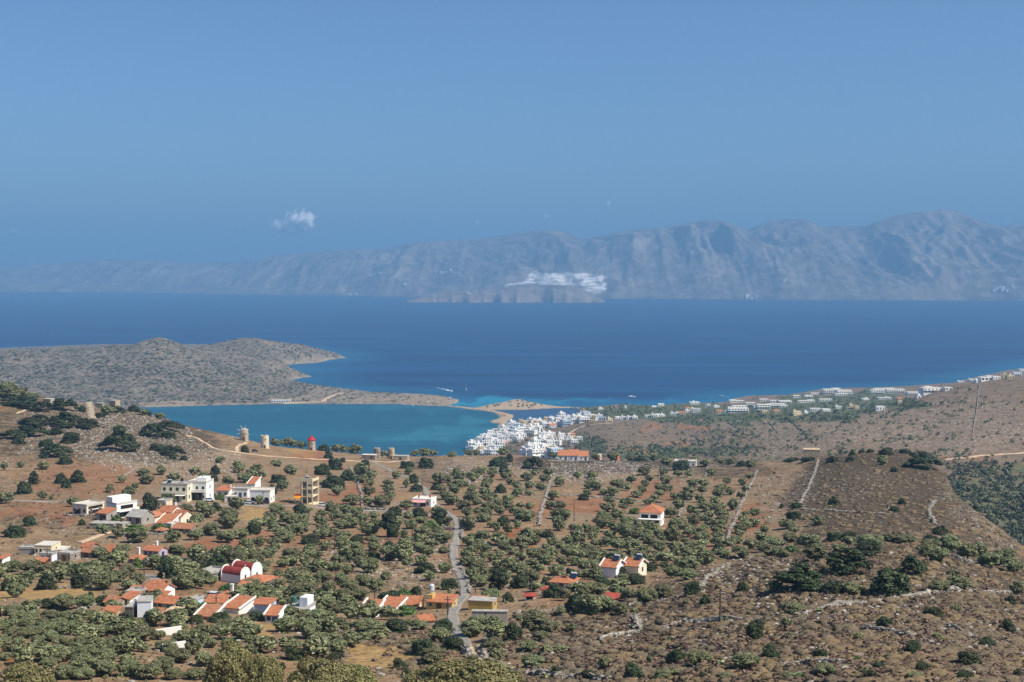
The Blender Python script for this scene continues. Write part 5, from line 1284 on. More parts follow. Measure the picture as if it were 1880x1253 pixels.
W([(1463, 1130), (1495, 1122), (1525, 1114), (1560, 1111), (1594, 1107), (1638, 1101), (1668, 1097), (1698, 1094), (1745, 1086), (1808, 1087), (1855, 1090)], 'longest field wall crossing the right-hand scrub below the dark thickets', 1.2, 1.0, 'dry_wall_pale', lm='the longest field wall')
W([(1588, 1155), (1610, 1158), (1626, 1161), (1650, 1166), (1676, 1169)], 'short field wall beside a round dark bush in the right-hand scrub', 1.1, .9, 'dry_wall_pale')
W([(1739, 1155), (1760, 1161), (1783, 1169)], 'dark short wall ending in pale boulders at the right', 1.2, .9, 'dry_wall')
W([(1431, 1225), (1460, 1224), (1494, 1222), (1520, 1221), (1550, 1219)], 'low field wall near the bottom edge right of centre', 1.1, .9, 'dry_wall_pale')
W([(877, 1192), (884, 1200), (893, 1214), (905, 1221), (920, 1226), (935, 1231), (954, 1238), (1003, 1240), (1055, 1246), (1120, 1251)], 'dark bank wall curving down beside the farm track at the bottom', 1.5, 1.1, 'dry_wall', lm='the curved farm-track wall')
W([(852, 1192), (860, 1204), (870, 1218)], 'stub of dark wall on the left of the farm track', 1.5, 1.0, 'dry_wall')
W([(1748, 1023), (1772, 1030), (1801, 1039)], 'dark terrace wall under olive trees at the right edge of the slope', 1.4, 1.0, 'dry_wall')
W([(1717, 920), (1708, 933), (1704, 943), (1710, 954), (1717, 964)], 'crooked pale wall alone on the brown hill', 1.5, 1.0, 'dry_wall_pale', lm='the crooked brown-hill wall')
W([(1470, 936), (1520, 937), (1570, 940), (1622, 945)], 'faint low wall crossing the brown hill', .6, .7, 'dry_wall_pale')
W([(178, 781), (200, 782), (225, 783), (248, 783)], 'low pale terrace wall under the hilltop ruins', .9, .8, 'dry_wall_pale')
W([(186, 779), (200, 772), (215, 764), (230, 752)], 'pale wall climbing right towards the hilltop ruins', 1.0, .8, 'dry_wall_pale')
W([(227, 874), (240, 866), (255, 857)], 'short wall climbing the orange slope of the left hill', 1.0, .8, 'dry_wall_pale')
W([(0, 858), (6, 852), (14, 846)], 'stub of wall at the left edge of the orange slope', 1.0, .8, 'dry_wall_pale')
W([(227, 981), (260, 982), (300, 983), (330, 983)], 'grey village wall below the vines of the left hamlet', 2.2, .8, 'dry_wall_pale', lm='the grey village wall')
W([(120, 947), (150, 949), (178, 948)], 'garden wall in front of the cream flat-roofed hamlet house', 1.8, .7, 'dry_wall_pale')
W([(100, 1081), (130, 1080), (166, 1080)], 'wall along the upper edge of the straw field', 1.0, .7, 'dry_wall_pale')
W([(320, 1028), (350, 1027), (378, 1026)], 'rubble wall on the orange terrace right of the lavender house', 1.6, 1.6, 'dry_wall_pale')
W([(993, 1124), (1012, 1121), (1033, 1117)], 'field wall below the narrow red-roofed hut', 1.1, .8, 'dry_wall_pale')
W([(136, 1133), (150, 1122), (166, 1115), (186, 1108)], 'rough wall climbing to the left end of the lower village', 1.2, .9, 'dry_wall_pale')
W([(340, 1110), (360, 1116), (385, 1119)], 'plain stone yard wall behind the climbing plant', 1.8, .7, 'dry_wall_pale')
W([(1280, 1085), (1296, 1066), (1318, 1048), (1338, 1040)], 'broken pale wall where the olive grove meets the rocky scrub', 1.1, 1.2, 'dry_wall_pale')
for pts, lb in (([(1441, 768), (1462, 783), (1480, 799)], 'thin dark field wall, right one of three on the far brown slope'), ([(1412, 778), (1422, 789), (1430, 799)], 'thin dark field wall, middle one of three on the far brown slope'),
                ([(1336, 777), (1352, 786), (1371, 799)], 'thin dark field wall, left one of three on the far brown slope'), ([(1798, 706), (1795, 735), (1791, 765), (1785, 800)], 'thin dark field wall climbing the far right hill to its crest')):
    W(pts, lb, 1.5, 1.1, 'dry_wall', mid)

# the pale stepped ramp on the left hilltop
def ramp_wall():
    x, y, z = place(166, 772); x2, y2, z2 = place(159, 742)
    b = MB(); n = 14
    for i in range(n):
        f0, f1 = i / n, (i + 1) / n
        xa, ya, xb, yb = x + (x2 - x) * f0, y + (y2 - y) * f0, x + (x2 - x) * f1, y + (y2 - y) * f1
        za = float(near.ground(np.array(xa), np.array(ya)))
        b.box(xa - 1.5, xa + 1.5, ya, yb + .02, za - 1.0, za + 1.0 + .02 * i)
    tag(b.obj('stone_ramp', M['tower_stone']), 'straight pale stone ramp climbing the left hilltop between dark thickets', 'ramp'); LM.append((163, 757, 'the pale stone ramp'))
ramp_wall()

POLES = [(614, 1008, 34, 'tall wooden pole in the open orange grove left of the pines'), (87, 1032, 27, 'wooden pole in front of the pillared cream house'), (265, 1066, 40, 'wooden pole beside the village lane below the lavender house'), (394, 1048, 24, 'pole among the dark trees left of the church'),
         (319, 1094, 20, 'pole right of the long orange-roofed village house'), (397, 1116, 24, 'pole in front of the hipped stone house'), (353, 1176, 38, 'pole right of the free-standing white garden wall'), (210, 921, 24, 'pole above the tall white stepped house'),
         (576, 1097, 22, 'pole in the olive grove right of the pale blue box house'), (688, 1106, 24, 'pole behind the twin orange roofs'), (777, 1120, 24, 'pole in front of the yellow orange-roofed house'), (822, 1130, 36, 'tall pole at the lane junction beside the yellow house'),
         (757, 987, 28, 'pole among olives below the pink-trimmed house'), (483, 926, 24, 'pole in front of the white arcade'), (1054, 958, 42, 'tall pole alone in the ploughed plot left of the hipped-roof villa'), (975, 1094, 30, 'pole behind the red-roofed kiosk'),
         (1208, 884, 20, 'pole in the olive rows under the ridge'), (1322, 1148, 70, 'tallest wooden pole standing in the foreground scrub'), (1296, 853, 14, 'short pole on the ridge right of the biggest dark tree'), (627, 832, 14, 'small pole on the ridge right of the red-capped windmill'), (826, 978, 22, 'pole at the bend of the lane'), (873, 1090, 26, 'pole right of the lower lane')]
for u, v, hp, lb in POLES:
    x, y, z = place(u, v); h = hp * y / F0
    root = empty('utility_pole', (x, y, z)); tag(root, lb, 'pole', 'utility poles')
    MB().tube((0, 0, -.5), (0, 0, h), .16, .11, 8).obj('shaft', M['wood'], root)
    MB().box(-.75, .75, -.06, .06, h - .75, h - .62).obj('crossarm', M['wood'], root)
    for sx in (-.6, 0.35, .6): MB().tube((sx, 0, h - .62), (sx, 0, h - .45), .05).obj('insulator', M['frame'], root)
# ---------------------------------------------------------------- plants
def leaf_cloud(n, lobes, leaf, rs, up=.35, asp=1.9, inner=.25):
    """leaf quads on the shells of many small lobes: lobes (cx, cy, cz, r)"""
    L = np.array(lobes); wgt = L[:, 3] ** 2; wgt /= wgt.sum()
    k = rs.choice(len(L), n, p=wgt)
    d = rs.randn(n, 3); d[:, 2] = d[:, 2] * .9 + .25; d /= np.linalg.norm(d, axis=1)[:, None]
    rad = L[k, 3] * (1 - inner * rs.rand(n) ** 1.5) * (1 + .12 * rs.randn(n))
    c = L[k, :3] + d * rad[:, None]
    keep = np.ones(n, bool)
    for q in L:                                   # drop leaves buried deep inside another lobe
        keep &= ~(np.linalg.norm(c - q[:3], axis=1) < q[3] * .62)
    c, d = c[keep], d[keep]
    n = len(c)
    nm = d + rs.randn(n, 3) * .45; nm[:, 2] += up; nm /= np.linalg.norm(nm, axis=1)[:, None]
    a = np.cross(nm, rs.randn(n, 3)); a /= np.linalg.norm(a, axis=1)[:, None] + 1e-9
    b = np.cross(nm, a)
    s = leaf * (.65 + .7 * rs.rand(n))[:, None]
    A, B = a * s * asp * .5, b * s * .5
    V = np.stack([c - A, c + B, c + A, c - B], 1)     # diamond leaf sprays
    return V
def cloud_mesh(name, V, mats):
    n = len(V); return make_mesh(name, V.reshape(-1, 3), np.arange(n * 4).reshape(n, 4), mats)
def olive_lobes(rs, n=30):
    """unit crown: about 1 wide, top near 1 (scaled to each tree); uneven, rounded, hanging low"""
    out = []
    ax = rs.rand() * 6.28
    for i in range(n):
        d = rs.randn(3); d /= np.linalg.norm(d)
        k = .45 + .55 * rs.rand() ** .5
        r = .10 + .07 * rs.rand()
        x, y = d[0] * (.49 - r) * k, d[1] * (.49 - r) * k
        z = .54 + d[2] * (.45 - r) * k * 1.05
        x += .06 * math.cos(ax) * (z - .5) * 2; y += .06 * math.sin(ax) * (z - .5) * 2
        out.append((x, y, max(.2, z), r))
    out.append((0, 0, .55, .27))
    return out
def dome_lobes(rs, n=34):
    out = []
    for i in range(n):
        d = rs.randn(3); d[2] = abs(d[2]); d /= np.linalg.norm(d)
        k = .62 + .3 * rs.rand()
        r = .11 + .08 * rs.rand()
        out.append((d[0] * (.5 - r) * k * 1.1, d[1] * (.5 - r) * k * 1.1, max(.06, d[2] * (1 - r) * k), r))
    out.append((0, 0, .3, .3))
    return out
def thicket_lobes(rs, n=60):
    out = []
    ph = rs.rand(4) * 6
    for i in range(n):
        a = rs.rand() * 2 * math.pi; rr = .46 * math.sqrt(rs.rand()) * (.8 + .2 * math.sin(a * 3 + ph[0]))
        r = .06 + .05 * rs.rand()
        top = (.95 - r) * (1 - (rr / .5) ** 2.2) * (.75 + .25 * math.sin(rr * 9 + ph[1] + a * 2))
        out.append((rr * math.cos(a), rr * math.sin(a), max(.05, top), r))
    return out
def tall_lobes(rs, n=44):
    out = []
    for i in range(n):
        a = rs.rand() * 2 * math.pi; z = .14 + .8 * rs.rand(); wd = .42 * (1 - ((z - .42) / .62) ** 2) ** .5 if abs(z - .42) < .62 else .05
        rr = max(0, wd - .08) * math.sqrt(rs.rand()); r = .07 + .06 * rs.rand()
        out.append((rr * math.cos(a), rr * math.sin(a), z, r))
    return out
def trunk_mesh(rs, h=.45, r=.05, limbs=4):
    b = MB()
    x, y = 0, 0; p = (0, 0, -.12)
    q = (rs.randn() * .03, rs.randn() * .03, h * .5)
    b.tube(p, q, r * 1.35, r, 7)
    for k in range(limbs):
        a = 2 * math.pi * (k + rs.rand() * .5) / limbs
        e = (q[0] + .22 * math.cos(a), q[1] + .22 * math.sin(a), h + .22 * rs.rand())
        m = ((q[0] + e[0]) / 2 + .02 * rs.randn(), (q[1] + e[1]) / 2 + .02 * rs.randn(), (q[2] + e[2]) / 2)
        b.tube(q, m, r * .75, r * .5, 6).tube(m, e, r * .5, r * .22, 6)
    return b.mesh('trunk', [M['bark']])
RS = np.random.RandomState(11)
def crowns(kind, count, n, leaf, mat, **k):
    out = []
    for i in range(count):
        rs = np.random.RandomState(hash_name(kind) + i * 17 + n)
        lobes = {'o': olive_lobes, 'd': dome_lobes, 't': thicket_lobes, 'p': tall_lobes, 'y': lambda r_: olive_lobes(r_, 46)}[kind](rs)
        out.append(cloud_mesh('crown', leaf_cloud(n, lobes, leaf, rs, **k), [M[mat]]))
    return out
def hash_name(s): return sum(ord(c) * 31 for c in s)
PROTO = {
 ('o', 2): crowns('o', 7, 8000, .042, 'olive'), ('o', 1): crowns('o', 8, 3400, .062, 'olive'),
 ('d', 2): crowns('d', 4, 5600, .044, 'mastic'), ('d', 1): crowns('d', 4, 2600, .066, 'mastic'),
 ('t', 1): crowns('t', 5, 5200, .046, 'mastic', asp=1.5),
 ('g', 1): crowns('d', 3, 2600, .07, 'garden'), ('p', 1): crowns('p', 3, 5200, .05, 'mastic'),
 ('y', 1): crowns('y', 3, 34000, .019, 'yellowleaf', asp=2.4, up=.1),
}
TRUNKS = [trunk_mesh(np.random.RandomState(5 + i)) for i in range(5)]
# traced plants: origin and scale of each enlarged view, then x, y(foot), width, height, kind
TR = []
def T(ox, oy, sc, s):
    for it in s.replace('\n', '').split(';'):
        it = it.strip()
        if not it: continue
        p = it.split(','); k = p[4] if len(p) > 4 else 'o'
        TR.append((ox + float(p[0]) / sc, oy + float(p[1]) / sc, float(p[2]) / sc, float(p[3]) / sc, k))
T(0, 680, 3.917, '''110,265,300,70,t;290,297,190,62,t;440,292,190,85,t;250,402,240,70,t;440,412,250,100,t;620,428,160,72,t;200,480,220,90,t;60,500,200,70,t;120,532,110,50,d;390,467,130,60,d;495,527,160,92,d;
325,557,120,80,d;370,632,220,90,t;455,678,120,95,d;830,584,290,160,t;850,440,100,45,d;1080,484,210,92,t;1190,492,140,62,d;1180,424,220,58,t;1120,582,130,72,d;1230,617,170,72,t;1240,642,60,42,d;1320,648,60,42,d;560,532,50,36,d;
585,302,60,55,d;850,308,95,62,d;955,300,110,58,d;1070,326,45,42,d;1145,352,75,42;1030,330,60,45;770,322,95,60;710,342,85,42,d;60,205,220,70;200,215,150,45;30,170,130,80;130,172,110,50;145,702,50,42;305,717,80,52;25,722,50,52;
160,892,115,112,d;235,822,80,112,d;430,817,90,92,d;545,812,125,112,d;470,848,80,82,d;870,812,60,52;785,882,60,52;1025,767,80,52;1155,757,70,62;1240,802,90,62;1050,822,100,62;1395,757,80,52;1580,672,70,42;1755,592,65,62,d;
1460,802,80,62;1545,752,80,82,d;1535,802,70,62,d;1635,832,80,62;1720,742,90,62;1750,812,100,72;1800,782,80,62;1840,732,80,52;1700,702,60,42;920,917,85,72;965,862,60,42;300,932,62,52;365,932,30,28;30,962,112,82;520,982,82,62;
200,1122,112,82,d;585,1117,60,52,d;80,1204,180,102,d;1065,1012,125,150,d;1100,980,90,100,d;990,1094,85,82,d;1230,972,62,66;830,1084,80,52,g;730,1182,100,72;838,1212,100,82;970,1244,150,82;1235,1242,112,82;1140,1165,150,60,g;960,1160,170,50,g;
1450,1022,122,72;1540,1014,102,72,d;1480,1064,112,82;1700,1002,112,82;1640,1092,122,92;1640,1144,132,102;1820,1184,122,92,d;1410,1114,102,82;1330,1034,102,62;1400,1224,112,72;1510,1192,122,82;1620,1244,132,82;1380,1150,90,60;
1190,940,110,60,g;1490,925,120,70,g;1590,935,110,50,g;1670,930,80,50,g;1860,970,60,60''')
T(460, 680, 3.917, '''75,790,70,60;190,812,132,82,d;285,762,90,72;180,692,80,42;510,754,142,92,d;600,717,122,112,d;660,662,50,42,d;560,634,72,72,d;525,582,92,62,d;610,582,72,52;665,592,52,52;745,597,92,62;260,534,82,62;310,552,62,52;
360,547,62,52;180,544,72,52;820,692,82,62,d;795,764,112,92;870,752,82,42,d;800,812,82,52;870,792,82,62;860,832,62,52;690,794,122,92,d;580,854,200,122,d;510,830,120,90,d;660,774,82,62;845,907,92,72;625,902,92,62;510,892,62,52;725,974,122,72;
845,972,82,62;940,988,122,82;1000,934,82,52;990,882,82,52;990,837,72,42;1045,782,62,52;1120,847,42,62;1170,814,82,84,d;1190,874,102,72,d;1140,752,62,46;1120,708,122,74,d;1255,708,132,96,d;1340,862,92,72,d;1355,814,102,72;1430,842,42,32;
1480,774,72,62;1500,812,62,52;1610,752,52,42;1600,804,52,42;1545,844,52,42;1365,892,72,62;1465,904,82,72;1445,972,102,72;1400,934,82,62;1530,1004,102,62;1560,942,62,52;1600,942,82,62;1590,882,62,42;1690,854,72,52;1690,912,82,62;
1740,772,72,72;1820,734,72,72,d;1840,792,82,72;1700,962,82,62;1710,1014,102,62;1780,984,62,52;1800,884,92,82,d;1850,1004,82,62;1560,1054,82,62;1640,1034,82,42;1680,1094,112,62;1790,1044,82,62;1820,1124,102,92,d;1770,1164,62,62;
1670,1234,92,82;1570,1154,122,92;1850,1184,62,72;1740,1134,72,42;1180,617,62,42;1250,622,82,52;1310,622,62,42;1450,632,62,42;1570,612,62,42;1620,612,52,42;1815,612,82,52;1790,694,170,84,d;1010,632,70,40;950,625,60,40;350,1042,112,92,d;
180,1034,122,62;140,1084,92,62;110,1124,82,62;270,1124,132,92;320,1092,80,52;290,1184,102,72;240,1244,132,82;400,1034,82,52;580,1034,102,82;505,1064,72,52;500,1114,92,62;510,1164,102,62;505,1214,112,72;690,1034,102,62;760,1054,92,62;
700,1074,62,42;650,1144,112,62;665,1214,112,52;805,1104,82,62;830,1150,92,52;850,1194,112,82;765,1244,122,72,d;995,1204,185,180,p;870,1248,92,52;880,1074,82,52;1035,1054,122,92,d;1120,1004,102,62;1130,1084,72,62;1210,1064,132,92,d;1150,1144,92,62;
1230,1104,82,42;1100,1204,62,52;1230,1214,132,82;1290,1154,150,74,g;1370,1124,190,122,p;1350,1184,82,52;1370,1248,152,72;1130,1248,82,52;990,1250,92,52;1540,1184,82,62,d;420,1254,162,82,d;40,1164,92,82,d;1555,1125,60,100,d;55,900,70,50;230,870,90,70;150,890,90,80,d''')
T(460, 860, 3.917, '''530,594,82,62;240,564,122,72;170,564,102,62;60,564,82,62;130,644,112,72;50,684,92,72;290,654,122,72;230,714,82,52;100,724,82,52;380,704,92,82;490,644,82,42;640,584,70,50;705,584,62,52;990,594,92,82,d;1000,668,132,102;
880,658,102,82,d;690,674,102,82,d;625,694,102,62;610,744,92,62;690,764,82,62;840,754,152,92;790,664,82,62;1205,604,82,62;1130,714,82,62;1250,754,172,92,d;1280,814,92,72;1400,758,92,72;1435,874,152,102,d;1390,614,72,42;970,804,72,52;
800,848,102,82;890,894,132,92;710,894,122,82;650,844,102,82;510,834,122,92;560,860,100,70;400,740,90,60;390,804,102,62;290,784,92,62;350,874,142,82;560,904,112,82;350,944,202,102;150,950,140,70;780,954,152,82;660,974,152,92;550,1014,142,82;
590,1064,122,82;450,1064,132,82;460,1124,182,92;370,1090,110,70;250,1184,182,112;420,1234,152,122;1185,914,92,82,d;1490,924,52,52,d;1100,924,102,72,g;1000,954,182,82,d;930,954,92,62,d;1110,1064,182,82,g;640,1134,92,62;690,1174,102,62;
830,1184,202,82;1040,1184,202,122,d;1210,1164,132,62;1380,1184,172,112,d;1360,1254,142,92;1640,1160,162,92;1570,1174,92,52;1570,664,112,92;1690,614,82,62;1560,704,102,62;1640,744,122,72;1740,674,72,52;1680,660,70,50;1790,654,82,52;
1830,694,62,42;1780,724,92,52;1590,804,102,92;1650,854,132,82;1790,884,195,175,p;1720,954,132,82;1850,964,92,82,d;1820,594,92,62;1860,604,42,42;1840,484,82,62;1780,474,62,52;1690,800,80,70;1620,600,80,60;1540,640,60,60''')
T(930, 860, 3.917, '''555,232,84,62,d;340,232,82,62;275,102,82,52;160,197,62,42;130,384,152,72;170,304,72,52;100,292,62,42;25,302,62,62;380,304,102,62;310,292,62,52;400,374,152,72;380,454,92,102;770,204,92,62;740,262,82,52;730,314,112,62;700,374,92,62;
690,434,132,92;800,374,90,70;880,274,82,52;840,304,72,42;1030,264,82,42;1240,294,82,62;1180,354,102,72;1340,334,82,62;1390,244,62,52;1450,314,112,62;1500,264,72,52;1530,214,82,62;1630,304,72,82;1560,394,92,52;1540,424,92,52;1530,474,102,62;
1530,514,82,52;1450,394,62,42;1350,414,92,72;1240,444,132,82;1310,494,82,62;1420,464,72,52;1410,534,122,72;1720,354,52,42;1710,394,82,52;1690,464,102,52;1680,494,82,42;1660,544,92,52;1840,534,82,62;1860,470,60,50;510,504,102,62;480,514,62,52;
620,514,72,52;300,504,102,62,d;200,554,92,62;330,554,92,52;230,494,82,42;30,494,82,72;40,560,70,50;80,434,62,52;800,144,102,62;900,114,72,52;860,164,82,52;1000,54,92,62;1030,94,62,42;1000,134,62,42;975,184,62,52;940,214,82,42;1130,57,62,52;
1150,114,82,52;1110,164,92,52;1160,170,80,50;1100,204,72,42;1235,64,72,42;1310,64,62,42;1340,134,82,52;1320,184,82,52;1420,134,72,52;1415,184,72,52;1470,54,72,42;1590,114,62,42;1540,164,82,42;1610,194,62,52;1700,124,62,42;1750,84,62,42;
1690,224,62,52;1720,174,52,42;515,77,62,52;620,77,72,52;145,94,82,52;75,154,62,52;80,204,82,52;165,154,72,52;250,164,72,52;300,54,62,52;380,134,72,62;210,54,62,42;580,644,92,52;630,614,102,52;690,644,82,52;800,594,112,82;900,644,82,62;
790,644,92,52;980,664,112,62;720,564,90,60;650,564,82,42;940,514,92,62;860,504,122,92;1030,564,122,82;1200,544,122,122;1170,584,90,60;1080,644,62,42;1290,544,62,42;1280,624,92,62;1220,634,72,52;1160,654,82,52;1060,684,82,52;1320,734,152,92;
1440,654,102,62;1530,594,92,62,d;1560,644,112,62;1690,644,132,72;1250,714,92,62;1150,730,90,50;1200,784,122,72;1300,804,142,72;1030,744,122,82,d;940,834,152,92,d;820,784,122,92,d;690,844,152,72,d;560,744,82,72;470,774,82,62,g;360,774,112,72;
280,694,122,72;440,644,102,82;500,704,102,62;180,644,82,62;110,664,82,62;40,624,72,52;240,644,92,62;90,864,152,122,d;60,964,132,92;340,934,182,122,d;500,1044,182,162,d;600,1064,202,142;720,1044,162,112;820,1054,112,82;1010,974,152,102;
1130,934,132,92;890,954,112,82;640,914,172,82;840,940,110,70;790,900,100,60;1350,914,152,122,d;1430,994,97,104,d;1290,984,42,42;1700,894,92,92,d;1800,1224,162,172,d;190,1174,222,132;50,1244,142,152,d;300,1194,142,92;390,1064,72,62;
470,1174,92,52;260,1244,122,62;420,954,92,82;930,330,110,50,g;880,420,120,60;960,440,110,60;1040,450,100,60;840,250,60,40,d;480,445,60,40;560,440,90,30,g;1000,620,90,60;1100,600,100,70;740,500,80,50;560,590,80,50;400,600,90,60;290,600,80,50;120,590,80,50;1320,590,80,60;1390,610,90,60;880,560,80,50;1610,560,90,50;1760,580,110,60;1850,600,90,60;400,700,100,60;180,720,110,60;100,740,90,60;620,720,100,60;230,760,90,60;560,800,110,70;680,760,100,60;300,840,120,70,d;180,820,130,80''')
T(930, 680, 3.917, '195,714,180,86,t;20,662,60,80,d;1265,722,142,98,d;1150,692,80,60;960,646,112,48,d;1060,650,92,50;770,654,92,62;640,642,62,50;1350,674,62,42;1440,694,82,50;1600,684,92,42;1690,694,72,52,d;1760,714,82,62;330,628,72,42;1550,676,62,32;890,654,62,42')
T(1400, 860, 3.1875, '''420,217,74,62,d;775,257,62,42,d;820,212,52,42,d;1255,252,52,46,d;1050,397,102,72,d;200,237,82,42,d;190,304,112,72,d;150,354,92,52;180,380,70,42;170,434,92,52;115,232,30,30,d;330,334,82,52;40,394,72,42;280,474,122,82;320,544,142,92;
120,534,82,62;170,494,92,52,g;70,464,122,52;40,514,122,62;430,424,122,62,d;520,414,102,52,d;460,504,92,62;510,454,90,52;640,514,182,112,d;650,470,150,70;520,634,292,142,t;250,724,332,152,t;430,734,152,92,d;760,749,272,182,d;900,634,212,112,t;
650,779,112,72,d;990,444,112,62,d;1000,484,112,62;1040,554,122,82;960,520,100,70;1110,494,132,92;1210,534,122,82;1280,514,92,72;1350,584,132,82;1430,534,112,52;1470,614,132,82;530,744,132,62;1160,714,142,62;1040,734,122,62;1130,644,82,42;
185,854,132,62;150,934,72,52;725,944,122,86,d;1010,874,132,72,d;1440,964,102,92,d;1330,1054,132,72,d;890,1084,112,82,d;345,1114,112,72,d;200,1004,62,42,g;55,1124,142,112,d;680,1184,82,62,d;945,1194,102,72,d;1220,1164,172,102,d;375,1214,122,62;
640,1250,92,72,d;1200,1253,122,62,d;1500,744,92,72;1500,1224,62,62,d;10,974,62,102,d;1030,1010,60,40;1140,845,60,40;570,1010,60,40;760,430,90,40;840,440,120,40;560,1130,50,40,g;240,1253,110,40,g;900,1253,90,40;1460,800,80,60,d''')
T(1400, 640, 3.917, '''565,618,62,46,d;510,822,104,60,d;650,770,60,50,d;690,765,100,46,d;720,740,60,30,d;780,750,60,30,d;900,768,120,60,d;870,840,80,60;1030,752,100,46,d;1090,775,60,40,d;1160,768,90,60,d;1190,870,280,110,t;1280,860,90,90,g;950,890,60,50,d;
340,812,130,40,d;220,815,140,36,d;640,810,80,40,d''')
T(1100, 1000, 4.947, '''710,1084,222,152,d;930,1094,222,112;1540,1044,252,152,d;1350,1144,252,142;310,1224,222,182,d;590,1252,182,82;50,1134,112,102;1720,764,82,82;1780,604,202,72;320,634,80,50;790,534,60,60;460,1094,52,82;1790,854,82,62,g;960,1250,150,60,d;700,1180,90,40;1160,1260,160,50;1770,1258,170,60''')
T(0, 1000, 4.947, '''120,484,162,122;50,424,122,132,d;200,424,112,102;400,414,202,182,d;280,274,202,112;100,254,172,92;430,274,132,82;530,244,132,92;630,244,82,82;710,398,225,165,d;770,244,152,92,d;930,414,222,152;920,284,132,82;970,244,142,92;
1060,344,182,92;1140,284,152,92;1240,364,132,92;1490,314,205,205,p;1600,304,132,112;1660,414,222,122;1600,124,152,112;1820,224,152,102,d;1240,214,122,112,g;960,194,162,92;880,124,152,82;1090,114,152,102;430,584,202,112,d;570,604,222,122;
750,584,182,112;910,554,162,112,d;810,504,82,92,d;220,564,102,62,d;100,644,202,82;830,724,112,112;700,804,142,122;1160,724,102,122,d;1040,704,82,62,g;930,714,72,62,g;940,834,262,92;1270,884,252,122;1270,764,142,82;250,690,180,70;280,664,202,82;
440,700,190,80;240,764,202,92;420,824,202,102;580,824,202,122;230,854,222,92;60,784,142,102;450,884,162,82;80,864,152,82;540,924,162,82;300,984,152,82;210,1034,132,82;70,994,122,102;500,1004,142,82;740,924,202,82;680,964,122,72;420,1134,152,92;
510,1084,142,102;780,1064,182,132;950,1094,182,132;720,1174,232,152;930,1204,232,132;1160,1204,202,142;1140,1074,102,72;1240,1084,252,132;1330,1244,222,132;1460,1154,202,112;1610,1084,212,132;1750,1014,142,142;1840,1114,182,112;1640,884,152,92;
1500,974,202,82;1540,934,120,60;970,924,132,72;1760,724,182,92,d;1830,824,132,92;1850,904,102,102;560,1250,202,122;740,1250,202,92;1560,1250,152,102;1760,1250,182,82;200,1253,420,165,y;1250,480,110,60,g;1850,590,140,90,g;1480,640,90,60,g;1130,480,120,60,g;
330,560,110,50;150,700,170,80;350,760,150,80;130,830,140,70;600,700,150,80;520,760,150,80;30,900,120,70;30,1060,110,70;150,920,120,70;840,860,150,70;1010,970,150,70;330,900,120,60;1430,870,120,80;1290,980,110,70''')
T(370, 1000, 4.947, '''130,274,225,190,p;300,204,182,152;90,364,102,82;240,424,222,82,g;150,430,140,70,d;560,234,122,82;730,214,102,62;790,144,152,82;940,204,132,82;1240,164,122,72;1210,224,92,62;1310,264,112,72;1450,214,132,102;1520,244,142,102;1550,144,142,102,d;
1700,134,152,92;1670,314,92,62;1450,364,132,92;1575,444,162,122,d;1350,444,162,102;1260,364,132,92;1090,364,142,112;820,294,122,72;930,314,132,82;450,384,152,62;440,474,192,112;610,504,142,72;690,394,130,70;900,404,172,82;860,504,202,112;
1150,484,142,102;1270,544,152,112;1440,524,202,112;1130,604,192,102;1010,644,152,82;1190,654,152,82;920,694,142,92;1080,724,192,92;160,714,222,112,d;200,774,162,92;370,744,132,92;480,694,182,102,d;90,824,102,82;740,834,252,155;970,854,192,142;
620,924,132,102,d;810,914,152,72,d;830,1054,232,132,d;1060,954,182,92;1110,884,152,72;1200,884,112,72;1265,944,122,82;1350,874,142,82;1470,894,112,82;1540,824,172,92;1370,784,192,72;1750,814,252,122,d;1220,1044,192,72,d;240,934,182,92,g;
440,904,112,72;440,1004,112,92;50,1094,112,122;70,944,130,80;1790,1124,132,112,d;1850,1204,82,102,d;730,1134,72,82,d;250,1253,340,360,y;560,1253,270,270,y;1080,1253,420,235,y;1390,1253,330,150,y;1050,470,150,80,d;690,300,90,60;580,150,130,70;1420,110,120,70;1560,60,110,70''')
T(740, 1000, 4.947, '''170,1004,252,182,d;350,874,182,112;460,964,242,152,d;260,1084,242,132;130,1244,282,222,d;620,844,222,132;980,874,222,202,d;1190,774,262,152;820,974,202,112;860,1064,142,102;1130,974,162,82;1300,1004,112,82;1170,1134,202,112;
1400,1194,162,92,d;1780,1134,302,142;1690,1244,182,112,d;1340,794,132,62;1280,854,132,62;1540,794,112,52;630,1084,102,72;340,784,242,132,d;150,764,152,72;600,1253,700,215,y;250,1253,400,130,y;1000,1253,230,60,y;40,764,110,70;1440,980,140,50;720,740,80,80''')
def inst(mesh, name, loc, scale, rz, parent=None):
    o = bpy.data.objects.new(name, mesh); COL.objects.link(o)
    o.location = loc; o.scale = scale; o.rotation_euler.z = rz
    if parent is not None: o.parent = parent
    return o
# drop plants traced twice in overlapping views
seen = []; PL = []
for u, v, w, h, k in TR:
    if any(abs(u - a) < .42 * max(w, c) and abs(v - b) < .34 * max(h, d) for a, b, c, d in seen): continue
    seen.append((u, v, w, h)); PL.append([u, v, w, h, k])
NAMES = {'o': ('olive_tree', 'tree', 'olive trees on the terraced slope'), 'd': ('evergreen_bush', 'bush', 'dark evergreen bushes'), 't': ('evergreen_thicket', 'thicket', 'dark evergreen thickets'),
         'g': ('garden_shrub', 'shrub', 'bright green shrubs and vines'), 'p': ('pine_tree', 'tree', 'tall dense trees'), 'y': ('feathery_tree', 'tree', 'feathery trees at the bottom edge')}
LM.extend([(1510, 1040, 'the dark scrub thickets'), (830, 1140, 'the lane junction'), (840, 960, 'the lane bend'), (1640, 850, 'the brown hill crest'), (90, 1093, 'the straw field'), (475, 1152, 'the small straw paddock')])
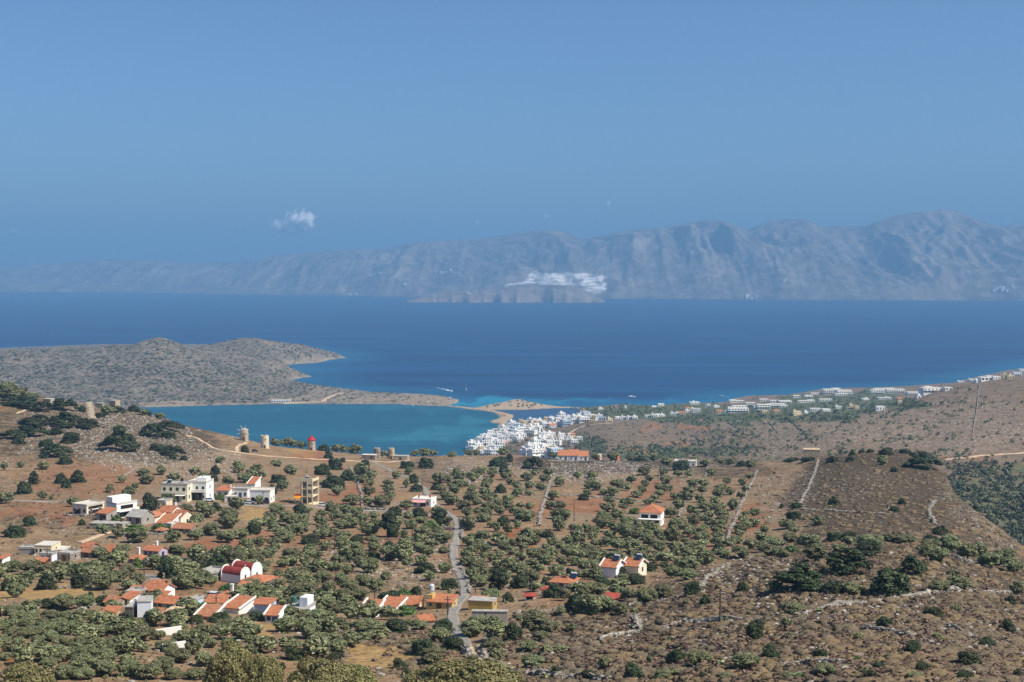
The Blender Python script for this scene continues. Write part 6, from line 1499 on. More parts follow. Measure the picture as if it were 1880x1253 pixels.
olives = sorted([p for p in PL if p[4] == 'o'], key=lambda p: -p[2])
single = {id(p) for p in olives[:300]}
entries = []
stuffV = []
lite = [leaf_cloud(1150, olive_lobes(np.random.RandomState(90 + i)), .092, np.random.RandomState(190 + i)) for i in range(6)]
for i, p in enumerate(PL):
    u, v, w, h, k = p
    hit = place(u, min(v, 1249))
    x, y, z = hit
    if k == 'y':                                   # rooted below the frame
        y = y - 34 if w > 50 else y - 20; t, _ = ray(u, 1253); x = t * y; z = float(near.ground(np.array(x), np.array(y)))
        s = y / F0; wm = w * s; top = zat(1253 - h, y); hm = top - z
    else:
        s = y / F0; wm, hm = w * s, h * s
        y += wm * .30; z = float(near.ground(np.array(x), np.array(y)))
        if h * 1.0 / w > .55: hm *= .96
    rz = RS.rand() * 6.28
    if k == 'o' and id(p) not in single:
        V = lite[i % 6]; c, s_ = math.cos(rz), math.sin(rz)
        Q = V * np.array([wm * 1.28, wm * 1.28, hm * 1.3])
        stuffV.append(np.stack([Q[..., 0] * c - Q[..., 1] * s_ + x, Q[..., 0] * s_ + Q[..., 1] * c + y, Q[..., 2] + z - .05 * hm], -1)); continue
    name, cat, grp = NAMES[k]
    lvl = 2 if (w > 30 and (k, 2) in PROTO) else 1
    crown = PROTO[(k, lvl)][i % len(PROTO[(k, lvl)])]
    root = empty(name, (x, y, z), rz)
    fat = {'o': 1.27, 'd': 1.12, 't': 1.28, 'g': 1.1, 'p': 1.05, 'y': 1.6}[k]
    vj = 1 + .1 * RS.randn()
    inst(crown, 'crown', (0, 0, -.06 * hm), (wm * fat, wm * fat * (.8 if k == 't' else 1), hm * (1.26 if k == 'o' else 1.2 if k == 't' else 1.08)), 0, root)
    if k in 'opy': inst(TRUNKS[i % 5], 'trunk', (0, 0, 0), (wm * .8, wm * .8, hm), 0, root)
    tag(root, 'x', cat, grp)
    entries.append((root, u, v - h / 2, w, h, k))
FILL = [(120, 1165, 190, 55, 90), (60, 1068, 90, 24, 46), (200, 1062, 110, 24, 34), (370, 1050, 60, 34, 24), (490, 1092, 90, 26, 22), (640, 1152, 100, 30, 18), (470, 1178, 80, 24, 18), (870, 1172, 60, 20, 10), (350, 1150, 70, 30, 14), (200, 1165, 80, 20, 14), (120, 1215, 120, 26, 26), (480, 1060, 130, 40, 14), (560, 1120, 90, 30, 13), (960, 1040, 150, 50, 38), (1180, 1010, 160, 45, 40), (760, 1000, 110, 45, 12), (330, 1120, 60, 30, 8), (560, 990, 130, 40, 20), (870, 920, 90, 50, 16), (1060, 1075, 110, 25, 22), (590, 1190, 110, 25, 14), (1330, 960, 60, 40, 14), (1200, 900, 130, 30, 8)]
rf = np.random.RandomState(404)
lanes = np.concatenate([P_ for P_, _ in ROADS]); occ_ = np.array(OCC)
for fu_, fv_, ru_, rv_, nn_ in FILL:
    k_ = 0
    for _ in range(nn_ * 12):
        if k_ >= nn_: break
        a_, r_ = rf.rand() * 6.28, math.sqrt(rf.rand()); u, v = fu_ + ru_ * r_ * math.cos(a_), fv_ + rv_ * r_ * math.sin(a_)
        w = (14 + 30 * max(0, (v - 850)) / 350) * (.75 + .5 * rf.rand()); h = w * (.55 + .2 * rf.rand())
        if v > 1245 or any(abs(u - a) < .5 * (w + c) * .66 and abs(v - b) < .5 * (h + d) * .5 for a, b, c, d in seen): continue
        x, y, z = place(u, v)
        if np.min(np.hypot(lanes[:, 0] - x, lanes[:, 1] - y)) < 4.5 or np.min(np.hypot(occ_[:, 0] - x, occ_[:, 1] - y) - occ_[:, 2]) < 2.2: continue
        if float(straw_z[int(np.clip(math.log(y / near.Y0) / near.dlog, 0, len(near.Ys) - 1)), int(np.clip((x / y - near.ts[0]) / (near.ts[1] - near.ts[0]), 0, len(near.ts) - 1))]) > .4: continue
        seen.append((u, v, w, h)); k_ += 1
        s = y / F0; wm, hm = w * s * 1.25, h * s * 1.3; rz = rf.rand() * 6.28; V = lite[rf.randint(6)]; c, s_ = math.cos(rz), math.sin(rz)
        Q = V * np.array([wm, wm, hm])
        stuffV.append(np.stack([Q[..., 0] * c - Q[..., 1] * s_ + x, Q[..., 0] * s_ + Q[..., 1] * c + y, Q[..., 2] + z - .05 * hm], -1))
grove = cloud_mesh('olive_grove', np.concatenate(stuffV), [M['olive']])
set_attr(grove, 'tone', np.concatenate([np.full(q.shape[0] * 4, .42 * (rf.rand() - .5)) for q in stuffV]))
tag(add_obj('olive_grove', grove), kind='stuff')
# each plant is told apart by its size, kind and what it stands beside
NOUN = {'o': 'olive tree', 'd': 'dark evergreen bush', 't': 'dark sprawling thicket', 'g': 'bright green shrub', 'p': 'tall dense tree', 'y': 'yellowish feathery tree'}
ORD = ['', 'second ', 'third ', 'fourth ', 'fifth ', 'sixth ', 'seventh ', 'eighth ', 'ninth ', 'tenth ', 'eleventh ', 'twelfth ', 'thirteenth ', 'fourteenth ', 'fifteenth ', 'sixteenth ']
buckets = {}
for e in entries:
    root, u, v, w, h, k = e
    best = min(LM, key=lambda l: (l[0] - u) ** 2 + 2.2 * (l[1] - v) ** 2)
    du, dv = u - best[0], (v - best[1]) * 1.5
    rel = ('right of' if du > 0 else 'left of') if abs(du) > abs(dv) else ('in front of' if dv > 0 else 'behind')
    big = {'o': (21, 33), 'd': (18, 34), 't': (50, 70), 'g': (18, 30), 'p': (38, 50), 'y': (60, 90)}[k]
    size = 'small ' if w < big[0] else ('large ' if w > big[1] else 'medium ')
    if k == 'o': size = {'small ': 'small round ', 'medium ': 'grey-green ', 'large ': 'large spreading '}[size]
    buckets.setdefault((size, k, rel, best[2]), []).append((math.hypot(du, dv), root))
for (size, k, rel, ph), lst in buckets.items():
    lst.sort(key=lambda a: a[0])
    for i, (_, root) in enumerate(lst):
        root['label'] = (f'{size}{NOUN[k]} {rel} {ph}' if len(lst) == 1 else f'{ORD[min(i, 15)]}nearest {size}{NOUN[k]} {rel} {ph}')

# ---------------------------------------------------------------- ground cover: dry cushions, stones, tussocks (nobody could count them)
def scatter(hf, zone, n, rs, box, thr=.25):
    """points spread evenly over the picture of a zone"""
    out = []
    u0, u1, v0, v1 = box
    tries = 0
    while len(out) < n and tries < n * 14:
        tries += 1
        u, v = u0 + (u1 - u0) * rs.rand(), v0 + (v1 - v0) * rs.rand()
        h = hf.hit(u, v)
        if h is None: continue
        t = h[0] / h[1]
        i = int(np.clip((t - hf.ts[0]) / (hf.ts[1] - hf.ts[0]), 0, len(hf.ts) - 1)); j = int(np.clip(math.log(h[1] / hf.Y0) / hf.dlog, 0, len(hf.Ys) - 1))
        if rs.rand() < zone[j, i] and zone[j, i] > thr * rs.rand(): out.append((*h, u, v))
    return np.array(out)
def tufts(name, P, lo, hi, nleaf, leaf, mat, rs, flat=.75, hf=None, protos=6, lob=10):
    pr = []
    for i in range(protos):
        r2 = np.random.RandomState(500 + i); pr.append(leaf_cloud(nleaf, dome_lobes(r2, lob), leaf, r2, asp=1.6))
    out = []
    for q in P:
        w = lo + (hi - lo) * rs.rand() ** 2; V = pr[rs.randint(protos)]; a = rs.rand() * 6.28
        Q = V * np.array([w, w * (.8 + .5 * rs.rand()), w * flat * (.7 + .6 * rs.rand())]); c, s_ = math.cos(a), math.sin(a)
        out.append(np.stack([Q[..., 0] * c - Q[..., 1] * s_ + q[0], Q[..., 0] * s_ + Q[..., 1] * c + q[1], Q[..., 2] + q[2] - .08 * w], -1))
    tag(add_obj(name, cloud_mesh(name, np.concatenate(out), [M[mat]])), kind='stuff')
road_keep = [(P, w) for P, w in ROADS]
def off_roads(P, m=1.0):
    keep = np.ones(len(P), bool)
    for R_, w in road_keep:
        d = np.min(np.hypot(P[:, 0][:, None] - R_[None, :, 0], P[:, 1][:, None] - R_[None, :, 1]), axis=1); keep &= d > w / 2 + m
    oc = np.array(OCC)
    for a in range(0, len(P), 500):
        d = np.hypot(P[a:a + 500, 0][:, None] - oc[None, :, 0], P[a:a + 500, 1][:, None] - oc[None, :, 1]) - oc[None, :, 2]
        keep[a:a + 500] &= d.min(1) > 0.1
    return P[keep]
rs = np.random.RandomState(33)
def cushions(name, P, lo, hi, rs):
    """low rounded spiny cushions, lumpy and run together"""
    sg = 9; prof = [(1.0, -.12), (.98, .22), (.78, .62), (.42, .88), (.0, .98)]
    base = np.array([(r_ * math.cos(2 * math.pi * (i + .5 * (k % 2)) / sg), r_ * math.sin(2 * math.pi * (i + .5 * (k % 2)) / sg), z_) for k, (r_, z_) in enumerate(prof[:-1]) for i in range(sg)] + [(0, 0, .98)])
    q4 = np.array([(k * sg + i, k * sg + (i + 1) % sg, (k + 1) * sg + (i + 1) % sg, (k + 1) * sg + i) for k in range(3) for i in range(sg)])
    q3 = np.array([(3 * sg + i, 3 * sg + (i + 1) % sg, 4 * sg) for i in range(sg)])
    Vs, A, B = [], [], []
    for i, q in enumerate(P):
        w = lo + (hi - lo) * rs.rand() ** 2
        v = base * (1 + .7 * (rs.rand(len(base), 1) - .5)) * np.array([w * (.7 + .7 * rs.rand()), w * (.6 + .4 * rs.rand()), w * .46 * (.6 + .7 * rs.rand())]) * .5
        Vs.append(v + np.array(q[:3])); A.append(q4 + len(base) * i); B.append(q3 + len(base) * i)
    tag(add_obj(name, make_mesh(name, np.concatenate(Vs), [np.concatenate(A), np.concatenate(B)], [M['cushion']], smooth=True)), kind='stuff')
sz = np.clip(scrub_z + .10, 0, 1) * (1 - straw_z)
P = off_roads(scatter(near, sz, 11000, rs, (-90, 2150, 700, 1258)))
cushions('dry_cushion_scrub', P, .7, 2.7, rs)
tufts('dry_twigs', P, .8, 2.6, 30, .17, 'scrub', rs, .5)
P = off_roads(scatter(near, np.clip(.75 - scrub_z * .4, 0.1, 1) * (1 - straw_z), 9000, rs, (-60, 1900, 740, 1258)), .4)
tufts('dry_grass_tussocks', P, .35, 1.3, 16, .3, 'tussock', rs, .5, lob=6)
P = off_roads(scatter(near, np.clip(.5 - scrub_z * .3, 0.1, 1) * (1 - straw_z), 1500, rs, (-60, 1600, 740, 1258)))
tufts('low_green_shrubs', P, .6, 1.8, 30, .24, 'olive', rs, .75)
def stones(name, P, lo, hi, mat, rs):
    ico_v, ico_f = ICO, ICOF
    Vs, Fs = [], []
    for i, q in enumerate(P):
        w = lo + (hi - lo) * rs.rand() ** 3
        v = ico_v * (1 + .45 * (rs.rand(12, 1) - .5)) * np.array([w * (.7 + .6 * rs.rand()), w * (.7 + .6 * rs.rand()), w * .6 * (.6 + .7 * rs.rand())]) * .5
        Vs.append(v + np.array([q[0], q[1], q[2] + w * .08])); Fs.append(ico_f + 12 * i)
    tag(add_obj(name, make_mesh(name, np.concatenate(Vs), np.concatenate(Fs), [M[mat]])), kind='stuff')
P = off_roads(scatter(near, np.clip(rock_z - .12, 0, 1) * (1 - straw_z), 8800, rs, (-90, 2150, 700, 1258)), .5)
stones('loose_limestone', P, .15, 1.25, 'limestone', rs)
P = off_roads(scatter(near, np.clip(rock_z - .2, 0, 1), 4200, rs, (-40, 460, 735, 885)), .5)
P2 = off_roads(scatter(near, np.clip(rock_z - .2, 0, 1), 2600, rs, (820, 1290, 838, 892)), .5)
stones('hillside_rubble', np.concatenate([P, P2]), .3, 1.9, 'limestone', rs)

# ---------------------------------------------------------------- the white town and the hotels along the coast
TOWN_MATS = [M['town_white'], M['glass'], M['slab_pale'], M['blue_white'], M['cream'], M['tile']]
def town_block(seed, w, d, h, wall=0, tile=False):
    """one small flat-roofed building with stepped storeys, balconies and window openings"""
    r = np.random.RandomState(seed); b = MB()
    st = max(1, int(round(h / 3.1))); sh = h / st; x0, x1, y0, y1 = -w / 2, w / 2, 0, d
    for k in range(st):
        z0 = k * sh - (3 if k == 0 else 0)
        b.box(x0, x1, y0, y1, z0, (k + 1) * sh, wall)
        z = k * sh
        n = max(1, int((x1 - x0) / 2.8))
        for i in range(n):
            cx = x0 + (x1 - x0) * (i + .5) / n; hw = .45 + .35 * r.rand(); zb = z + (.1 if r.rand() < .4 else .9)
            b.box(cx - hw, cx + hw, y0 - .06, y0 + .05, zb, z + sh * .78, 1)
        n = max(1, int((y1 - y0) / 3.2))
        for i in range(n):
            c = y0 + (y1 - y0) * (i + .5) / n; hw = .4 + .3 * r.rand()
            b.box(x1 - .05, x1 + .06, c - hw, c + hw, z + .8, z + sh * .78, 1)
        if k and r.rand() < .7:
            b.box(x0 + .2, x1 - .3, y0 - 1.3, y0 - .07, z - .12, z + .02, wall); b.box(x0 + .2, x1 - .3, y0 - 1.3, y0 - 1.2, z + .02, z + .8, wall)
        if k < st - 1 and r.rand() < .55:
            if r.rand() < .5: x0 += (x1 - x0) * .3
            else: y0 += (y1 - y0) * .25
    zt = st * sh
    if tile:
        b.prism([(x0 - .3, y0 - .3, zt), (x1 + .3, y0 - .3, zt), (x1 + .3, (y0 + y1) / 2, zt + 1.5), (x0 - .3, (y0 + y1) / 2, zt + 1.5)], [(x0 - .3, y0 - .3, zt + .15), (x1 + .3, y0 - .3, zt + .15), (x1 + .3, (y0 + y1) / 2, zt + 1.65), (x0 - .3, (y0 + y1) / 2, zt + 1.65)], 5)
        b.prism([(x0 - .3, (y0 + y1) / 2, zt + 1.5), (x1 + .3, (y0 + y1) / 2, zt + 1.5), (x1 + .3, y1 + .3, zt), (x0 - .3, y1 + .3, zt)], [(x0 - .3, (y0 + y1) / 2, zt + 1.65), (x1 + .3, (y0 + y1) / 2, zt + 1.65), (x1 + .3, y1 + .3, zt + .15), (x0 - .3, y1 + .3, zt + .15)], 5)
    else:
        b.box(x0 + .15, x1 - .15, y0 + .15, y1 - .15, zt, zt + .08, 2)
        for q in ((x0, x1, y0, y0 + .15), (x0, x1, y1 - .15, y1), (x0, x0 + .15, y0 + .15, y1 - .15), (x1 - .15, x1, y0 + .15, y1 - .15)): b.box(*q, zt, zt + .6, wall)
        if r.rand() < .6: cx = x0 + (x1 - x0) * r.rand() * .6; b.box(cx + .2, cx + 2.6, y1 - 3.2, y1 - .4, zt + .08, zt + 2.4, wall)
    return b.mesh('town_house', TOWN_MATS)
TOWN = [town_block(200 + i, [9, 11, 13, 10, 15, 12, 8, 14, 10, 12, 9, 16][i], [9, 10, 9, 11, 10, 12, 8, 9, 10, 9, 8, 10][i], [6.4, 9.4, 6.4, 9.4, 6.6, 12.4, 3.4, 9.4, 6.4, 3.6, 9.4, 6.4][i], [0, 0, 0, 0, 0, 0, 0, 3, 0, 0, 4, 0][i], i in (9,)) for i in range(12)]
def in_poly(u, v, poly):
    c = False; n = len(poly)
    for i in range(n):
        (ax, ay), (bx, by) = poly[i], poly[(i + 1) % n]
        if (ay > v) != (by > v) and u < (bx - ax) * (v - ay) / (by - ay) + ax: c = not c
    return c
ZONES = [('on the near bay waterfront', [(860, 832), (868, 818), (885, 808), (898, 802), (916, 803), (928, 816), (918, 838), (895, 840)], 8.4, 5.2),
         ('in the dense town centre', [(916, 802), (924, 790), (946, 783), (975, 778), (998, 790), (990, 796), (972, 800), (955, 812), (930, 814)], 8.6, 4.6),
         ('along the lagoon shore', [(960, 783), (985, 776), (1030, 770.5), (1066, 767), (1098, 768), (1100, 773), (1060, 779), (1015, 787), (995, 789)], 9, 4.0),
         ('in the hillside quarter', [(966, 840), (968, 824), (985, 816), (1000, 806), (1012, 804), (1024, 820), (1026, 841), (1000, 842)], 9, 5.4)]
rt = np.random.RandomState(77)
for phrase, poly, du, dv in ZONES:
    us = [a for a, _ in poly]; vs = [b for _, b in poly]; lst = []
    v = min(vs); row = 0
    while v < max(vs):
        u = min(us) + (row % 2) * du * .5
        while u < max(us):
            uu, vv = u + rt.randn() * 1.3, v + rt.randn() * .7
            if in_poly(uu, vv, poly):
                h = mid.hit(uu, vv)
                if h and h[2] > .6: lst.append((uu, vv, h))
            u += du
        v += dv; row += 1
    rows = {}
    for uu, vv, h in lst:
        i = rt.randint(12)
        o = bpy.data.objects.new('town_house', TOWN[i]); COL.objects.link(o)
        o.location = h; o.rotation_euler.z = R(8 + rt.randn() * 16); k = .92 + .22 * rt.rand(); o.scale = (k, k, k * (.9 + .2 * rt.rand()))
        kind = ['low white', 'tall white', 'white', 'tall white', 'wide white', 'very tall white', 'tiny white', 'pale blue', 'white balconied', 'orange-roofed', 'cream', 'broad white'][i]
        tag(o, 'x', 'house', 'white town houses ' + phrase)
        rows.setdefault(kind, []).append((uu, vv, o))
    for kind, l in rows.items():
        l.sort(key=lambda a: a[0])
        for j, (_, _, o) in enumerate(l):
            n_ = 'flat-roofed house' if kind != 'orange-roofed' else 'town house'
            if len(l) == 1: o['label'] = f'only {kind} {n_} {phrase}'
            elif j == 0: o['label'] = f'leftmost {kind} {n_} {phrase}'
            elif j == len(l) - 1: o['label'] = f'rightmost {kind} {n_} {phrase}'
            else: o['label'] = f'{ORD[j]}{kind} house from the left {phrase}'
# single houses strewn over the coastal plain: u, v(foot), width px, height px, wall, tile?, label
LONE = [(1083, 773, 11, 4, 0, 0, 'low white house where the lagoon row meets the coast road'), (1094, 773, 9, 4, 0, 0, 'small white house just left of the bluish house by the coast road'), (1106, 772, 12, 5, 3, 0, 'pale blue house at the end of the coast road'), (1119, 776, 14, 7, 4, 0, 'cream-yellow two-storey house above the coast road'),
 (1135, 771, 10, 5, 0, 0, 'white house right of the cream-yellow house'), (1145, 771, 11, 5, 0, 0, 'white house, second right of the cream-yellow house'), (1156, 771, 12, 5, 0, 0, 'white house, third right of the cream-yellow house'), (1166, 771, 10, 6, 0, 0, 'taller white house at the end of the row by the olive plain'),
 (1190, 767, 12, 4, 0, 0, 'low white house left in the middle row of the plain'), (1200, 767, 8, 5, 0, 0, 'white cube house in the middle row of the plain'), (1208, 766, 10, 5, 0, 0, 'white two-storey house in the middle row of the plain'), (1217, 765, 9, 3, 0, 0, 'low white house right in the middle row of the plain'),
 (1235, 763, 10, 4, 0, 0, 'white house left of the orange-roofed plain house'), (1245, 762, 8, 4, 0, 0, 'little white house against the orange-roofed plain house'), (1253, 762, 11, 4, 4, 1, 'cream house with orange roof on the green plain'), (1262, 758, 8, 4, 0, 0, 'white cube between the orange-roofed house and the big white villa'),
 (1264, 754, 10, 4, 0, 1, 'white house with brick roof behind the big white villa'), (1278, 758, 17, 7, 0, 0, 'big bright white villa on the green plain'), (1214, 746, 11, 4, 0, 0, 'white seaside house left of the tall shore trees'), (1202, 748, 10, 1.6, 0, 0, 'long low white wall house at the water left of the shore trees'),
 (1276, 743, 18, 4, 0, 0, 'long white beach building right of the tall shore trees'), (1300, 748, 10, 5, 0, 0, 'white house behind the beach between two hotels'), (1316, 749, 12, 3, 0, 0, 'low white beach house left of the first hotel'), (1321, 760, 11, 5, 4, 1, 'cream house with orange roof left of the first hotel'),
 (1336, 759, 10, 4, 0, 0, 'white house at the foot of the first hotel'), (1103, 753, 9, 3, 0, 0, 'lone white house on the knoll beside the lagoon'), (1149, 750, 4, 2, 0, 0, 'tiny white chapel at the shore'), (1405, 759, 12, 4, 4, 0, 'cream house in front of the broad hotel'), (1426, 759, 11, 4, 4, 1, 'cream house with orange roof in front of the broad hotel'),
 (1465, 763, 17, 7, 4, 0, 'large yellowish villa at the edge of the brown slope'), (1481, 760, 8, 3, 0, 0, 'small white annex beside the yellowish villa'), (1498, 756, 20, 5, 0, 0, 'long white villa in the trees right of the yellowish villa'), (1518, 756, 16, 4, 0, 0, 'white villa end right of the long white villa'), (1540, 751, 11, 4, 0, 0, 'low cream-white house in dark trees'),
 (1562, 752, 14, 8, 4, 0, 'cream tower-like villa on the plain'), (1574, 752, 8, 6, 4, 0, 'cream wing right of the tower-like villa'), (1590, 735, 13, 2.4, 0, 0, 'low white building beside a green field'), (1625, 734, 24, 3, 0, 0, 'long low white building among garden trees'), (1653, 740, 8, 7, 4, 1, 'lone orange house among garden trees'),
 (1617, 754, 16, 7, 0, 0, 'white villa at the foot of the far right hill'), (1688, 731, 8, 4, 0, 0, 'white house beside dark garden trees'), (1765, 703, 12, 2.4, 0, 0, 'low white jetty house on the rocky point'), (1787, 701, 14, 4, 0, 0, 'white hotel block, left end of the far headland row'), (1800, 702, 16, 3, 0, 0, 'low white hotel wing beside the far headland row'),
 (1843, 694, 12, 6, 4, 0, 'tan stone building in the far headland row'), (1856, 696, 13, 6, 4, 0, 'cream house in the far headland row'), (1830, 697, 14, 5, 0, 0, 'white house left of the tan stone building'), (1033, 809, 13, 12, 0, 0, 'white apartment block left beside the coast road bend'), (1055, 817, 13, 9, 0, 0, 'white stepped apartment house right of the coast road bend'), (1064, 811, 11, 8, 0, 0, 'white apartment house rightmost under the brown slope'), (1052, 805, 10, 7, 4, 1, 'tile-roofed apartment house above the stepped one'), (1043, 808, 9, 11, 0, 0, 'narrow white block right of the apartment block')]
for u, v, wp, hp, wall, tile, lb in LONE:
    x, y, z = place(u, v, mid); s = y / F0
    o = add_obj('coastal_house', town_block(int(u * 3 + v), wp * s, max(6, wp * s * .6), hp * s, wall, bool(tile)), None, (x, y, z)); o.rotation_euler.z = R(6 + rt.randn() * 8)
    tag(o, lb, 'house', 'houses strewn over the coastal plain')
def hotel(u, v, wings, label, yaw=6):
    """wings: (offset px, width px, height px, depth m, back m)"""
    x, y, z = place(u, v, mid); s = y / F0
    root = empty('hotel', (x, y, z), R(yaw)); tag(root, label, 'hotel', 'white hotels along the shore')
    for off, wp, hp, d, back in wings:
        w, h = wp * s, hp * s; st = max(1, int(round(h / 3.2))); sh = h / st
        b = MB().box(off * s - w / 2, off * s + w / 2, back, back + d, -6, h)
        n = max(2, int(w / 4.2)); lo = b; bal = MB()
        for k in range(st):
            for i in range(n):
                c = off * s - w / 2 + w * (i + .5) / n
                lo.box(c - w / n * .30, c + w / n * .30, back - .08, back + .1, k * sh + .9, k * sh + sh * .74, 1)
            bal.box(off * s - w / 2, off * s + w / 2, back - 1.3, back - .09, k * sh - .1, k * sh + .5) if k else None
        wg = b.obj('wing', [M['town_white'], M['glass']], root)
        if st > 1: bal.obj('balconies', M['town_white'], wg)
        MB().box(off * s - w / 2 + .4, off * s + w / 2 - .4, back + .4, back + d - .4, h, h + .12).obj('roof', M['slab_pale'], wg)
    return root
HOTELS = [(1356, 758, [(0, 38, 8, 12, 0), (4, 28, 12, 10, 6), (-10, 16, 9.6, 10, 5)], 'big white terraced hotel nearest the small beach, leftmost of the hotels'),
 (1353, 740, [(0, 27, 4, 12, 0), (-6, 12, 5.5, 8, 5)], 'low white hotel pavilion right at the water behind the leftmost hotel'), (1378, 743, [(0, 18, 3.4, 10, 0)], 'low white flat pavilion between the first two hotels'),
 (1402, 752, [(0, 24, 9, 12, 0), (-12, 10, 6, 10, 3)], 'white hotel block with a tall left end in the middle cluster'), (1427, 748, [(0, 34, 6, 12, 0), (10, 16, 4, 10, -6)], 'broad white hotel wing in the middle cluster'), (1403, 737, [(0, 16, 4, 10, 0)], 'small white hotel pavilion behind the middle cluster, left'), (1421, 739, [(0, 14, 3.6, 10, 0)], 'small white hotel pavilion behind the middle cluster, right'),
 (1442, 741, [(0, 24, 5, 12, 0)], 'white hotel end wing at the right of the middle cluster'), (1463, 731, [(0, 13, 4.5, 10, 0)], 'white seaside pavilion, left of the shore group'), (1485, 731, [(0, 15, 5, 10, 0)], 'white seaside pavilion in the shore group'), (1477, 740, [(0, 22, 4, 10, 0), (14, 12, 5, 10, 3)], 'pale bluish low hotel row behind the shore group'),
 (1516, 737, [(0, 24, 4, 10, 0)], 'low white hotel row in the trees left of the large white hotel'), (1500, 725, [(0, 22, 3, 10, 0)], 'long thin white terrace beside the large white hotel'), (1525, 725, [(0, 26, 10, 16, 0), (14, 14, 11, 16, 6)], 'large white hotel by itself on the shore, left half'), (1551, 726, [(0, 28, 9, 16, 0), (-10, 24, 4, 10, -12)], 'large white hotel by itself on the shore, right half'),
 (1612, 724, [(0, 26, 8, 14, 0), (4, 18, 10, 10, 8)], 'white stepped hotel right of the large one, tall part'), (1645, 722, [(0, 34, 7, 14, 0), (-10, 22, 8.5, 10, 8)], 'white stepped hotel right of the large one, long part'), (1677, 725, [(0, 22, 5, 12, 0)], 'white low hotel row in dark gardens'), (1713, 721, [(0, 36, 8, 16, 0), (-4, 14, 10, 10, 8)], 'white hotel with grey arches below the far right hill'),
 (1742, 717, [(0, 14, 5, 10, 0)], 'white hotel corner just clear of the far right hill'), (1815, 699, [(0, 28, 6, 12, 0), (8, 14, 7.5, 10, 6)], 'white hotel in the middle of the far headland row'), (1868, 691, [(0, 16, 7, 12, 0)], 'white hotel at the right edge of the far headland row'), (1880, 686, [(0, 18, 8, 12, 0)], 'white hotel cut by the right edge of the photo')]
for h_ in HOTELS: hotel(*h_)
# long white farm building on the headland and small buildings on the spit
x, y, z = place(516, 739, head); s = y / F0
o = hotel(516, 739, [(0, 34, 4, 10, 0)], 'x'); o.location = (x, y, z); o['label'] = 'long white building alone on the headland shore'; o['category'] = 'building'; del o['group']; o.name = 'shore_building'
for u, v, wp, hp, lb in ((801, 743, 9, 4, 'stone building ruin on the end of the sandy spit'), (786, 742, 8, 2.6, 'low stone hut left of the spit ruin'), (826, 733, 4, 2.4, 'tiny white chapel near the tip of the spit')):
    x, y, z = place(u, v, head); s = y / F0
    tag(add_obj('spit_building', town_block(int(u), wp * s, 6, hp * s, 0 if u > 820 else 4), None, (x, y, z)), lb, 'building')
x, y, z = place(924, 766, mid)
tag(add_obj('boathouse', town_block(5, 8, 6, 4, 4, True), None, (x, y, z)), 'small boathouse with tiled roof beside the canal bridge', 'boathouse')
# quays of the little harbour
for u0, v0, u1, v1, lb in ((903, 789, 920, 788, 'straight pale quay sticking out into the bay, upper one'), (872, 808, 884, 807, 'short pale quay beside the waterfront houses'), (902, 794, 914, 797, 'angled pale quay, lower one')):
    xa, ya = sea_at(u0, v0); xb, yb = sea_at(u1, v1)
    L = math.hypot(xb - xa, yb - ya)
    tag(MB().box(0, L, -3, 3, -3, 1.1).obj('quay', M['slab_pale'], None, (xa, ya, 0), math.atan2(yb - ya, xb - xa)), lb, 'quay', 'quays of the little harbour')

# ---- boats
def hull(L, B, Hh, m=0):
    b = MB(); st = 9; n0 = len(b.v); prof = []
    for i in range(st + 1):
        f = i / st; wd = B / 2 * (1 - max(0, (f - .45) / .55) ** 2.2) * (.82 + .18 * min(1, f * 4)); x = (f - .5) * L; sh = Hh * (1 + .35 * f ** 2)
        prof.append([(x, -wd, sh), (x - .02 * L * f, -wd * .72, .15 * Hh), (x - .04 * L * f, 0, -.35 * Hh), (x - .02 * L * f, wd * .72, .15 * Hh), (x, wd, sh)])
    for p in prof: b.v += p
    for i in range(st):
        for j in range(4):
            a = n0 + i * 5 + j; b.f.append((a, a + 5, a + 6, a + 1)); b.m.append(m)
        a = n0 + i * 5; b.f.append((a, a + 4, a + 9, a + 5)); b.m.append(m)
    b.f.append(tuple(n0 + j for j in range(5))); b.m.append(m)
    return b
def sailboat(u, v, label):
    x, y = sea_at(u, v); root = empty('sailboat', (x, y, .2), R(170)); tag(root, label, 'sailboat')
    hull(7, 2.2, .8).obj('hull', M['car_white'], root)
    MB().tube((.4, 0, .5), (.4, 0, 11), .09, .05).obj('mast', M['tank'], root)
    MB().prism([(.3, .02, 1.4), (.3, .02, 10.8), (-3.2, .35, 1.5)], [(.3, -.02, 1.4), (.3, -.02, 10.8), (-3.2, .31, 1.5)]).obj('mainsail', M['white'], root)
    MB().prism([(.6, .02, 9.6), (.6, .02, 1.2), (3.3, .2, 1.1)], [(.6, -.02, 9.6), (.6, -.02, 1.2), (3.3, .16, 1.1)]).obj('jib', M['frame_green'], root)
sailboat(855, 718, 'small sailboat with white mainsail alone off the spit')
def yacht(u, v, L, yaw, label, name='motor_yacht'):
    x, y = sea_at(u, v); root = empty(name, (x, y, .3), R(yaw)); tag(root, label, 'boat', 'motor boats')
    hull(L, L * .26, L * .085).obj('hull', M['car_white'], root)
    MB().box(-L * .36, L * .2, -L * .09, L * .09, L * .088, L * .16, 0, L * .01).obj('cabin', M['car_white'], root)
    MB().box(-L * .33, L * .17, -L * .094, L * .094, L * .11, L * .135).obj('window_band', M['glass'], root)
    MB().box(-L * .28, L * .04, -L * .075, L * .075, L * .161, L * .205, 0, L * .01).obj('flybridge', M['car_white'], root)
    return root
yacht(1160, 730, 17, 20, 'larger white motor yacht off the shore trees')
yacht(1323, 729, 13, 160, 'white motor yacht approaching the first hotel')
yacht(801, 713, 7, 175, 'small speedboat drawing a white wake off the spit')
yacht(758, 745.5, 5, 60, 'tiny white boat moored under the spit')
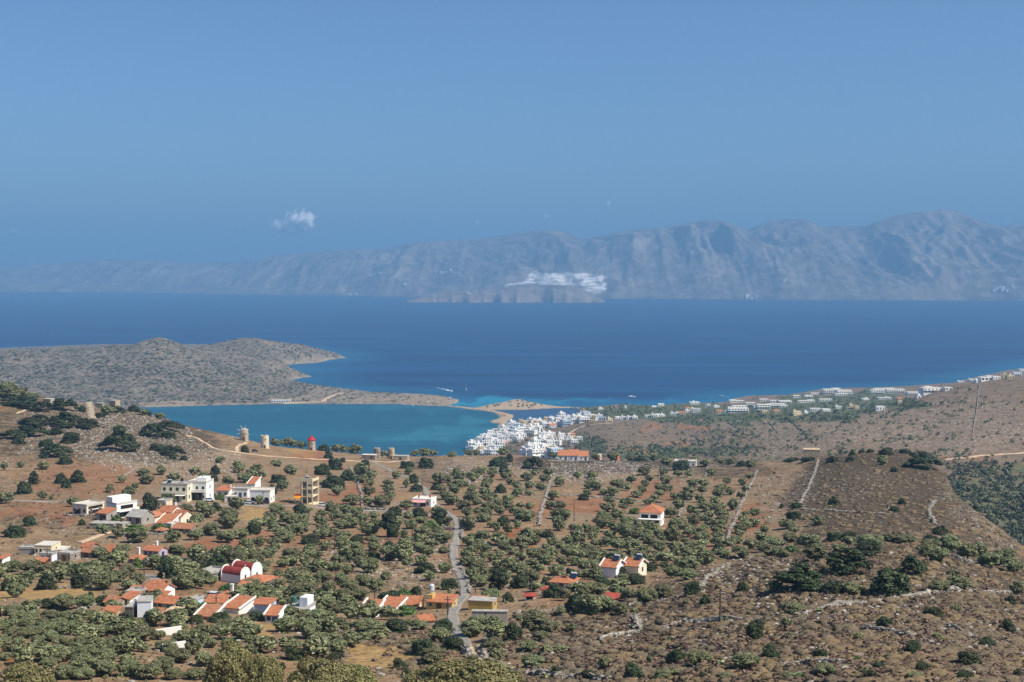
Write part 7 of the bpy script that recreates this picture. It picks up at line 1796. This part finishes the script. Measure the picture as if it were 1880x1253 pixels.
yacht(1337, 730.5, 4, 30, 'tiny white boat just left of the first hotel pavilion')
yacht(908, 795, 6, 20, 'small white boat moored at the lower quay')
yacht(884, 806, 6, 80, 'small white boat moored at the short waterfront quay')
pts = [sea_at(u, v) for u, v in ((803, 712.6), (812, 714.2), (820, 716.2), (826, 717.6), (831, 718.6))]
V, Fq = [], []
for i, (x, y) in enumerate(pts):
    for s_ in (-1, 1): V.append((x, y + s_ * (3 + 4 * i), .12))
for i in range(len(pts) - 1): Fq.append((2 * i, 2 * i + 2, 2 * i + 3, 2 * i + 1))
foam = NT('boat_foam', .9, .1); nn = foam.noise(.12, 4, .7); foam.color(S(228, 236, 240))
foam.b.inputs['Alpha'].default_value = 1
foam.link(foam.ramp(nn, [(.4, 0.0), (.56, .9)]), foam.b.inputs['Alpha'])
o = add_obj('wake', make_mesh('wake', V, np.array(Fq), [foam.m])); tag(o, kind='structure')

# ---- clusters of white houses on the far coast
def far_village(u, v, wp, n, label, seed):
    b = MB(); r = np.random.RandomState(seed)
    i = np.argmin(np.abs(fu - u)); 
    col = np.argmin(np.abs(fgV[:, i] - v) + 50 * (pp > 1))
    for k in range(n):
        uu = u + (r.rand() - .5) * wp; i = np.argmin(np.abs(fu - uu)); j = int(np.clip(col + r.randint(-1, 3), 1, len(pp) - 2))
        x, y, z = FX[j, i], FY[j, i], FZ[j, i]; w = 5 + 6 * r.rand()
        b.box(x - w, x + w, y - 25, y - 5, z - 20, z + 5 + 5 * r.rand())
    tag(b.obj('far_village', M['town_white']), kind='stuff')
for i, (u, v, wp, n) in enumerate(((692, 503, 30, 16), (815, 501, 28, 10), (1842, 529, 40, 16), (1437, 514, 18, 6), (645, 541, 30, 10), (1380, 546, 20, 6), (745, 522, 12, 4))): far_village(u, v, wp, n, '', 300 + i)
# ---- far vegetation
BLD = np.array([(a[0], a[1], a[2]) for a in LONE] + [(h_[0] + w_[0], h_[1], w_[1]) for h_ in HOTELS for w_ in h_[2]])
def clear_view(P):
    """keep the plain's trees off the buildings and out of their front yards"""
    bad = (np.abs(P[:, 3][:, None] - BLD[None, :, 0]) < BLD[None, :, 2] * .5 + 3) & (P[:, 4][:, None] - BLD[None, :, 1] > -7) & (P[:, 4][:, None] - BLD[None, :, 1] < 3.5)
    return P[~bad.any(1)]
def far_tufts(name, hf, zone, n, box, lo, hi, nleaf, leaf, mat, seed, flat=.7):
    r3 = np.random.RandomState(seed); P_ = scatter(hf, zone, n, r3, box); P_ = clear_view(P_) if hf is mid else P_
    tufts(name, P_, lo, hi, nleaf, leaf, mat, r3, flat)
valley = ell(MU, MV, [(1820, 950, 140, 100, 1), (2020, 930, 220, 90, .95), (1790, 868, 60, 14, .7)])
far_tufts('valley_olive_grove', mid, valley * .8, 1900, (1735, 2200, 838, 1010), 4.0, 6.5, 46, .20, 'farbush', 81, .8)
plain_g = np.clip(green_z - valley, 0, 1) * (MV < 846)
far_tufts('coastal_groves', mid, plain_g, 2300, (1040, 1760, 712, 842), 4, 7.5, 26, .26, 'farbush', 82, .7)
slope_b = np.clip(.16 + .5 * rock2 * 0 - .1 * sstep(1600, 1900, MU) + .12 * (vnoise(mid.X / 60, mid.YY / 60, 9) - .4), .02, 1) * (sdl > 30)
far_tufts('slope_bushes', mid, slope_b, 2700, (1000, 2150, 670, 860), 2.0, 6.5, 22, .26, 'farbush', 83, .65)
head_b = np.clip(.9 - sand3, .05, 1) * (sdh > 12) * (.35 + .8 * vnoise(head.X / 70, head.YY / 50, 12))
far_tufts('headland_bushes', head, head_b, 5200, (-60, 860, 615, 748), 4.0, 11, 14, .34, 'farbush', 84, .42)
islet_b = (sdi > 12).astype(float)
far_tufts('islet_bushes', mid, islet_b, 40, (880, 1010, 735, 753), 4, 8, 20, .28, 'farbush', 85, .6)
town_t = np.clip(ell(MU, MV, [(925, 812, 26, 7, .8), (950, 800, 30, 8, .5), (935, 825, 30, 6, .9), (975, 812, 30, 8, .9), (1010, 800, 20, 5, .7), (1010, 840, 60, 6, .8), (1090, 815, 30, 14, 1), (1045, 826, 30, 6, .9)]), 0, 1)
far_tufts('town_trees', mid, town_t, 170, (860, 1130, 770, 845), 4, 8, 26, .26, 'farbush', 86, .8)
# ---------------------------------------------------------------- the air between here and the mountains
def volume_mat(name, color, density, aniso=0.0):
    m = bpy.data.materials.new(name); m.use_nodes = True
    n = m.node_tree.nodes; n.clear()
    o = n.new('ShaderNodeOutputMaterial'); p = n.new('ShaderNodeVolumePrincipled')
    p.inputs['Color'].default_value = (*color, 1); p.inputs['Density'].default_value = density
    p.inputs['Anisotropy'].default_value = aniso
    m.node_tree.links.new(p.outputs[0], o.inputs['Volume'])
    return m, p
hm, _ = volume_mat('haze_air', HAZE_COLOR, HAZE_DENSITY, 0.0)
x0, x1, y0, y1, zb, zt = -16000, 16000, -1500, 31000, -9.0, 960.0
V = [(x0, y0, zb), (x1, y0, zb), (x1, y1, zb), (x0, y1, zb), (x0, y0, zt), (x1, y0, zt), (x1, y1, zt), (x0, y1, zt)]
Fq = np.array([(0, 3, 2, 1), (4, 5, 6, 7), (0, 1, 5, 4), (1, 2, 6, 5), (2, 3, 7, 6), (3, 0, 4, 7)])
tag(add_obj('haze', make_mesh('haze', V, Fq, [hm])), kind='stuff')
# ---------------------------------------------------------------- small fair-weather clouds beyond the mountains
def cloud(u, v, wpx, hpx, lobes, label, dens, Y=36000.0, seed=0):
    t, s = ray(u, v); x, z = t * Y, CAM_H + s * Y; k = Y / F0
    w, h = wpx * k, hpx * k
    m = bpy.data.materials.new('cloud_vapour'); m.use_nodes = True
    n = m.node_tree.nodes; l = m.node_tree.links; n.clear()
    out = n.new('ShaderNodeOutputMaterial'); pv = n.new('ShaderNodeVolumePrincipled')
    pv.inputs['Color'].default_value = (1, 1, 1, 1); pv.inputs['Anisotropy'].default_value = 0.0
    tc = n.new('ShaderNodeTexCoord')
    def mth(op, a, b=None):
        q = n.new('ShaderNodeMath'); q.operation = op
        for i_, vv in enumerate((a, b)):
            if vv is None: continue
            if isinstance(vv, bpy.types.NodeSocket): l.new(vv, q.inputs[i_])
            else: q.inputs[i_].default_value = vv
        return q.outputs[0]
    acc = None
    for cx, cz, r in lobes:                       # in half-widths
        d = n.new('ShaderNodeVectorMath'); d.operation = 'DISTANCE'; l.new(tc.outputs['Object'], d.inputs[0]); d.inputs[1].default_value = (cx * w / 2, 0, cz * h / 2)
        f = mth('SUBTRACT', 1.0, mth('DIVIDE', d.outputs['Value'], r * w / 2))
        acc = f if acc is None else mth('MAXIMUM', acc, f)
    no = n.new('ShaderNodeTexNoise'); no.inputs['Scale'].default_value = 8.5 / w; no.inputs['Detail'].default_value = 7; no.inputs['Roughness'].default_value = .62
    l.new(tc.outputs['Object'], no.inputs['Vector'])
    den = mth('MULTIPLY', mth('MAXIMUM', mth('SUBTRACT', mth('ADD', acc, mth('MULTIPLY', mth('SUBTRACT', no.outputs['Fac'], .5), 3.2)), .16), 0.0), dens / w)
    sx_ = n.new('ShaderNodeSeparateXYZ'); l.new(tc.outputs['Object'], sx_.inputs[0])
    hgt = n.new('ShaderNodeMapRange'); l.new(sx_.outputs[2], hgt.inputs[0]); hgt.inputs[1].default_value = -h * .5; hgt.inputs[2].default_value = h * .25; hgt.inputs[3].default_value = .02; hgt.inputs[4].default_value = 1.0
    den = mth('MULTIPLY', den, mth('POWER', hgt.outputs[0], 1.4))
    l.new(den, pv.inputs['Density']); l.new(pv.outputs[0], out.inputs['Volume'])
    b = MB(); b.box(-w * .62, w * .62, -w * .45, w * .45, -h * .75, h * .75)
    o = b.obj('cloud', m, None, (x, Y, z)); tag(o, label, 'cloud', 'small clouds over the gulf'); return o
cloud(535, 411, 88, 44, [(.6, .3, .42), (.5, -.25, .36), (.15, .2, .42), (-.2, -.1, .32), (-.62, -.3, .28), (.0, -.45, .4), (-.45, -.4, .3), (.75, -.2, .26)], 'brightest puffy white cloud over the far coast, left of centre', 320)
cloud(25, 426, 26, 12, [(0, 0, .6), (.4, .2, .4), (-.4, -.2, .4)], 'faint small cloud at the left edge of the sky', 18)
cloud(876, 410, 18, 14, [(0, 0, .6), (.3, .3, .35)], 'faint wisp of cloud above the middle ridge', 13)
cloud(1003, 398, 22, 12, [(0, 0, .6), (.35, .1, .4)], 'faint wisp of cloud right of the middle ridge wisp', 13)
cloud(1117, 375, 20, 18, [(0, 0, .6), (.2, .35, .35)], 'highest faint wisp of cloud above the mountains', 13)
